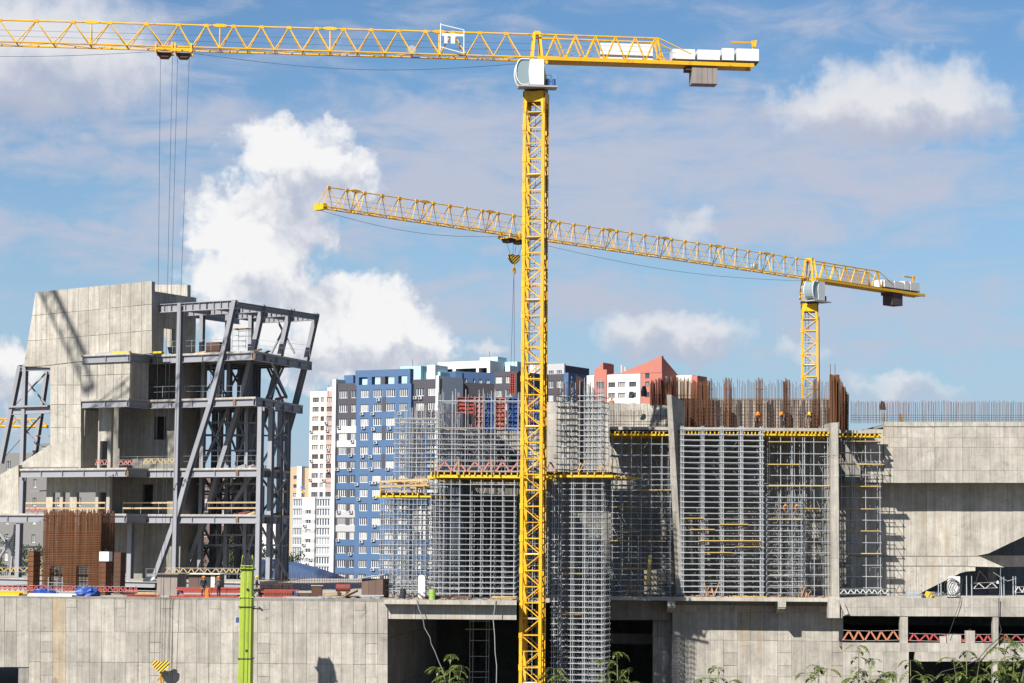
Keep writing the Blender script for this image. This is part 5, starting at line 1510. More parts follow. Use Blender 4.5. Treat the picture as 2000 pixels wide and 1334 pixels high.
# --- cream and pink tower
FPK = Frame(603, 900, 500, 30)
pk = thing('apartment_tower', 'cream and pink apartment tower left of the blue one', 'building', FPK.W(2, 0, 0), 'apartment blocks')
prow = [(776 + 18.5 * k, 785.5 + 18.5 * k) for k in range(16)]
facade(pk, FPK, 0, [(608, 620.5), (624, 631), (635.5, 647.5)], prow, 603, 656, 764, 1400, lambda i, j: M_CREAM if i < 5 else M_PINKF, .6, ['win3', 'win2', 'win3'], M_FRAMED)
b = MB(); b.fbox(FPK, FPK.u(603), FPK.u(656), -.62, -14, 0, FPK.z(625, 767)); b.build('body', M_CREAM, pk)
fblock(pk, 'roof_house', FPK, FPK.u(640, 755, -3), FPK.u(648, 755, -3), -3, -6, FPK.z(645, 768, -3), FPK.z(645, 756, -3), M_FWHITE)
for x, y in ((609, 843), (638, 826), (640, 841), (642, 879), (609, 900), (641, 899), (642, 919), (607, 937), (633, 938)): aircon(pk, FPK, 0, x, y)
# --- low white block with glazed balconies
FLW = Frame(567, 1000, 470, 30)
lw = thing('apartment_block', 'lower white apartment block with glazed balconies in front of the cream tower', 'building', FLW.W(2, 0, 0), 'apartment blocks')
lrow = [(975 + 18.8 * k, 989 + 18.8 * k) for k in range(10)]
facade(lw, FLW, 0, [(571, 588.5)], lrow, 569.5, 590, 971, 1400, lambda i, j: M_LGREY, .5, ['win5'], None, M_PANEB)
facade(lw, FLW, .5, [(596, 606)], [(996 + 18.8 * k, 1004 + 18.8 * k) for k in range(9)], 590, 614, 971, 1400, lambda i, j: M_FWHITE if j % 2 == 0 else M_LGREY, .9, ['win2'])
facade(lw, FLW, 0, [(616, 643.5)], lrow, 614, 645.5, 970, 1400, lambda i, j: M_LGREY, .5, ['win5'], None, M_PANEB)
b = MB(); b.fbox(FLW, FLW.u(569.5), FLW.u(651), -.52, -12, 0, FLW.z(610, 972)); b.build('body', M_LGREY, lw)
for x, y in ((596, 1027), (594, 1064), (601, 1102), (607, 1093)): aircon(lw, FLW, .5, x, y)
# --- beige tower behind
FBG = Frame(566, 900, 560, 30)
bg_ = thing('apartment_block', 'beige apartment block partly hidden behind the steel frame corner', 'building', FBG.W(0, 0, 0), 'apartment blocks')
facade(bg_, FBG, 0, [(572, 579)], [(929 + 17 * k, 936 + 17 * k) for k in range(9)], 540, 584, 912, 1400, lambda i, j: M_BEIGE, .5, ['win2'], M_FRAMED)
b = MB(); b.fbox(FBG, FBG.u(540), FBG.u(603), -.52, -12, 0, FBG.z(580, 914)); b.build('body', M_BEIGE, bg_)
fblock(bg_, 'stair_tower', FBG, FBG.u(584), FBG.u(593), .8, -3, 0, FBG.z(588, 911), M_FWHITE)
# --- charcoal wings right of the blue tower
FW2 = Frame(857, 900, 485, 30)
w2 = thing('apartment_tower', 'charcoal apartment wing with a white portal roof, right of the blue tower', 'building', FW2.W(5, 0, 0), 'apartment blocks')
r2 = [(738 + 26 * k, 751 + 26 * k) for k in range(14)]
facade(w2, FW2, 0, [(866, 880), (893, 907), (918, 932), (944, 956), (966, 979), (986, 999)], r2, 857, 1008, 731, 1400, lambda i, j: M_CHAR, .6, ['win3'] * 6, yref=900)
b = MB(); b.fbox(FW2, FW2.u(857), FW2.u(1008), -.62, -14, 0, FW2.z(930, 727)); b.build('body', M_CHAR, w2)
fblock(w2, 'portal_beam', FW2, FW2.u(855, 715, .8), FW2.u(957, 715, .8), .8, -5, FW2.z(900, 720, .8), FW2.z(900, 706, .8), M_FWHITE)
for a, c in ((855, 861), (884, 890), (930, 935), (951, 957)): fblock(w2, 'portal_post', FW2, FW2.u(a, 715, .8), FW2.u(c, 715, .8), .78, -4.9, FW2.z(900, 738, .8), FW2.z(900, 720, .8), M_FWHITE)
for x0, y0, x1, n_, m in ((937, 698, 972, -3, M_CYAN), (960, 708, 1010, -6, M_CYAN), (987, 714, 996, -2, M_FWHITE), (865, 722, 950, -3, M_CYAN)):
    fblock(w2, 'roof_house', FW2, FW2.u(x0, y0, n_), FW2.u(x1, y0, n_), n_, n_ - 4, FW2.z(930, 735, n_), FW2.z(x0, y0, n_), m)
pole(w2, 'antenna', FW2.at(956, 700, -5), FW2.at(956, 686, -5), .05, M_DARK)
# blue wing whose face turns away to the right
FW3 = Frame(889, 900, 455, -28)
w3 = thing('apartment_tower', 'short blue slab wing with small roof openings, receding to the right', 'building', FW3.W(4, 0, 0), 'apartment blocks')
facade(w3, FW3, 0, [(903, 910), (922, 926), (933, 940), (947, 955)], [(740, 748), (771, 784), (797, 810)], 900, 964, 727, 1400, lambda i, j: M_BLUE if j < 2 else M_CHAR, .5, ['win2'] * 4)
b = MB(); b.fbox(FW3, FW3.u(888), FW3.u(964), -.52, -9, 0, FW3.z(930, 731)); b.build('body', M_BLUE, w3)
fblock(w3, 'edge_fin', FW3, FW3.u(887), FW3.u(900), .3, -9, 0, FW3.z(893, 725), M_BLUE)
FW4 = Frame(1033, 900, 500, 30)
w4 = thing('apartment_tower', 'grey apartment wing behind the main mast with a blue edge', 'building', FW4.W(4, 0, 0), 'apartment blocks')
facade(w4, FW4, 0, [(1052, 1064), (1070, 1080), (1086, 1096)], [(724, 731), (744, 758), (771, 784), (797, 810)], 1046, 1101, 711, 1400, lambda i, j: M_LGREY if j < 2 else M_CHAR, .6, ['win3'] * 3)
b = MB(); b.fbox(FW4, FW4.u(1034), FW4.u(1101), -.62, -12, 0, FW4.z(1070, 714)); b.build('body', M_CHAR, w4)
fblock(w4, 'edge_fin', FW4, FW4.u(1033), FW4.u(1046), .4, -2, 0, FW4.z(1040, 707), M_FWHITE); fblock(w4, 'edge_fin', FW4, FW4.u(1101.5), FW4.u(1110), .2, -10, 0, FW4.z(1105, 728), M_BLUE)
# --- salmon building
FSA = Frame(1250, 780, 430, 30)
sa = thing('office_building', 'salmon and white building with a steep pointed roof, behind the parapet', 'building', FSA.W(0, 0, 0))
def sprism(nm, pts, n_, d, m):
    b = MB(); q = [FSA.at(x, y, n_) for x, y in pts]
    lo = [V((p.x, p.y, 0)) for p in q]
    b.prism(q, FSA.N * -d); return b.build(nm, m, sa)
facade(sa, FSA, .6, [(1187, 1201), (1206, 1221), (1228, 1242)], [(746, 756), (767, 777), (788, 798)], 1184, 1250, 731, 1400, lambda i, j: M_FWHITE, .6, ['win4', 'win4', 'win3'], M_FRAMED)
facade(sa, FSA, .3, [(1260, 1268)], [(729, 739), (745, 755), (766, 776)], 1250, 1292.5, 728, 1400, lambda i, j: M_SALM, .8, ['win2'], M_FRAMED)
sprism('gable', [(1185, 731.5), (1214, 728), (1292.5, 695), (1292.5, 728.5)], .3, .8, M_SALM)
_uE, _zl = FSA.u(1292.5, 720, .3), FSA.z(1292, 742, .3)
b = MB(); _a, _p, _q = FSA.at(1214, 728.3, -.1), FSA.at(1292, 695.4, -.1), None
b.prism([_a, _p, FSA.W(_uE - .5, -9, _zl + .6), FSA.W(FSA.u(1214, 728, -.1), -9, _zl + .3)], V((0, 0, -.25))); b.build('roof_plane', M_SALM, sa)
facade(sa, FSA, .9, [(1165, 1179)], [(746, 759), (767, 777)], 1160, 1184, 722, 1400, lambda i, j: M_SALM, 1.0, ['win3'], M_FRAMED)
b = MB(); b.fbox(FSA, FSA.u(1150), FSA.u(1292, 780, .3), -.55, -8, 0, FSA.z(1250, 733)); b.build('body', M_SALM, sa)
fblock(sa, 'side_wing', FSA, FSA.u(1143), FSA.u(1160), -.5, -6, 0, FSA.z(1150, 733), M_FWHITE)
sprism('turret', [(1163, 722), (1178, 708), (1178, 722)], 0, 4, M_SALM)
fblock(sa, 'chimney', FSA, FSA.u(1182, 715, -4), FSA.u(1190, 715, -4), -4, -6, FSA.z(1186, 735, -4), FSA.z(1186, 711, -4), M_SALM)
for x, y in ((1215, 713), (1222, 717)):
    A = FSA.at(x, 732, -5); B = FSA.at(x, y, -5); pole(sa, 'roof_vent', A, B, .35, M_LGREY)
# right side of the gable, falling back
uE = FSA.u(1292.5, 720, .3)
zpk = FSA.z(1292.5, 695, .3); zlo = FSA.z(1292, 742, .3)
b = MB(); b.prism([FSA.W(uE - .02, .29, 0), FSA.W(uE - .02, -9, 0), FSA.W(uE - .02, -9, zlo + .6), FSA.W(uE - .02, .29, zpk)], FSA.U * -.5); b.build('side_wall', M_SALM, sa)
for x, y in ((1298, 727), (1305, 727), (1298, 747)):
    pass
for k, nn_ in enumerate((-1.6, -3.6)):
    fblock(sa, 'side_window', FSA, uE - .06, uE + .04, nn_ + .5, nn_ - .5, zlo - .4, zlo + .9, M_PANE)
fblock(sa, 'rear_wing', FSA, FSA.u(1320, 740, -6), FSA.u(1352, 740, -6), -6, -10, 0, FSA.z(1330, 733, -6), M_CREAM); fblock(sa, 'rear_wing', FSA, FSA.u(1352.5, 740, -6), FSA.u(1364, 740, -6), -5.5, -10, 0, FSA.z(1358, 734, -6), M_SALM)
# --- buildings glimpsed through the steel frame
def plainblock(label, x0, x1, yt, Y, m, xc, r0, dr, hr, nr, a=30, fm=None):
    fr = Frame((x0 + x1) / 2, 1000, Y, a)
    r = thing('apartment_block', label, 'building', fr.W(0, 0, 0), 'apartment blocks')
    facade(r, fr, 0, xc, [(r0 + dr * k, r0 + dr * k + hr) for k in range(nr)], x0, x1, yt, 1400, lambda i, j: m, .5, ['win2'] * len(xc), fm)
    b = MB(); b.fbox(fr, fr.u(x0), fr.u(x1), -.52, -3, 0, fr.z((x0 + x1) / 2, yt + 3)); b.build('body', m, r)
    return r
plainblock('grey brick block behind the far left end of the steel frame', -60, 214, 884, 380, M_BRICKG, [(-30, -22), (10, 18), (63, 70), (110, 118), (150, 158), (190, 198)], 900, 36, 16, 7)
plainblock('dark roofed grey house above the left slope, behind the frame', 66, 100, 866, 400, M_BRICKG, [(78, 86)], 872, 30, 9, 2)
plainblock('red brick block seen between the steel columns', 388, 450, 932, 400, M_BRICKR, [(398, 404), (415, 421), (432, 438)], 950, 22, 10, 6)
plainblock('second red brick block seen near the corner columns', 452, 500, 945, 430, M_BRICKR, [(460, 466), (476, 482)], 958, 20, 9, 6)
plainblock('white house with blue roof strip seen under the frame corner', 484, 540, 1010, 330, M_FWHITE, [(492, 498), (510, 516)], 1040, 22, 9, 3)
# --- low hall with blue sheet roof
FHB = Frame(600, 1100, 285, 20)
hb_ = thing('low_hall', 'low hall with a curved blue sheet-metal roof right behind the deck', 'building', FHB.W(0, 0, 0))
pts = [(480, 1200), (480, 1104), (510, 1094), (540, 1097), (580, 1107), (620, 1120), (660, 1136), (668, 1200)]
b = MB(); b.prism([FHB.at(x, y, 0) for x, y in pts], FHB.N * -5); b.build('hall_body', M_ROOFB, hb_)
for k in range(18):
    x = 512 + k * 8.5; y = 1094 + max(0, (x - 520)) * .29
    A = FHB.at(x, y - 1, .05); pole(hb_, 'roof_seam', A, A - FHB.N * 4.8, .05, M_ROOFB)
b = MB(); b.fbox(FHB, FHB.u(484), FHB.u(664), -.3, -4.5, 0, FHB.z(600, 1195)); b.build('hall_base', M_LGREY, hb_)
# --- flower-shaped pinwheel on the white block
pwm = [mat('pin_blue', (.03, .16, .42), .6), mat('pin_magenta', (.45, .03, .22), .6), mat('pin_yellow', (.6, .5, .05), .6)]
pf = thing('pinwheel_sign', 'small multicoloured petal sign on the roof of the white block', 'sign', FLW.at(592, 970, -1))
c0 = FLW.at(590.5, 956, -1)
for k in range(9):
    t = 2 * math.pi * k / 9
    d1 = FLW.U * math.cos(t) + V((0, 0, 1)) * math.sin(t); d2 = FLW.U * math.cos(t + .3) + V((0, 0, 1)) * math.sin(t + .3)
    b = MB(); b.prism([c0, c0 + d1 * .75, c0 + (d1 + d2) * .5, c0 + d2 * .75], FLW.N * .05); b.build('petal', pwm[k // 3], pf)
pole(pf, 'stand', FLW.at(592, 973, -1), c0, .06, M_DARK)
# ================================================================== things on the decks
FDK = Frame(1000, 1045, 184)
def ribbon(label, p0, p1, h, period, m, name='safety_ribbon', group='zigzag safety ribbons', sag=.0, w=.10):
    """zigzag barrier strip hung between two lines"""
    p0, p1 = V(p0), V(p1); L = (p1 - p0).length; n = max(2, int(L / (period / 2)))
    o = thing(name, label, 'ribbon', p0, group)
    b = MB(); d = (p1 - p0).normalized(); side = V((d.y, -d.x, 0)).normalized() * .01
    t = [0.0]
    for k in range(n): t.append(t[-1] + random.uniform(.6, 1.4))
    t = [q / t[-1] for q in t]
    pts = []
    for k in range(n + 1):
        q = p0.lerp(p1, t[k]) + V((0, 0, (h if k % 2 else 0) - sag * 4 * t[k] * (1 - t[k]) + random.uniform(-.04, .04)))
        pts.append(q)
    for a, c in zip(pts[:-1], pts[1:]):
        b.prism([a - d * w / 2 - side, a + d * w / 2 - side, c + d * w / 2 - side, c - d * w / 2 - side], side * 2)
    b.build('zigzag_strip', m, o)
    for zz in (0, h):
        bb = MB(); bb.path([p0.lerp(p1, k / 10) + V((0, 0, zz - sag * 4 * (k / 10) * (1 - k / 10))) for k in range(11)], .012, 4); bb.build('line', M_WHITE, o)
    return o
M_RIBR = mat('ribbon_red', (.36, .06, .06), .6, 0, .15, 3)
M_RIBO = mat('ribbon_orange', (.40, .15, .08), .6, 0, .15, 3)
M_RIBY = mat('ribbon_straw', (.44, .32, .13), .6, 0, .15, 3)
M_RIBW = mat('ribbon_white', (.46, .46, .44), .6, 0, .15, 3)
M_RIBP = mat('ribbon_pale_red', (.40, .15, .13), .6, 0, .15, 3)
def rb(label, a, c, Y, h, per, m, sag=0, w=.10): return ribbon(label, P(*a, Y), P(*c, Y), h, per, m, sag=sag, w=w)
rb('orange zigzag ribbon in the leftmost low opening of the right hall', (1646, 1250), (1756, 1250), 195.2, .85, .95, M_RIBO, .06, .17)
rb('red zigzag ribbon in the low opening between the two hall columns', (1776, 1251), (1936, 1253), 195.2, .62, .85, M_RIBR, .03, .17)
rb('red zigzag ribbon in the low opening at the right picture edge', (1952, 1252), (2060, 1253), 195.2, .6, .85, M_RIBR, .03, .16)
rb('white zigzag ribbon along the deck edge before the free scaffold tower', (1641, 1160), (1735, 1160), 195.9, .42, .55, M_RIBW)
rb('white zigzag ribbon across the dark ramp opening', (1902, 1150), (1948, 1148), 196.2, .5, .9, M_RIBW)
rb('white zigzag ribbon at the right end of the upper deck', (1982, 1157), (2060, 1157), 196.2, .5, .6, M_RIBW)
rb('faded red zigzag ribbon on the yellow platform left of the main mast', (850, 921), (1012, 921), 182.9, .85, 1.25, M_RIBP, .0, .16)
rb('faded red zigzag ribbon on the yellow platform right of the main mast', (1066, 921), (1088, 921), 186.4, .8, 1.1, M_RIBP, .0, .16)
rb('red zigzag ribbon along the deck in front of the rust cage', (0, 1153), (268, 1156), 184.5, .42, .38, M_RIBR)
rb('straw zigzag ribbon at the foot of the far left columns', (-20, 1117), (84, 1117), 197, .42, .6, M_RIBY)
rb('straw zigzag ribbon at the foot of the slanted columns', (322, 1119), (480, 1120), 196, .45, .62, M_RIBY)
rb('red zigzag ribbon by the small door on the first floor', (186, 908), (212, 908), 203.5, .45, .4, M_RIBP)
rb('pale red zigzag ribbon right of the small door on the first floor', (230, 908), (262, 908), 203, .45, .4, M_RIBP)
rb('straw zigzag ribbon on the first floor beside the front column', (280, 906), (340, 906), 202, .5, .5, M_RIBY)
rb('dark red zigzag ribbon on the second slab at far left', (50, 1001), (90, 1001), 208, .4, .5, M_RIBR)
# --- big rebar cage
FCG = Frame(140, 1100, 191, 18)
cg = thing('rebar_cage', 'large rust-brown rebar cage with two openings at its foot, on the left deck', 'rebar', FCG.W(0, 0, ZD))
zc = lambda y: FCG.z(140, y)
u0, u1 = FCG.u(84, 1100), FCG.u(195, 1100)
holes = [(FCG.u(101, 1100), FCG.u(123, 1100)), (FCG.u(150, 1100), FCG.u(173, 1100))]
zh = zc(1105); zt = zc(1036); zbot = ZD
DC = 2.6
for layer, n_ in enumerate((0, -.35, -1.2, -DC)):
    k = 0; u_ = u0
    while u_ <= u1:
        top = zc(997) + random.uniform(-.3, .15)
        inh = any(a < u_ < c for a, c in holes) and layer < 2
        pole(cg, 'vertical_bar', FCG.W(u_, n_, zh if inh else zbot), FCG.W(u_ + random.uniform(-.03, .03), n_, top), .034, M_RUSTO if layer < 2 else M_RUST)
        u_ += .095 if layer == 0 else .13
z = zbot + .06
while z < zt:
    for n_ in (.04, -.31, -DC):
        segs = [(u0 - .05, u1 + .05)]
        if z < zh and n_ > -1: segs = [(u0 - .05, holes[0][0]), (holes[0][1], holes[1][0]), (holes[1][1], u1 + .05)]
        for a, c in segs: pole(cg, 'tie_bar', FCG.W(a, n_, z), FCG.W(c, n_, z), .028, M_RUSTO)
    pole(cg, 'tie_bar', FCG.W(u1 + .04, .05, z), FCG.W(u1 + .04, -DC, z), .022, M_RUST)
    z += .15
for k in range(22): pole(cg, 'vertical_bar', FCG.W(u1, -DC * k / 22, zbot), FCG.W(u1, -DC * k / 22, zc(997) + random.uniform(-.3, .1)), .026, M_RUST)
for z in (zc(1006), zc(1022)): pole(cg, 'tie_bar', FCG.W(u0, .04, z), FCG.W(u1, .04, z), .022, M_RUST)
# --- rust formwork posts
def rustpost(label, x0, x1, y0, y1, Y, side=.9, m=None, cap=False):
    fr = Frame((x0 + x1) / 2, 1100, Y, 22)
    (u0, z1), (u1, _) = fr.uz(x0, y0), fr.uz(x1, y0)
    r = thing('column_formwork', label, 'formwork', fr.W((u0 + u1) / 2, 0, ZD), 'rusty column forms')
    fblock(r, 'face_plate', fr, u0, u1, 0, -side, ZD, z1, m or M_RUSTO)
    k = ZD + .2
    while k < z1:
        fblock(r, 'stiffening_rib', fr, u0 - .03, u1 + .03, .03, -side - .03, k, k + .05, M_RUSTD if not m else m); k += .42
    if cap:
        fblock(r, 'white_box', fr, u0 + .02, u1 + .3, .06, -.5, z1 + .002, z1 + .8, M_WHITE)
        pole(r, 'lamp_stub', fr.W(u1, 0, z1 + .8), fr.W(u1, 0, z1 + 1.0), .05, M_DARK)
rustpost('orange rusty column form left of the rebar cage', 55, 66, 1077, 1145, 189, 1.0)
rustpost('rusty column form carrying a small white box, right of the cage', 194, 207, 1096, 1155, 186, .9, None, True)
rustpost('dark rusty column form standing apart right of the cage', 223, 236, 1079, 1150, 190, .8, M_RUSTD)
# --- tarpaulin heaps
def lump(name, label, cat, c, sx, sy, sz, m, seed=1, group=None):
    rnd = random.Random(seed); b = MB(); nu, nv = 18, 7
    off = [[rnd.uniform(.78, 1.18) for _ in range(nu)] for _ in range(nv + 1)]
    vs = []
    for j in range(nv + 1):
        t = math.pi / 2 * j / nv
        for i in range(nu):
            a = 2 * math.pi * i / nu; q = off[j][i] if j < nv else 1
            vs.append((c[0] + sx * math.cos(a) * math.cos(t) ** .5 * q, c[1] + sy * math.sin(a) * math.cos(t) ** .5 * q, c[2] + sz * math.sin(t) * (.85 + .15 * q)))
    fs = [(j * nu + i, j * nu + (i + 1) % nu, (j + 1) * nu + (i + 1) % nu, (j + 1) * nu + i) for j in range(nv) for i in range(nu)]
    b.add(vs, fs); o = b.build(name, m, loc=c); setp(o, label, cat, group); return o
M_TARP = mat('tarp_blue', (.022, .065, .26), .4, 0, .25, 3, bump=.6, spec=.4)
def dk(px, Y, dz=0.0): q = P(px, 1160, Y); return (q.x, Y, ZD + dz)
lump('tarpaulin', 'blue tarpaulin heap left of the rebar cage openings', 'tarpaulin', dk(87, 183), 1.05, .8, .62, M_TARP, 3)
lump('tarpaulin', 'larger blue tarpaulin heap below the right cage opening', 'tarpaulin', dk(169, 183), 1.05, .9, .78, M_TARP, 5)
lump('cloth_heap', 'small white cloth heap at the foot of the slanted column', 'cloth', (P(293, 1130, 196).x, 196, zl['base']), .6, .4, .45, M_WHITE, 8)
def stack(name, label, cat, x0, x1, Y, n, h, m, w=.14, dz=0.0, jig=.4, rows=3, group=None):
    r = thing(name, label, cat, dk((x0 + x1) / 2, Y, dz), group)
    for k in range(n):
        z = ZD + dz + h / 2 + (k // rows) * h; y = Y + (k % rows) * w * 1.15
        A = P(x0, 1160, Y).x + random.uniform(-jig, jig); B = P(x1, 1160, Y).x + random.uniform(-jig, jig)
        span(r, 'bar', (A, y + random.uniform(-.03, .03), z), (B, y + random.uniform(-.06, .06), z), w, h * .94, random.choice(m) if isinstance(m, (list, tuple)) else m)
    return r
stack('beam_stack', 'stack of yellow formwork beams at the left edge of the deck', 'beams', -20, 44, 182.5, 9, .12, M_BEAMY)
stack('pipe_stack', 'white pipes lying on the deck edge below the tarpaulins', 'pipes', 57, 142, 181.3, 4, .12, M_WHITE)
stack('beam_stack', 'red steel beams piled beside the plywood box, behind the two workers', 'beams', 352, 470, 185, 15, .15, [M_RED, M_RED, M_REDP, M_GALV, M_BLUEF], .2)
stack('beam_stack', 'low row of red beams on the deck edge in front of the workers', 'beams', 330, 468, 181.6, 3, .12, M_RED)
stack('beam_stack', 'blue steel beams lying right of the workers', 'beams', 430, 473, 186.5, 9, .14, [M_BLUEF, M_GALV], .2, dz=.25)
stack('beam_stack', 'red formwork rails stacked right of the green boom', 'beams', 506, 580, 184.5, 9, .17, [M_RED, M_REDP, M_RUSTD, M_RED], .22)
stack('sheet_stack', 'pale grey metal sheets on the deck edge right of the red rails', 'sheets', 560, 655, 181.6, 6, .06, M_GALV, .3)
stack('sheet_stack', 'loose pale boards between the red rails and the plywood shed', 'sheets', 625, 700, 183, 5, .08, [M_GALVD, M_PLANK], .25)
stack('beam_stack', 'red steel props on the deck behind the zigzag ribbon', 'beams', 250, 305, 182, 4, .1, M_RED)
ramp = thing('board_stack', 'brown boards leaning on a heap left of the plywood shed', 'boards', dk(683, 182.3))
for k in range(7):
    A = V(dk(664 + k * 1.5, 182 + k * .12, .05)); B = V(dk(699, 182.2 + k * .12, .75 - .03 * k)); span(ramp, 'board', A, B, .14, .06, M_RUSTO if k % 2 else M_PLANK)
# ladder-like red panel
lr = thing('formwork_panel', 'red ladder-ribbed panel lying right of the green boom', 'formwork', dk(545, 183))
for dy, z in ((0, .12), (0, .62)): span(lr, 'rail', V(dk(515, 183.0, z)), V(dk(583, 183.0, z)), .08, .1, M_RED)
for k in range(13): span(lr, 'rung', V(dk(517 + k * 5.2, 183.0, .1)), V(dk(519 + k * 5.2, 183.0, .62)), .06, .1, M_RED if k < 11 else M_BLUEF, up=V((0, 1, 0)))
# --- sheds
def shed(label, x0, x1, y0, Y, depth, m, roof=None, slant=0.0, seams=3, a=12, name='plywood_shed'):
    fr = Frame((x0 + x1) / 2, 1150, Y, a)
    u0, u1 = fr.u(x0, 1150), fr.u(x1, 1150); z1 = fr.z((x0 + x1) / 2, y0)
    r = thing(name, label, 'shed', fr.W((u0 + u1) / 2, 0, ZD))
    n = seams
    for k in range(n): fblock(r, 'wall_board', fr, lerp(u0, u1, k / n) + .01, lerp(u0, u1, (k + 1) / n) - .01, 0, -.06, ZD, z1, m)
    for k in range(n): fblock(r, 'wall_board', fr, u1 - .06, u1, -.065 - k * depth / n, -(k + 1) * depth / n + .01, ZD, z1, m)
    fblock(r, 'rear_board', fr, u0, u1 - .07, -depth, -depth - .05, ZD, z1, m); fblock(r, 'side_board', fr, u0, u0 + .05, -.07, -depth + .01, ZD, z1, m)
    b = MB(); b.prism([fr.W(u0 - .35, .3, z1 + .01), fr.W(u1 + .2, .3, z1 + slant + .01), fr.W(u1 + .2, -depth - .2, z1 + slant + .01), fr.W(u0 - .35, -depth - .2, z1 + .01)], V((0, 0, .07))); b.build('roof_sheet', roof or m, r)
    return r, fr, u0, u1, z1
M_PLYG = mat('plywood_greyed', (.19, .165, .15), .8, 0, .2, 1.5, .08, streak=.1)
shed('greyish plywood box on the left deck at the foot of the slanted columns', 306, 346, 1122, 186, 2.2, M_PLYG)
r, fr, u0, u1, z1 = shed('dark plywood shed with a slanted pale roof near the scaffolds', 706, 748, 1131, 183.5, 2.0, M_PLY, M_GALV, .35)
cb, fr, u0, u1, z1 = shed('small site cabin with an open dark door behind the workers', 368, 426, 1122, 192, 2.4, M_PLY, M_WHITE, 0, 3, 5)
fblock(cb, 'door_leaf', fr, u0 + 1.35, u0 + 1.95, .05, .02, ZD + .1, z1 - .15, M_DARK); fblock(cb, 'cream_panel', fr, u0 + 1.97, u1 - .3, .06, .02, ZD + .1, z1 - .1, M_CREAM)
bx = thing('steel_bin', 'brown steel bin with a timber rim on the deck edge', 'bin', dk(619, 184))
for dx in (-.4, .4): span(bx, 'side_plate', V(dk(619, 184.3, 0)) + V((dx, 0, 0)), V(dk(619, 184.3, .95)) + V((dx, 0, 0)), .05, .8, M_RUSTD, up=V((0, 1, 0)))
for dy in (-.4, .4): span(bx, 'side_plate', V(dk(619, 184.3 + dy, 0)), V(dk(619, 184.3 + dy, .95)), .8, .05, M_RUSTD, up=V((0, 1, 0)))
for dy in (-.45, .45): span(bx, 'rim', V(dk(619, 184.3 + dy, .98)) - V((.5, 0, 0)), V(dk(619, 184.3 + dy, .98)) + V((.5, 0, 0)), .1, .06, M_PLANK)
# white board, barrels, tank
wb = thing('door_panel', 'upright white panel leaning before the dense scaffold', 'panel', dk(822, 182.2))
b = MB(); q = P(816, 1166, 182.2); w_ = .56
prof = [(0, 0), (w_, 0), (w_, 1.75)] + [(w_ / 2 + w_ / 2 * math.cos(t * math.pi / 8), 1.75 + .22 * math.sin(t * math.pi / 8)) for t in range(1, 8)] + [(0, 1.75)]
b.prism([(q.x + x, 182.2 + z * .06, ZD + z) for x, z in prof], V((0, .12, 0))); b.build('board', M_WHITE, wb)
span(wb, 'prop', (q.x + .3, 182.4, ZD + 1.2), (q.x + .5, 183.2, ZD), .06, .06, M_PLANK)
def barrel(label, px, Y, r_, h, m, cat='barrel'):
    c = V(dk(px, Y)); o = thing('barrel', label, cat, c)
    b = MB()
    for z0, z1, ra, rb_ in ((0, h * .3, r_ * .96, r_), (h * .3, h * .36, r_ * 1.05, r_ * 1.05), (h * .36, h * .62, r_, r_), (h * .62, h * .68, r_ * 1.05, r_ * 1.05), (h * .68, h * .95, r_, r_ * .96), (h * .95, h, r_ * .9, r_ * .9)):
        b.tube(c + V((0, 0, z0)), c + V((0, 0, z1)), ra, 14, rb_)
    b.build('drum', m, o)
    bb = MB(); bb.tube(c + V((.1, -.05, h)), c + V((.1, -.05, h + .04)), .05, 8); bb.build('bung', M_DARK, o)
barrel('lime green barrel at the deck edge left of the mast', 844, 180.4, .27, .85, mat('barrel_green', (.22, .36, .07), .5))
barrel('black barrel beside the cable tangle', 787, 181.2, .25, .85, M_DARK)
tk = thing('tank', 'dark red tank lying behind the starter bars', 'tank', dk(670, 187))
b = MB(); c = V(dk(656, 187, .75)); e = V(dk(684, 187, .75)); b.tube(c, e, .32, 14); b.build('shell', M_REDW, tk)
for t in (.2, .8): 
    q = c.lerp(e, t); span(tk, 'saddle', q - V((0, 0, .75)), q - V((0, 0, .25)), .2, .4, M_RUSTD, up=V((0, 1, 0)))
for k in range(4):
    rndm = random.Random(40 + k); pts = []
    x0 = (758, 770, 782, 800)[k]
    for t in range(16): pts.append(V(dk(x0 + t * 2.2 + rndm.uniform(-2, 2), 182 + rndm.uniform(-.2, .4), .05 + .55 * abs(math.sin(t * .6 + k)) * (.5 + .5 * rndm.random()))))
    ob = MB().path(pts, .03, 5).build('cable_loop', M_DARK, loc=pts[0]); setp(ob, ('black cable loops at the corner of the plywood shed', 'black cable coil left of the black barrel', 'black cable coil around the black barrel', 'black cable running to the white panel')[k], 'cable', 'black cables by the shed')
rebar_row('row of thin starter bars behind the clutter between steel frame and shed', 542, 715, 4.6, 1118, 1150, 189, .018, M_RUSTD, .12, (1134, 1140))
rebar_row('low rusty bars under the steel frame corner', 508, 572, 2.5, 1137, 1160, 188, .025, M_RUSTD, .1, (1142, 1148))
fpanel('small galvanised guard frame standing before the cage opening', 94, 1123, 122, 1158, M_GALV, Y=182.6, ribs=2, name='guard_frame', grp='guard frames') if False else None
gf = thing('guard_frame', 'small galvanised guard frame standing before the cage opening', 'frame', dk(108, 182.4))
for x in (94, 111, 121): pole(gf, 'post', V(dk(x, 182.4)), V(dk(x, 182.4, 1.55)), .03, M_GALV)
for z in (.5, 1.1): pole(gf, 'rail', V(dk(92, 182.4, z)), V(dk(123, 182.4, z)), .025, M_GALV)
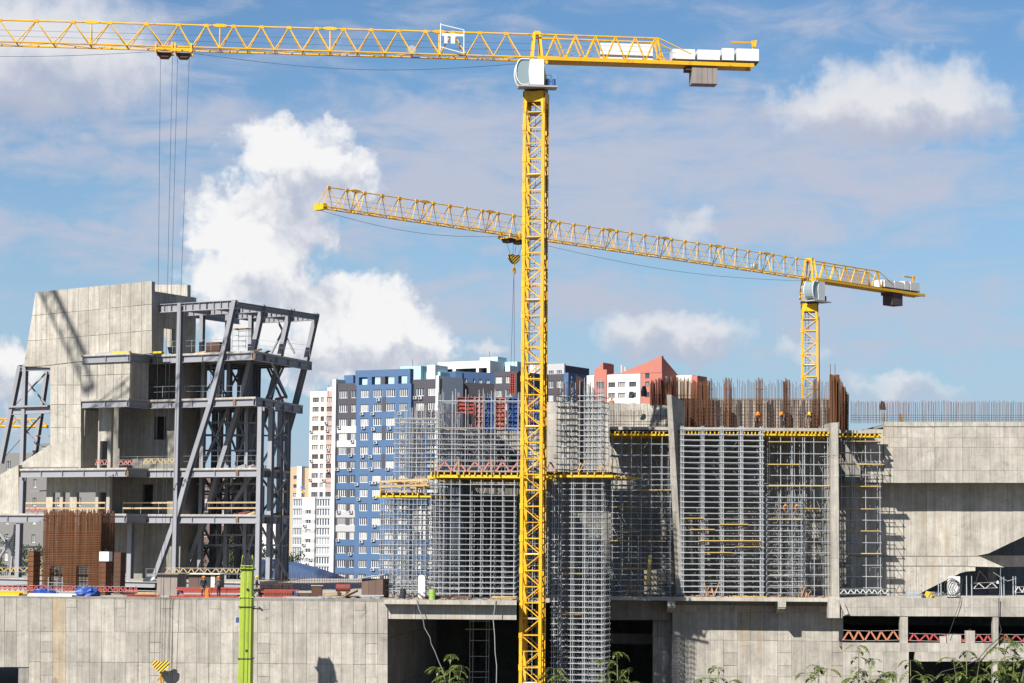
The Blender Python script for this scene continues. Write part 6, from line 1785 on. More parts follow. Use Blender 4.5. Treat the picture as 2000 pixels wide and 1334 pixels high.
# deck-edge litter under the middle scaffolds
for k in range(46):
    pass
lit_m = [M_PLANK, M_PLANKY, M_REDP, M_GALVD, M_CONC2, M_RUSTD]
lt = MB()
for k in range(420):
    px_ = random.uniform(1200, 1640) if k % 3 else random.uniform(630, 1005)
    Y = (195.2 if px_ > 1100 else 180.2) + random.uniform(0, 1.8)
    c = P(px_, 1165, Y); c.z = ZD + random.uniform(.01, .12); s = random.uniform(.04, .22); a = random.uniform(0, 3.1)
    d = V((math.cos(a), math.sin(a), random.uniform(-.2, .25)))
    lt.cur = k % 6
    lt.bar(c - d * s, c + d * s, random.uniform(.03, .12), random.uniform(.03, .10))
setp(lt.build('site_litter', lit_m, kind='stuff'), 'scattered offcuts and rubble on the deck edges under the scaffolds', 'litter')
for k, (x, y) in enumerate(((1232, 1163), (1383, 1165), (1570, 1163))):
    r = thing('timber_heap', ('pinkish timber heap at the foot of the left scaffold bay', 'pinkish timber heap below the heavy scaffold', 'pinkish timber heap near the straight fin')[k], 'boards', P(x, y, 195.4))
    for q in range(12):
        A = P(x + random.uniform(-14, 14), 1165, 195.4 + random.uniform(0, .6)); A.z = ZD + .03; B = A + V((random.uniform(-.5, .5), random.uniform(-.1, .2), random.uniform(.2, 1.3)))
        span(r, 'stick', A, B, .06, .05, M_REDP if q % 2 else M_PLANK)
b = MB(); q0 = P(1433, 1167, 195.2); q1 = P(1497, 1167, 195.2); q0.z = q1.z = ZD + .05; ob = MB().bar(q0, q1, .25, .08).build('deck_plank', M_PLANKY, loc=q0); setp(ob, 'long yellow plank on the deck edge below the heavy scaffold', 'plank')
# --- right deck equipment
ROY = 196.5
def dr(px, Y=ROY, dz=0.0): q = P(px, 1160, Y); return V((q.x, Y, ZD + dz))
cab_ = thing('electric_cabinet', 'tall white cabinet wound with black cables on the right deck', 'cabinet', dr(1863))
b = MB(); q0, q1 = dr(1852), dr(1875); b.box((q0.x, 196.4, ZD + .15), (q1.x, 197.0, ZD + 1.95)); b.build('housing', M_WHITE, cab_)
b = MB(); b.box((q0.x + .05, 196.37, ZD + .3), (q1.x - .05, 196.397, ZD + 1.85)); b.build('door', M_WHITE, cab_)
span(cab_, 'plinth', (q0.x, 196.7, ZD + .07), (q1.x, 196.7, ZD + .07), .5, .14, M_DARK)
for k in range(5):
    pts = []
    rr = random.Random(k)
    for t in range(25):
        a_ = 2 * math.pi * t / 24 * 1.0
        pts.append(dr(1858 + k * 3, 196.2 - k * .03, 1.0) + V((.62 * math.cos(a_) * (1 - .1 * k), 0, (.8 - .08 * k) * math.sin(a_) + .05 * rr.uniform(-1, 1))))
    ob = MB().path(pts, .025, 5).build('cable_loop', M_DARK, cab_)
for k, (x, h) in enumerate(((1833, 1.9), (1838, 1.9), (1888, 2.0), (1898, 2.0), (1956, 1.95), (1961, 1.95), (1979, 2.0), (1984, 2.0), (1777, 1.9), (1800, 1.9))):
    pr_ = thing('steel_prop', ('left prop of the pair left of the white cabinet', 'right prop of the pair left of the white cabinet', 'grey steel prop just right of the white cabinet', 'second grey steel prop right of the white cabinet', 'left prop of the middle pair before the dark ramp', 'right prop of the middle pair before the dark ramp', 'left prop of the rightmost pair', 'right prop of the rightmost pair', 'thin grey prop left of the grey crate', 'thin grey prop right of the grey crate')[k], 'prop', dr(x), 'steel props on the right deck')
    pole(pr_, 'outer_tube', dr(x), dr(x, dz=h * .6), .05, M_GALV); pole(pr_, 'inner_tube', dr(x, dz=h * .6), dr(x, dz=h), .036, M_GALV); pole(pr_, 'collar', dr(x, dz=h * .57), dr(x, dz=h * .62), .075, M_GALVD)
stack_ = thing('crate', 'grey slatted crate on the right deck', 'crate', dr(1785))
for k in range(5): span(stack_, 'slat', dr(1770, 196.0, .1 + .13 * k), dr(1800, 196.0, .1 + .13 * k), .05, .09, M_GALV)
for x in (1770.5, 1785, 1799.5): span(stack_, 'post', dr(x, 196.06), dr(x, 196.06, .72), .07, .06, M_GALVD, up=V((0, 1, 0)))
ym = thing('generator', 'yellow compactor tangled in pale cable, left of the white cabinet', 'machine', dr(1814))
b = MB(); q0, q1 = dr(1803), dr(1826); b.prism([(q0.x, 195.8, ZD + .1), (q1.x, 195.8, ZD + .1), (q1.x - .1, 195.8, ZD + .5), (q0.x + .2, 195.8, ZD + .65)], V((0, .5, 0))); b.build('casing', M_BEAMY, ym)
for x in (1806, 1823): b = MB(); c = dr(x, 195.78, .12); b.tube(c, c + V((0, .55, 0)), .12, 10); b.build('wheel', M_DARK, ym)
for k in range(3): MB().path([dr(1812 + 5 * k + 3 * math.sin(t), 195.7, .15 + .45 * abs(math.sin(t * .9 + k))) + V((.12 * t, 0, 0)) for t in range(10)], .025, 5).build('cable_loop', M_GALVD, ym)
lm = thing('work_lamp', 'work lamp on a thin leaning pole at the ramp opening', 'lamp', dr(1952))
pole(lm, 'mast_tube', dr(1952), dr(1955, dz=2.7), .025, M_GALVD); b = MB(); b.tube(dr(1949, 196.4, 1.35), dr(1949, 196.4, 1.6), .12, 10, .07); b.build('lamp_head', M_WHITE, lm)
for k, pts in enumerate((((1905, 1140), (1913, 1115), (1925, 1128), (1935, 1150)), ((1940, 1118), (1955, 1128), (1968, 1135), (1985, 1130)), ((1740, 1155), (1760, 1163), (1800, 1161), (1840, 1165)))):
    q = [P(x, y, 196.0) for x, y in pts]; ob = MB().path(q, .03, 5).build('loose_cable', M_GALVD if k else M_RUSTD, loc=q[0]); setp(ob, ('brown cable bent into a peak before the ramp', 'pale cable strung between the ramp posts', 'pale cable lying along the right deck edge')[k], 'cable', 'loose cables on the right deck')
# black bags hung on the rebar
for px_, py, Y, h, lab in ((1258, 764, 199, .95, 'black bag hanging on the starter bars before the salmon building'), (1233, 771, 199.6, .6, 'small black bag on the parapet left of the hanging one'), (1724, 792, 203, .8, 'black bag hanging on the comb of bars above the overhanging wall')):
    c = P(px_, py, Y); 
    o = lump('plastic_bag', lab, 'bag', (c.x, c.y, c.z - h * .5), .26, .18, h, M_DARK, int(px_)); 
st = thing('timber_stake', 'pale timber stake left on the comb of bars', 'post', P(1727, 824, 202.9)); span(st, 'stake', P(1726, 824, 202.9), P(1726, 806, 202.9), .22, .1, M_PLANK, up=V((0, 1, 0))); 
st = thing('timber_stake', 'second pale timber stake right of the first on the comb of bars', 'post', P(1760, 824, 202.9)); span(st, 'stake', P(1760, 824, 202.9), P(1760, 808, 202.9), .25, .1, M_PLANK, up=V((0, 1, 0)))
# boxes and timber on the upper floors of the left building
bx2 = thing('timber_box', 'dark brown crate on the third floor of the steel frame', 'crate', FL.at(415, 682, -1.5))
q = FL.at(414, 683, -1.5)
zf = zl['L3']
ua = FL.u(402, 682, -1.5); ub = FL.u(429, 682, -1.5)
for k in range(4): fblock(bx2, 'board', FL, ua, ub, -1.5, -3, zf + .28 * k + .01, zf + .28 * (k + 1) - .01, M_RUSTD)
for x0, x1, n_, m, lab in ((220, 252, 2.6, M_BEAMY, 'yellow beams lying on the slab in front of the big core wall'), (252, 316, 1.2, M_BEAMY, 'long yellow beam lying across the slab step'), (190, 220, 2.4, M_GALVD, 'grey boards left of the yellow beams on the slab')):
    r = thing('beam_stack', lab, 'beams', FL.at((x0 + x1) / 2, 690, n_))
    for k in range(3):
        A = FL.W(FL.u(x0, 690, n_), n_ - .15 * k, zf + .1 + .0 * k); B = FL.W(FL.u(x1, 690, n_), n_ - .15 * k, zf + .1); span(r, 'bar', A, B, .12, .18, m)
def small_tower(label, x0, x1, y0, y1, n_):
    r = thing('access_tower', label, 'scaffold', FL.at((x0 + x1) / 2, y1, n_), 'small access towers')
    us = [FL.u(x0, y1, n_), FL.u(x1, y1, n_)]; za, zb_ = FL.z((x0 + x1) / 2, y1, n_), FL.z((x0 + x1) / 2, y0, n_)
    for u_ in us:
        for d in (0, -1): pole(r, 'standard', FL.W(u_, n_ + d, za), FL.W(u_, n_ + d, zb_), .028, M_GALV)
    z = za + .3
    while z < zb_:
        for d in (0, -1): pole(r, 'rung', FL.W(us[0], n_ + d, z), FL.W(us[1], n_ + d, z), .022, M_GALV)
        z += .5
    fblock(r, 'plank_deck', FL, us[0] - .1, us[1] + .1, n_ + .1, n_ - 1.1, zb_ - .05, zb_, M_PLANK)
small_tower('small access tower on the third floor between the slanted columns', 453, 480, 641, 682, -4); small_tower('small access tower below the third floor slab', 411, 422, 706, 777, -2); small_tower('access tower inside the dark opening below the deck', 920, 957, 1210, 1340, 0) if False else None
FI = Frame(940, 1270, 190)
ti = thing('access_tower', 'access tower standing in the dark opening under the deck', 'scaffold', FI.W(0, 0, 0), 'small access towers')
for x in (921, 927, 953, 958):
    pole(ti, 'standard', FI.W(FI.u(x), 0, 0), FI.W(FI.u(x), 0, ZD - .5), .03, M_GALV)
for y in (1213, 1251, 1282, 1312, 1323): pole(ti, 'rung', FI.W(FI.u(921), 0, FI.z(940, y)), FI.W(FI.u(959), 0, FI.z(940, y)), .03, M_GALV)
span(ti, 'plank_deck', FI.W(FI.u(912), 0, FI.z(940, 1229)), FI.W(FI.u(970), 0, FI.z(940, 1229)), .5, .06, M_PLANKY)
# stairs inside the left building
stw = thing('site_stair', 'steep site stair between the floors behind the front column', 'stairs', FL.at(360, 905, -4))
for s_ in (0, -.8): span(stw, 'stringer', FL.at(372, 905, -4 + s_), FL.at(352, 800, -4 + s_), .06, .2, M_GALVD, up=FL.N)
for k in range(16): 
    A = FL.at(lerp(372, 352, k / 16), lerp(905, 800, k / 16), -4); span(stw, 'tread', A, A - FL.N * .8, .25, .04, M_GALVD)
# --- green telescopic boom
YB = 171.4
gbm = thing('mobile_crane', 'lime green telescopic crane boom standing upright before the retaining wall', 'crane', (P(482, 1334, YB).x, YB, 0))
M_LIME = mat('boom_lime', (.262, .345, .035), .45, 0, .10, 1.5, .04, spec=.4, dirt=(.16, .2, .03), dirtamt=.4, streak=.08)
xc_ = P(482, 1200, YB).x
def boomseg(z0, z1, w0, w1, nm='boom_section'):
    b = MB()
    def ring(z, w, xo): 
        d = w * 1.1
        return [V((xo + sx * w / 2 * kx, YB + d / 2 * ky, z)) for sx, kx, ky in ((-1, .78, -1), (1, .78, -1), (1, 1, -.72), (1, 1, .6), (1, .6, 1), (-1, .6, 1), (-1, 1, .6), (-1, 1, -.72))]
    xo0, xo1 = P(482, 1334, YB).x + (z0 - 4) * .012 * 0, P(482, 1200, YB).x
    r0, r1 = ring(z0, w0, xc_), ring(z1, w1, xc_)
    n = 8
    b.add(r0 + r1, [(i, (i + 1) % n, n + (i + 1) % n, n + i) for i in range(n)] + [tuple(range(n))[::-1], tuple(range(n, 2 * n))])
    return b.build(nm, M_LIME, gbm)
zb = lambda y: P(482, y, YB).z
boomseg(1.6, zb(1286), 1.10, 1.07); boomseg(zb(1285.5), zb(1185), 1.05, 1.03); boomseg(zb(1184.5), zb(1166), 1.02, 1.0); boomseg(zb(1165.5), zb(1112), .98, .95)
for y in (1286, 1185, 1166, 1112):
    b = MB(); b.box((xc_ - .57, YB - .62, zb(y) - .04), (xc_ + .57, YB + .6, zb(y) + .04)); b.build('wear_band', M_DARK if y != 1166 else M_LIME, gbm)
for k, y in enumerate((1110, 1105, 1100, 1096, 1092)):
    b = MB(); b.box((xc_ - .5 + .03 * k, YB - .58, zb(y) - .03), (xc_ + .5 - .03 * k, YB + .5, zb(y) + .05)); b.build('collar_plate', M_LIME if k < 2 else M_DARK, gbm)
for sx in (-1, 1):
    b = MB(); b.prism([(xc_ + sx * .44, YB - .5, zb(1110)), (xc_ + sx * .44, YB + .5, zb(1110)), (xc_ + sx * .34, YB + .35, zb(1084)), (xc_ + sx * .34, YB - .35, zb(1084))], V((sx * .05, 0, 0))); b.build('head_cheek', M_LIME, gbm)
    b = MB()
    for zz in (zb(1101), zb(1089)): pass
    b.tube((xc_ + sx * .2 - .03, YB - .2, zb(1090)), (xc_ + sx * .2 + .03, YB - .2, zb(1090)), .22, 14); b.build('sheave', M_DARK, gbm)
for y in (1151, 1270): 
    b = MB(); c = V((xc_ + .1, YB - .585, zb(y))); b.tube(c + V((0, .03, 0)), c - V((0, .03, 0)), .1, 12); b.build('pin_cover', M_DARK, gbm)
for dx in (-.12, .2): pole(gbm, 'hoist_rope', (xc_ + dx, YB - .66, zb(1090)), (xc_ + dx * .9, YB - .66, 1.8), .014, M_DARK)
for k in range(9): 
    c = V((xc_ + .1, YB - .575, zb(1235 + 2.2 * k)));  MB().tube(c + V((0, .02, 0)), c - V((0, .02, 0)), .02, 6).build('rivet', M_DARK, gbm)
b = MB(); b.bar((xc_ + .5, YB - .2, zb(1188)), (xc_ + 1.2, YB - .2, zb(1189)), .1, .1); b.bar((xc_ + .95, YB - .2, zb(1185)), (xc_ + 1.25, YB - .2, zb(1193)), .12, .12); b.build('cable_arm', M_DARK, gbm)
b = MB(); b.box((xc_ - .8, YB - .3, zb(1216)), (xc_ - .58, YB - .05, zb(1206))); b.build('sensor_box', M_BLUEF, gbm)
b = MB(); b.box((xc_ - 1.3, YB - 1.2, .9), (xc_ + 1.3, YB + 3, 1.75)); b.build('turntable', M_LIME, gbm)
b = MB(); b.box((xc_ - 1.25, YB - 5, .55), (xc_ + 1.25, YB + 5, .89)); b.build('carrier', M_DARK, gbm)
for sx in (-1, 1):
    for yy in (-4, -2.4, 2.4, 4):
        b = MB(); c = V((xc_ + sx * 1.15, YB + yy, .55)); b.tube(c - V((.2, 0, 0)), c + V((.2, 0, 0)), .55, 16); b.build('wheel', M_DARK, gbm)

# assorted site stuff along the left deck
kinds_ = [('steel_prop_bundle', 'bundle of grey props', M_GALV), ('plank_pile', 'pile of pale planks', M_PLANK), ('pipe_pile', 'pile of rusty pipes', M_RUSTD), ('panel_pile', 'pile of brown panels', M_PLY)]
spots = [(20, 186, 1, 'at the left end of the deck behind the yellow beams'), (128, 186.5, 0, 'between the two blue tarpaulins'), (262, 187, 2, 'left of the plywood box'), (288, 184, 1, 'touching the plywood box'), (455, 188.5, 3, 'behind the blue beams'), (530, 187, 0, 'behind the red rails'), (592, 186, 2, 'right of the red rails'), (640, 187, 1, 'left of the red tank'), (725, 181.0, 0, 'on the deck edge before the plywood shed'), (865, 181, 2, 'right of the lime barrel'), (905, 180.8, 3, 'on the deck edge under the dense scaffold'), (985, 180.9, 1, 'on the deck edge just left of the mast')]
for px_, Y, kk, where in spots:
    nm, lab, m = kinds_[kk]
    r = thing(nm, lab + ' ' + where, 'materials', dk(px_, Y))
    L = random.uniform(.8, 1.6); a0 = random.uniform(-.25, .25)
    for q in range(9):
        c = V(dk(px_, Y, .06 + .11 * (q // 4))) + V((random.uniform(-.15, .15), (q % 4) * .13 + (q // 4) * .05, 0)); d = V((math.cos(a0 + random.uniform(-.08, .08)), math.sin(a0 + random.uniform(-.08, .08)), random.uniform(-.02, .02))) * L * random.uniform(.8, 1.1)
        span(r, 'piece', c - d, c + d, .11, .09, m)
# ================================================================== people
M_SKIN = mat('skin', (.34, .19, .13), .6, 0, .05, 3)
M_NAVY = mat('cloth_navy', (.022, .024, .034), .85, 0, .15, 4)
M_GREY = mat('cloth_grey', (.10, .095, .085), .85, 0, .15, 4)
M_KHAKI = mat('cloth_khaki', (.16, .13, .085), .85, 0, .15, 4)
M_HIVIS = mat('vest_orange', (.55, .14, .02), .7, 0, .1, 4)
M_BOOT = mat('boot_black', (.02, .018, .016), .8, 0, .1, 4)
HATC = {'orange': mat('helmet_orange', (.58, .20, .015), .35), 'white': mat('helmet_white', (.60, .60, .58), .35), 'yellow': mat('helmet_yellow', (.6, .42, .03), .35)}
def person(label, foot, yaw, top, legs, hat, pose='stand', h=1.76, vest=False):
    """one skinned body; joints in metres for a 1.76 m figure, x right, y back, z up"""
    s = h / 1.76
    J = {'pel': (0, 0, .95), 'chest': (0, .01, 1.28), 'neck': (0, 0, 1.48), 'head': (0, -.01, 1.57), 'crown': (0, -.015, 1.69),
         'shl': (-.19, .01, 1.41), 'shr': (.19, .01, 1.41), 'ell': (-.25, .03, 1.13), 'elr': (.25, .03, 1.13), 'hal': (-.25, -.06, .90), 'har': (.25, -.06, .90),
         'fil': (-.245, -.08, .82), 'fir': (.245, -.08, .82), 'thl': (-.10, 0, .90), 'thr': (.10, 0, .90), 'knl': (-.11, -.02, .50), 'knr': (.11, -.02, .50), 'anl': (-.11, .02, .09), 'anr': (.11, .02, .09), 'tol': (-.12, -.16, .04), 'tor': (.12, -.16, .04)}
    if pose == 'reach':
        J.update(ell=(-.22, -.16, 1.18), hal=(-.12, -.38, 1.16), fil=(-.10, -.46, 1.17), elr=(.24, -.12, 1.16), har=(.14, -.36, 1.08), fir=(.12, -.44, 1.08), head=(0, -.05, 1.56), crown=(0, -.07, 1.67))
    if pose == 'bend':
        J.update(chest=(0, -.22, 1.18), neck=(0, -.38, 1.28), head=(0, -.47, 1.32), crown=(0, -.56, 1.38), shl=(-.19, -.32, 1.25), shr=(.19, -.32, 1.25), ell=(-.22, -.38, .98), elr=(.22, -.38, .98), hal=(-.18, -.48, .76), har=(.18, -.48, .76), fil=(-.17, -.5, .68), fir=(.17, -.5, .68), knl=(-.11, -.1, .5), knr=(.11, -.05, .5))
    if pose == 'walk':
        J.update(knl=(-.11, -.16, .52), anl=(-.11, -.20, .10), tol=(-.11, -.38, .05), knr=(.11, .05, .5), anr=(.11, .28, .12), tor=(.11, .14, .04), ell=(-.25, .1, 1.14), hal=(-.24, .04, .92), fil=(-.24, .02, .84), elr=(.25, -.06, 1.14), har=(.25, -.22, .98), fir=(.25, -.28, .92))
    R_ = {'pel': (.15, .12), 'chest': (.17, .12), 'neck': (.06, .06), 'head': (.095, .105), 'crown': (.08, .09), 'sh': (.075, .075), 'el': (.052, .052), 'ha': (.042, .035), 'fi': (.03, .02), 'th': (.095, .095), 'kn': (.07, .07), 'an': (.05, .055), 'to': (.045, .04)}
    names = list(J)
    E_ = [('pel', 'chest'), ('chest', 'neck'), ('neck', 'head'), ('head', 'crown')]
    for q in 'lr': E_ += [('chest', 'sh' + q), ('sh' + q, 'el' + q), ('el' + q, 'ha' + q), ('ha' + q, 'fi' + q), ('pel', 'th' + q), ('th' + q, 'kn' + q), ('kn' + q, 'an' + q), ('an' + q, 'to' + q)]
    me = bpy.data.meshes.new('skeleton')
    me.from_pydata([tuple(V(J[n]) * s) for n in names], [(names.index(a), names.index(c)) for a, c in E_], [])
    ob = bpy.data.objects.new('tmp_body', me); COL.objects.link(ob)
    md = ob.modifiers.new('skin', 'SKIN'); md.use_smooth_shade = True
    for i, n in enumerate(names):
        k = n if n in R_ else n[:2]
        sv = me.skin_vertices[0].data[i]; sv.radius = (R_[k][0] * s, R_[k][1] * s); sv.use_root = (n == 'pel')
    ob.modifiers.new('sub', 'SUBSURF').levels = 2
    dg = bpy.context.evaluated_depsgraph_get()
    bm_ = bpy.data.meshes.new_from_object(ob.evaluated_get(dg))
    bpy.data.objects.remove(ob)
    bm_.materials.clear()
    for m in (top, legs, M_SKIN, M_BOOT, M_HIVIS): bm_.materials.append(m)
    segs = {0: ['pel', 'chest', 'shl', 'shr', 'ell', 'elr'], 1: ['thl', 'thr', 'knl', 'knr'], 2: ['head', 'crown', 'fil', 'fir'], 3: ['anl', 'anr', 'tol', 'tor']}
    look = [(V(J[n]) * s, k) for k, l in segs.items() for n in l] + [((V(J['ha' + q]) * .5 + V(J['el' + q]) * .5) * s, 0) for q in 'lr'] + [((V(J['kn' + q]) * .5 + V(J['an' + q]) * .5) * s, 1) for q in 'lr']
    for p in bm_.polygons:
        c = p.center; k = min(look, key=lambda t: (t[0] - c).length_squared)[1]
        if k == 0 and vest and (c - V(J['chest']) * s).length < .26: k = 4
        p.material_index = k; p.use_smooth = True
    # features: nose and brow are pulled from the head's front
    o = bpy.data.objects.new('person', bm_); COL.objects.link(o)
    o.location = foot; o.rotation_euler = (0, 0, yaw)
    setp(o, label, 'person', 'site workers')
    hd = V(J['head']) * s; cr = V(J['crown']) * s; ax = (cr - hd).normalized()
    b = MB(); nu = 12; vs = []; ctr = hd.lerp(cr, .55)
    fwd = V((0, -1, 0)); sd_ = ax.cross(fwd).normalized(); fw2 = sd_.cross(ax)
    for j in range(5):
        t = math.pi / 2 * j / 4.3
        for i in range(nu):
            a = 2 * math.pi * i / nu; vs.append(ctr + sd_ * (.135 * s * math.cos(a) * math.cos(t)) + fw2 * (.155 * s * math.sin(a) * math.cos(t)) + ax * (.13 * s * math.sin(t)))
    b.add(vs, [(j * nu + i, j * nu + (i + 1) % nu, (j + 1) * nu + (i + 1) % nu, (j + 1) * nu + i) for j in range(4) for i in range(nu)] + [tuple(range(4 * nu, 5 * nu))])
    br = [ctr + sd_ * (.16 * s * math.cos(2 * math.pi * i / nu)) + fw2 * (.19 * s * math.sin(2 * math.pi * i / nu) + (.03 * s if math.sin(2 * math.pi * i / nu) > 0 else 0)) for i in range(nu)]
    b.prism(br, ax * .015)
    hm = bpy.data.meshes.new('hard_hat'); hm.from_pydata([tuple(p) for p in b.v], [], b.f); hm.materials.append(HATC[hat])
    ho = bpy.data.objects.new('hard_hat', hm); COL.objects.link(ho); ho.parent = o
    b = MB()
    fc = hd + fw2 * .10 * s
    b.hexa([fc + sd_ * -.018 - ax * .03, fc + sd_ * .018 - ax * .03, fc + sd_ * .012 - ax * .02 + fw2 * .035, fc + sd_ * -.012 - ax * .02 + fw2 * .035, fc + sd_ * -.012 + ax * .03, fc + sd_ * .012 + ax * .03, fc + sd_ * .008 + ax * .03 + fw2 * .012, fc + sd_ * -.008 + ax * .03 + fw2 * .012])
    nm = bpy.data.meshes.new('nose'); nm.from_pydata([tuple(p) for p in b.v], [], b.f); nm.materials.append(M_SKIN)
    no = bpy.data.objects.new('nose', nm); COL.objects.link(no); no.parent = o
    return o
def on_deck(px, Y): q = P(px, 1160, Y); return V((q.x, Y, ZD))
person('worker in dark clothes with an orange helmet standing by the cabin, left of two', on_deck(397, 181.9), .5, M_NAVY, M_NAVY, 'orange', 'stand')
person('worker in grey jacket and orange helmet facing the cabin, right of two', on_deck(427, 181.9), -2.3, M_GREY, M_NAVY, 'orange', 'reach')
person('worker with a yellow helmet just right of the green boom', on_deck(501, 184.2), 1.6, M_GREY, M_NAVY, 'yellow', 'walk')
ow_ = thing('tool_bag', 'orange bag standing at the feet of the dark clothed worker', 'bag', on_deck(405, 181.6))
lump('tool_bag', 'orange bag standing at the feet of the dark clothed worker', 'bag', tuple(on_deck(405, 181.6)), .22, .2, .75, M_HIVIS, 4)
bpy.data.objects.remove(ow_)
zs_ = ZSL
def on_slab(px, Y): q = P(px, 838, Y); return V((q.x, Y, zs_))
person('worker in khaki with a yellow helmet kneeling into the rebar on the middle slab', on_slab(1575, 198.2), .4, M_KHAKI, M_KHAKI, 'yellow', 'bend')
person('worker with an orange helmet tying bars on the middle slab', on_slab(1531, 198.2), -.6, M_GREY, M_NAVY, 'orange', 'bend')
person('worker with an orange vest bending in the bars left of the second fin', on_slab(1477, 198.6), .2, M_GREY, M_NAVY, 'orange', 'bend', vest=True)
qz = P(1195, 788, 202.4)
person('worker with an orange helmet half hidden behind the concave parapet', V((qz.x, 202.6, qz.z - 1.15)), .3, M_HIVIS, M_NAVY, 'orange', 'stand')
tr_ = thing('work_trestle', 'timber trestle behind the concave parapet carrying a worker', 'trestle', (qz.x, 202.6, ZSL))
zt_ = qz.z - 1.15
span(tr_, 'deck_board', (qz.x - .8, 202.6, zt_ - .03), (qz.x + .8, 202.6, zt_ - .03), .6, .05, M_PLANK)
for dx in (-.7, .7):
    for dy in (-.25, .25): pole(tr_, 'leg', (qz.x + dx, 202.6 + dy, ZSL), (qz.x + dx, 202.6 + dy, zt_ - .055), .04, M_PLANK)
ps = FL.W(FL.u(368, 880, -4.4), -4.4, zl['L1'] + .9)
person('worker in an orange vest climbing the site stair in the steel frame', ps, 1.2, M_HIVIS, M_NAVY, 'orange', 'walk', vest=True)
for k, px_ in enumerate((1524, 1546)):
    z_ = f6b.z(1530, 1004)
    q = P(px_, 1004, 196.6)
    person(('worker in orange crouched on the scaffold plank, left of two', 'worker in orange crouched on the scaffold plank, right of two')[k], V((q.x, 196.7, z_ - .45 + 0)), 1.4, M_HIVIS, M_NAVY, 'orange', 'bend', 1.6)
wp = thing('work_plank', 'timber plank the two orange workers stand on in the scaffold', 'plank', P(1535, 1012, 196.7))
span(wp, 'board', P(1500, 1014, 196.7) * 1, P(1566, 1014, 196.7), .9, .07, M_PLANKY)
# ================================================================== trees
def leaf_mat(name, col, tr=.35):
    m = bpy.data.materials.new(name); m.use_nodes = True
    T = NT(m.node_tree); out = T.new('ShaderNodeOutputMaterial')
    b = T.new('ShaderNodeBsdfPrincipled'); t = T.new('ShaderNodeBsdfTranslucent'); mx = T.new('ShaderNodeMixShader')
    pos = T.new('ShaderNodeNewGeometry').outputs['Position']
    n = T.noise(pos, 2.3, 4, .6); n2 = T.noise(pos, 14, 2, .5)
    c = T.mix(T.ramp(n, .3, .7), tuple(q * .6 for q in col), tuple(q * 1.3 for q in col))
    c = T.mix(T.ramp(n2, .55, .75, 0, .5), c, (col[0] * 1.7, col[1] * 1.4, col[2]))
    T.l.new(c, b.inputs['Base Color']); T.l.new(c, t.inputs['Color'])
    b.inputs['Roughness'].default_value = .5
    mx.inputs[0].default_value = tr
    T.l.new(b.outputs[0], mx.inputs[1]); T.l.new(t.outputs[0], mx.inputs[2]); T.l.new(mx.outputs[0], out.inputs[0])
    return m
M_LEAF = leaf_mat('leaf_green', (.125, .165, .035))
M_LEAFD = leaf_mat('leaf_dark', (.035, .06, .018), .2)
M_BARK = mat('bark', (.10, .09, .07), .9, 0, .25, 4)
M_STEM = mat('green_stem', (.16, .17, .09), .8, 0, .15, 4)
def compound_leaf(b, base, d, L, rnd, n=4):
    """pinnate leaf: drooping rachis with pairs of pointed leaflets"""
    d = d.normalized(); pts = [base]
    for k in range(5):
        d = (d + V((0, 0, -.16 - .05 * k))).normalized(); pts.append(pts[-1] + d * (L / 5))
    for a, c in zip(pts[:-1], pts[1:]): b.tube(a, c, .004, 3)
    def leaflet(p, dr, l):
        dr = dr.normalized(); sd_ = dr.cross(V((0, 0, 1)))
        if sd_.length < .1: sd_ = V((1, 0, 0))
        sd_.normalize(); w = l * rnd.uniform(.24, .34); dn = V((0, 0, -l * .22))
        q = [p, p + dr * l * .35 + sd_ * w + dn * .2, p + dr * l * .72 + sd_ * w * .7 + dn * .6, p + dr * l + dn * 1.3, p + dr * l * .72 - sd_ * w * .7 + dn * .6, p + dr * l * .35 - sd_ * w + dn * .2, p + dr * l * .4 - V((0, 0, l * .05))]
        b.add(q, [(0, 1, 6), (1, 2, 6), (2, 3, 6), (3, 4, 6), (4, 5, 6), (5, 0, 6)])
    for k in range(2, 6):
        p = pts[k]; t = (pts[k] - pts[k - 1]).normalized(); sd_ = t.cross(V((0, 0, 1))).normalized()
        for s in (-1, 1): leaflet(p, t * .55 + sd_ * s + V((0, 0, rnd.uniform(-.25, .1))), L * rnd.uniform(.34, .46) * (1 - .06 * k))
    leaflet(pts[-1], d, L * .42)
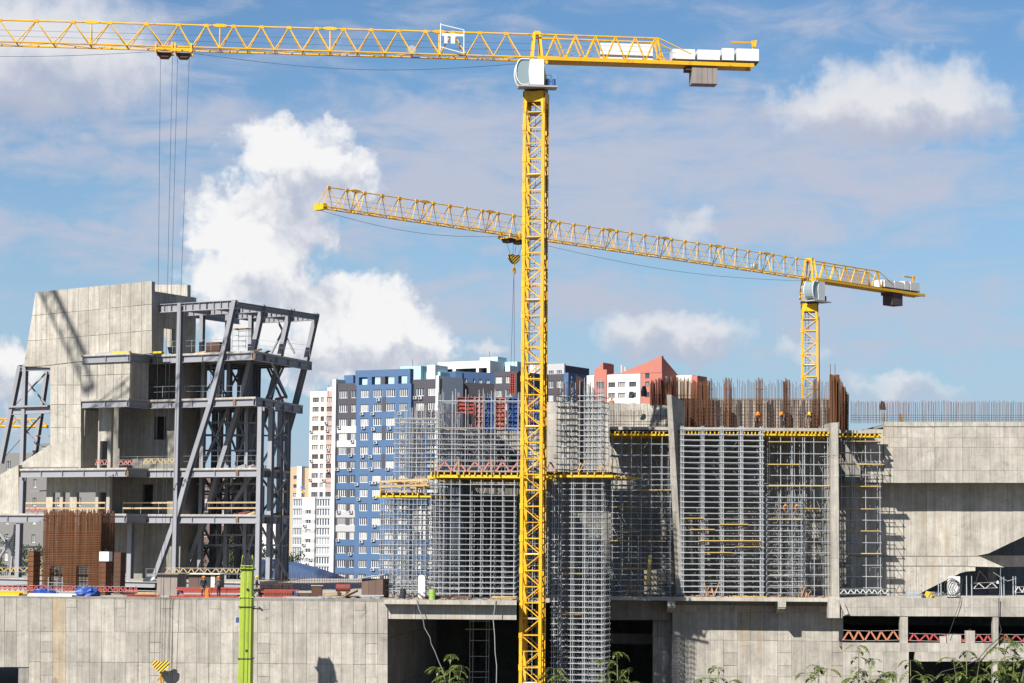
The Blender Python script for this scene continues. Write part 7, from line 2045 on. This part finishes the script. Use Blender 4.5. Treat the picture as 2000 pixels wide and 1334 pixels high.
def young_tree(label, px, py, Y, shoots, seed, leafL=.52):
    """slender maple: shoots = [(dpx, dpy)] tips relative to the top pixel"""
    rnd = random.Random(seed)
    top = P(px, py, Y)
    root = thing('young_tree', label, 'tree', (top.x, Y, 0), 'young trees in front of the site')
    st = MB(); lf = MB()
    base = V((top.x + rnd.uniform(-.3, .3), Y, 0)); trunk = []
    for k in range(13):
        t = k / 12; trunk.append(base.lerp(top, t) + V((math.sin(t * 5 + seed) * .12 * (1 - t), math.cos(t * 4 + seed) * .12 * (1 - t), 0)))
    for k in range(12): st.tube(trunk[k], trunk[k + 1], lerp(.09, .012, k / 12), 7, lerp(.09, .012, (k + 1) / 12))
    lines = [(trunk[-4], trunk[-1])]
    for dx, dy in shoots:
        tip_ = P(px + dx, py + dy, Y + rnd.uniform(-.9, .9))
        zz = max(tip_.z - rnd.uniform(.9, 1.7), 1.5); k = min(11, max(1, int(zz / top.z * 12) - 1))
        o_ = trunk[k]
        mid = o_.lerp(tip_, .55) + V((0, 0, -.15)); st.tube(o_, mid, .022, 5, .016); st.tube(mid, tip_, .016, 5, .007)
        lines.append((mid, tip_))
    # lower branches out of view keep the tree whole
    for q in range(16):
        z = rnd.uniform(.3, .78) * top.z; a = rnd.uniform(0, 6.28); k = int(z / top.z * 12)
        o_ = trunk[k]; tip_ = o_ + V((math.cos(a) * rnd.uniform(.8, 1.8), math.sin(a) * rnd.uniform(.8, 1.8), rnd.uniform(.4, 1.0)))
        st.tube(o_, tip_, .02, 5, .006); lines.append((o_.lerp(tip_, .4), tip_))
    for a, c in lines:
        n = max(3, int((c - a).length / .36))
        for k in range(n + 1):
            p = a.lerp(c, k / n)
            for q in range(2 if k < n else 5):
                an = rnd.uniform(0, 6.28); el = rnd.uniform(.0, .7) if k < n else rnd.uniform(.1, .8)
                compound_leaf(lf, p, V((math.cos(an), math.sin(an), el)), leafL * rnd.uniform(.7, 1.2) * (.8 if k == n else 1), rnd)
    st.build('trunk', M_STEM, root); lf.build('crown', M_LEAF, root)
young_tree('slender young tree before the dark opening left of the mast', 880, 1280, 84, [(-22, 26), (22, 22), (-10, 48), (30, 55), (8, 30)], 1)
young_tree('slender young tree at the foot of the scaffold tower, its tip over the doorway', 1205, 1274, 84, [(-20, 18), (-18, 40), (24, 34), (10, 55), (30, 58)], 2)
young_tree('small tree tip at the bottom edge before the pier wall', 1403, 1304, 84, [(-26, 22), (24, 26), (0, 40)], 3)
young_tree('small tree tip at the bottom edge left of the right cluster', 1598, 1302, 84, [(-22, 14), (18, 6), (6, 40)], 4)
young_tree('leafy young tree with a lone high shoot under the orange ribbon', 1676, 1263, 80, [(28, 26), (10, 48), (60, 50), (-8, 64), (42, 66)], 5)
young_tree('leafy young tree before the column of the right hall', 1778, 1290, 80, [(-30, 26), (26, 30), (-52, 40), (6, 48), (44, 52)], 6)
young_tree('leafy young tree in the dark lower opening of the right hall', 1888, 1272, 80, [(-26, 16), (26, 14), (-34, 46), (30, 48), (0, 40)], 7)
young_tree('dense young tree at the right edge of the picture', 1962, 1246, 78, [(-16, 20), (24, 10), (-14, 50), (20, 40), (40, 48), (0, 66), (44, 70), (-30, 72), (50, 30)], 8)
young_tree('small tree tip beside the foot of the main mast', 1082, 1306, 84, [(-14, 14), (14, 16), (4, 34)], 10)
def big_tree(label, px, py, Y, w, seed, group='trees behind the steel frame'):
    rnd = random.Random(seed); top = P(px, py, Y); H = top.z
    root = thing('leafy_tree', label, 'tree', (top.x, Y, 0), group)
    st = MB(); lf = MB(); B = V((top.x, Y, 0))
    st.tube(B, B + V((0, 0, H * .45)), .3, 8, .2)
    for q in range(7):
        a = 6.28 * q / 7 + rnd.uniform(-.3, .3); st.tube(B + V((0, 0, H * rnd.uniform(.25, .45))), B + V((math.cos(a) * w * .3, math.sin(a) * w * .3, H * rnd.uniform(.6, .85))), .12, 6, .03)
    for c in range(36):
        a = rnd.uniform(0, 6.28); zz = rnd.uniform(.18, .95); rr = w * .5 * math.sqrt(max(.05, 1 - ((zz - .5) / .52) ** 2)) * rnd.uniform(.4, 1)
        C_ = B + V((math.cos(a) * rr, math.sin(a) * rr, H * zz)); R2 = rnd.uniform(.7, 1.4)
        for q in range(70):
            d = V((rnd.gauss(0, 1), rnd.gauss(0, 1), rnd.gauss(0, .7))).normalized() * R2 * rnd.random() ** .4
            p = C_ + d; s = rnd.uniform(.10, .22)
            x = V((rnd.gauss(0, 1), rnd.gauss(0, 1), rnd.gauss(0, 1))).normalized(); y = x.orthogonal().normalized()
            lf.add([p - x * s, p - y * s * .6, p + x * s, p + y * s * .6], [(0, 1, 2, 3)])
    st.build('trunk', M_BARK, root); lf.build('crown', M_LEAFD, root)
for k, (px_, py_, Y, w, lab) in enumerate(((20, 1048, 300, 8, 'dark leafy tree behind the far left column'), (66, 1062, 290, 7, 'dark leafy tree left of the rebar cage'), (385, 1050, 290, 8, 'leafy tree seen between the slanted column feet'),
        (440, 1042, 300, 8, 'leafy tree behind the middle of the steel frame'), (488, 1050, 296, 7, 'leafy tree behind the green boom head'), (540, 1066, 300, 7, 'leafy tree behind the frame corner columns'), (565, 1072, 318, 7, 'leafy tree at the edge of the white apartment block'), (335, 1055, 300, 8, 'leafy tree behind the front column foot'))):
    big_tree(lab, px_, py_, Y, w, 50 + k)
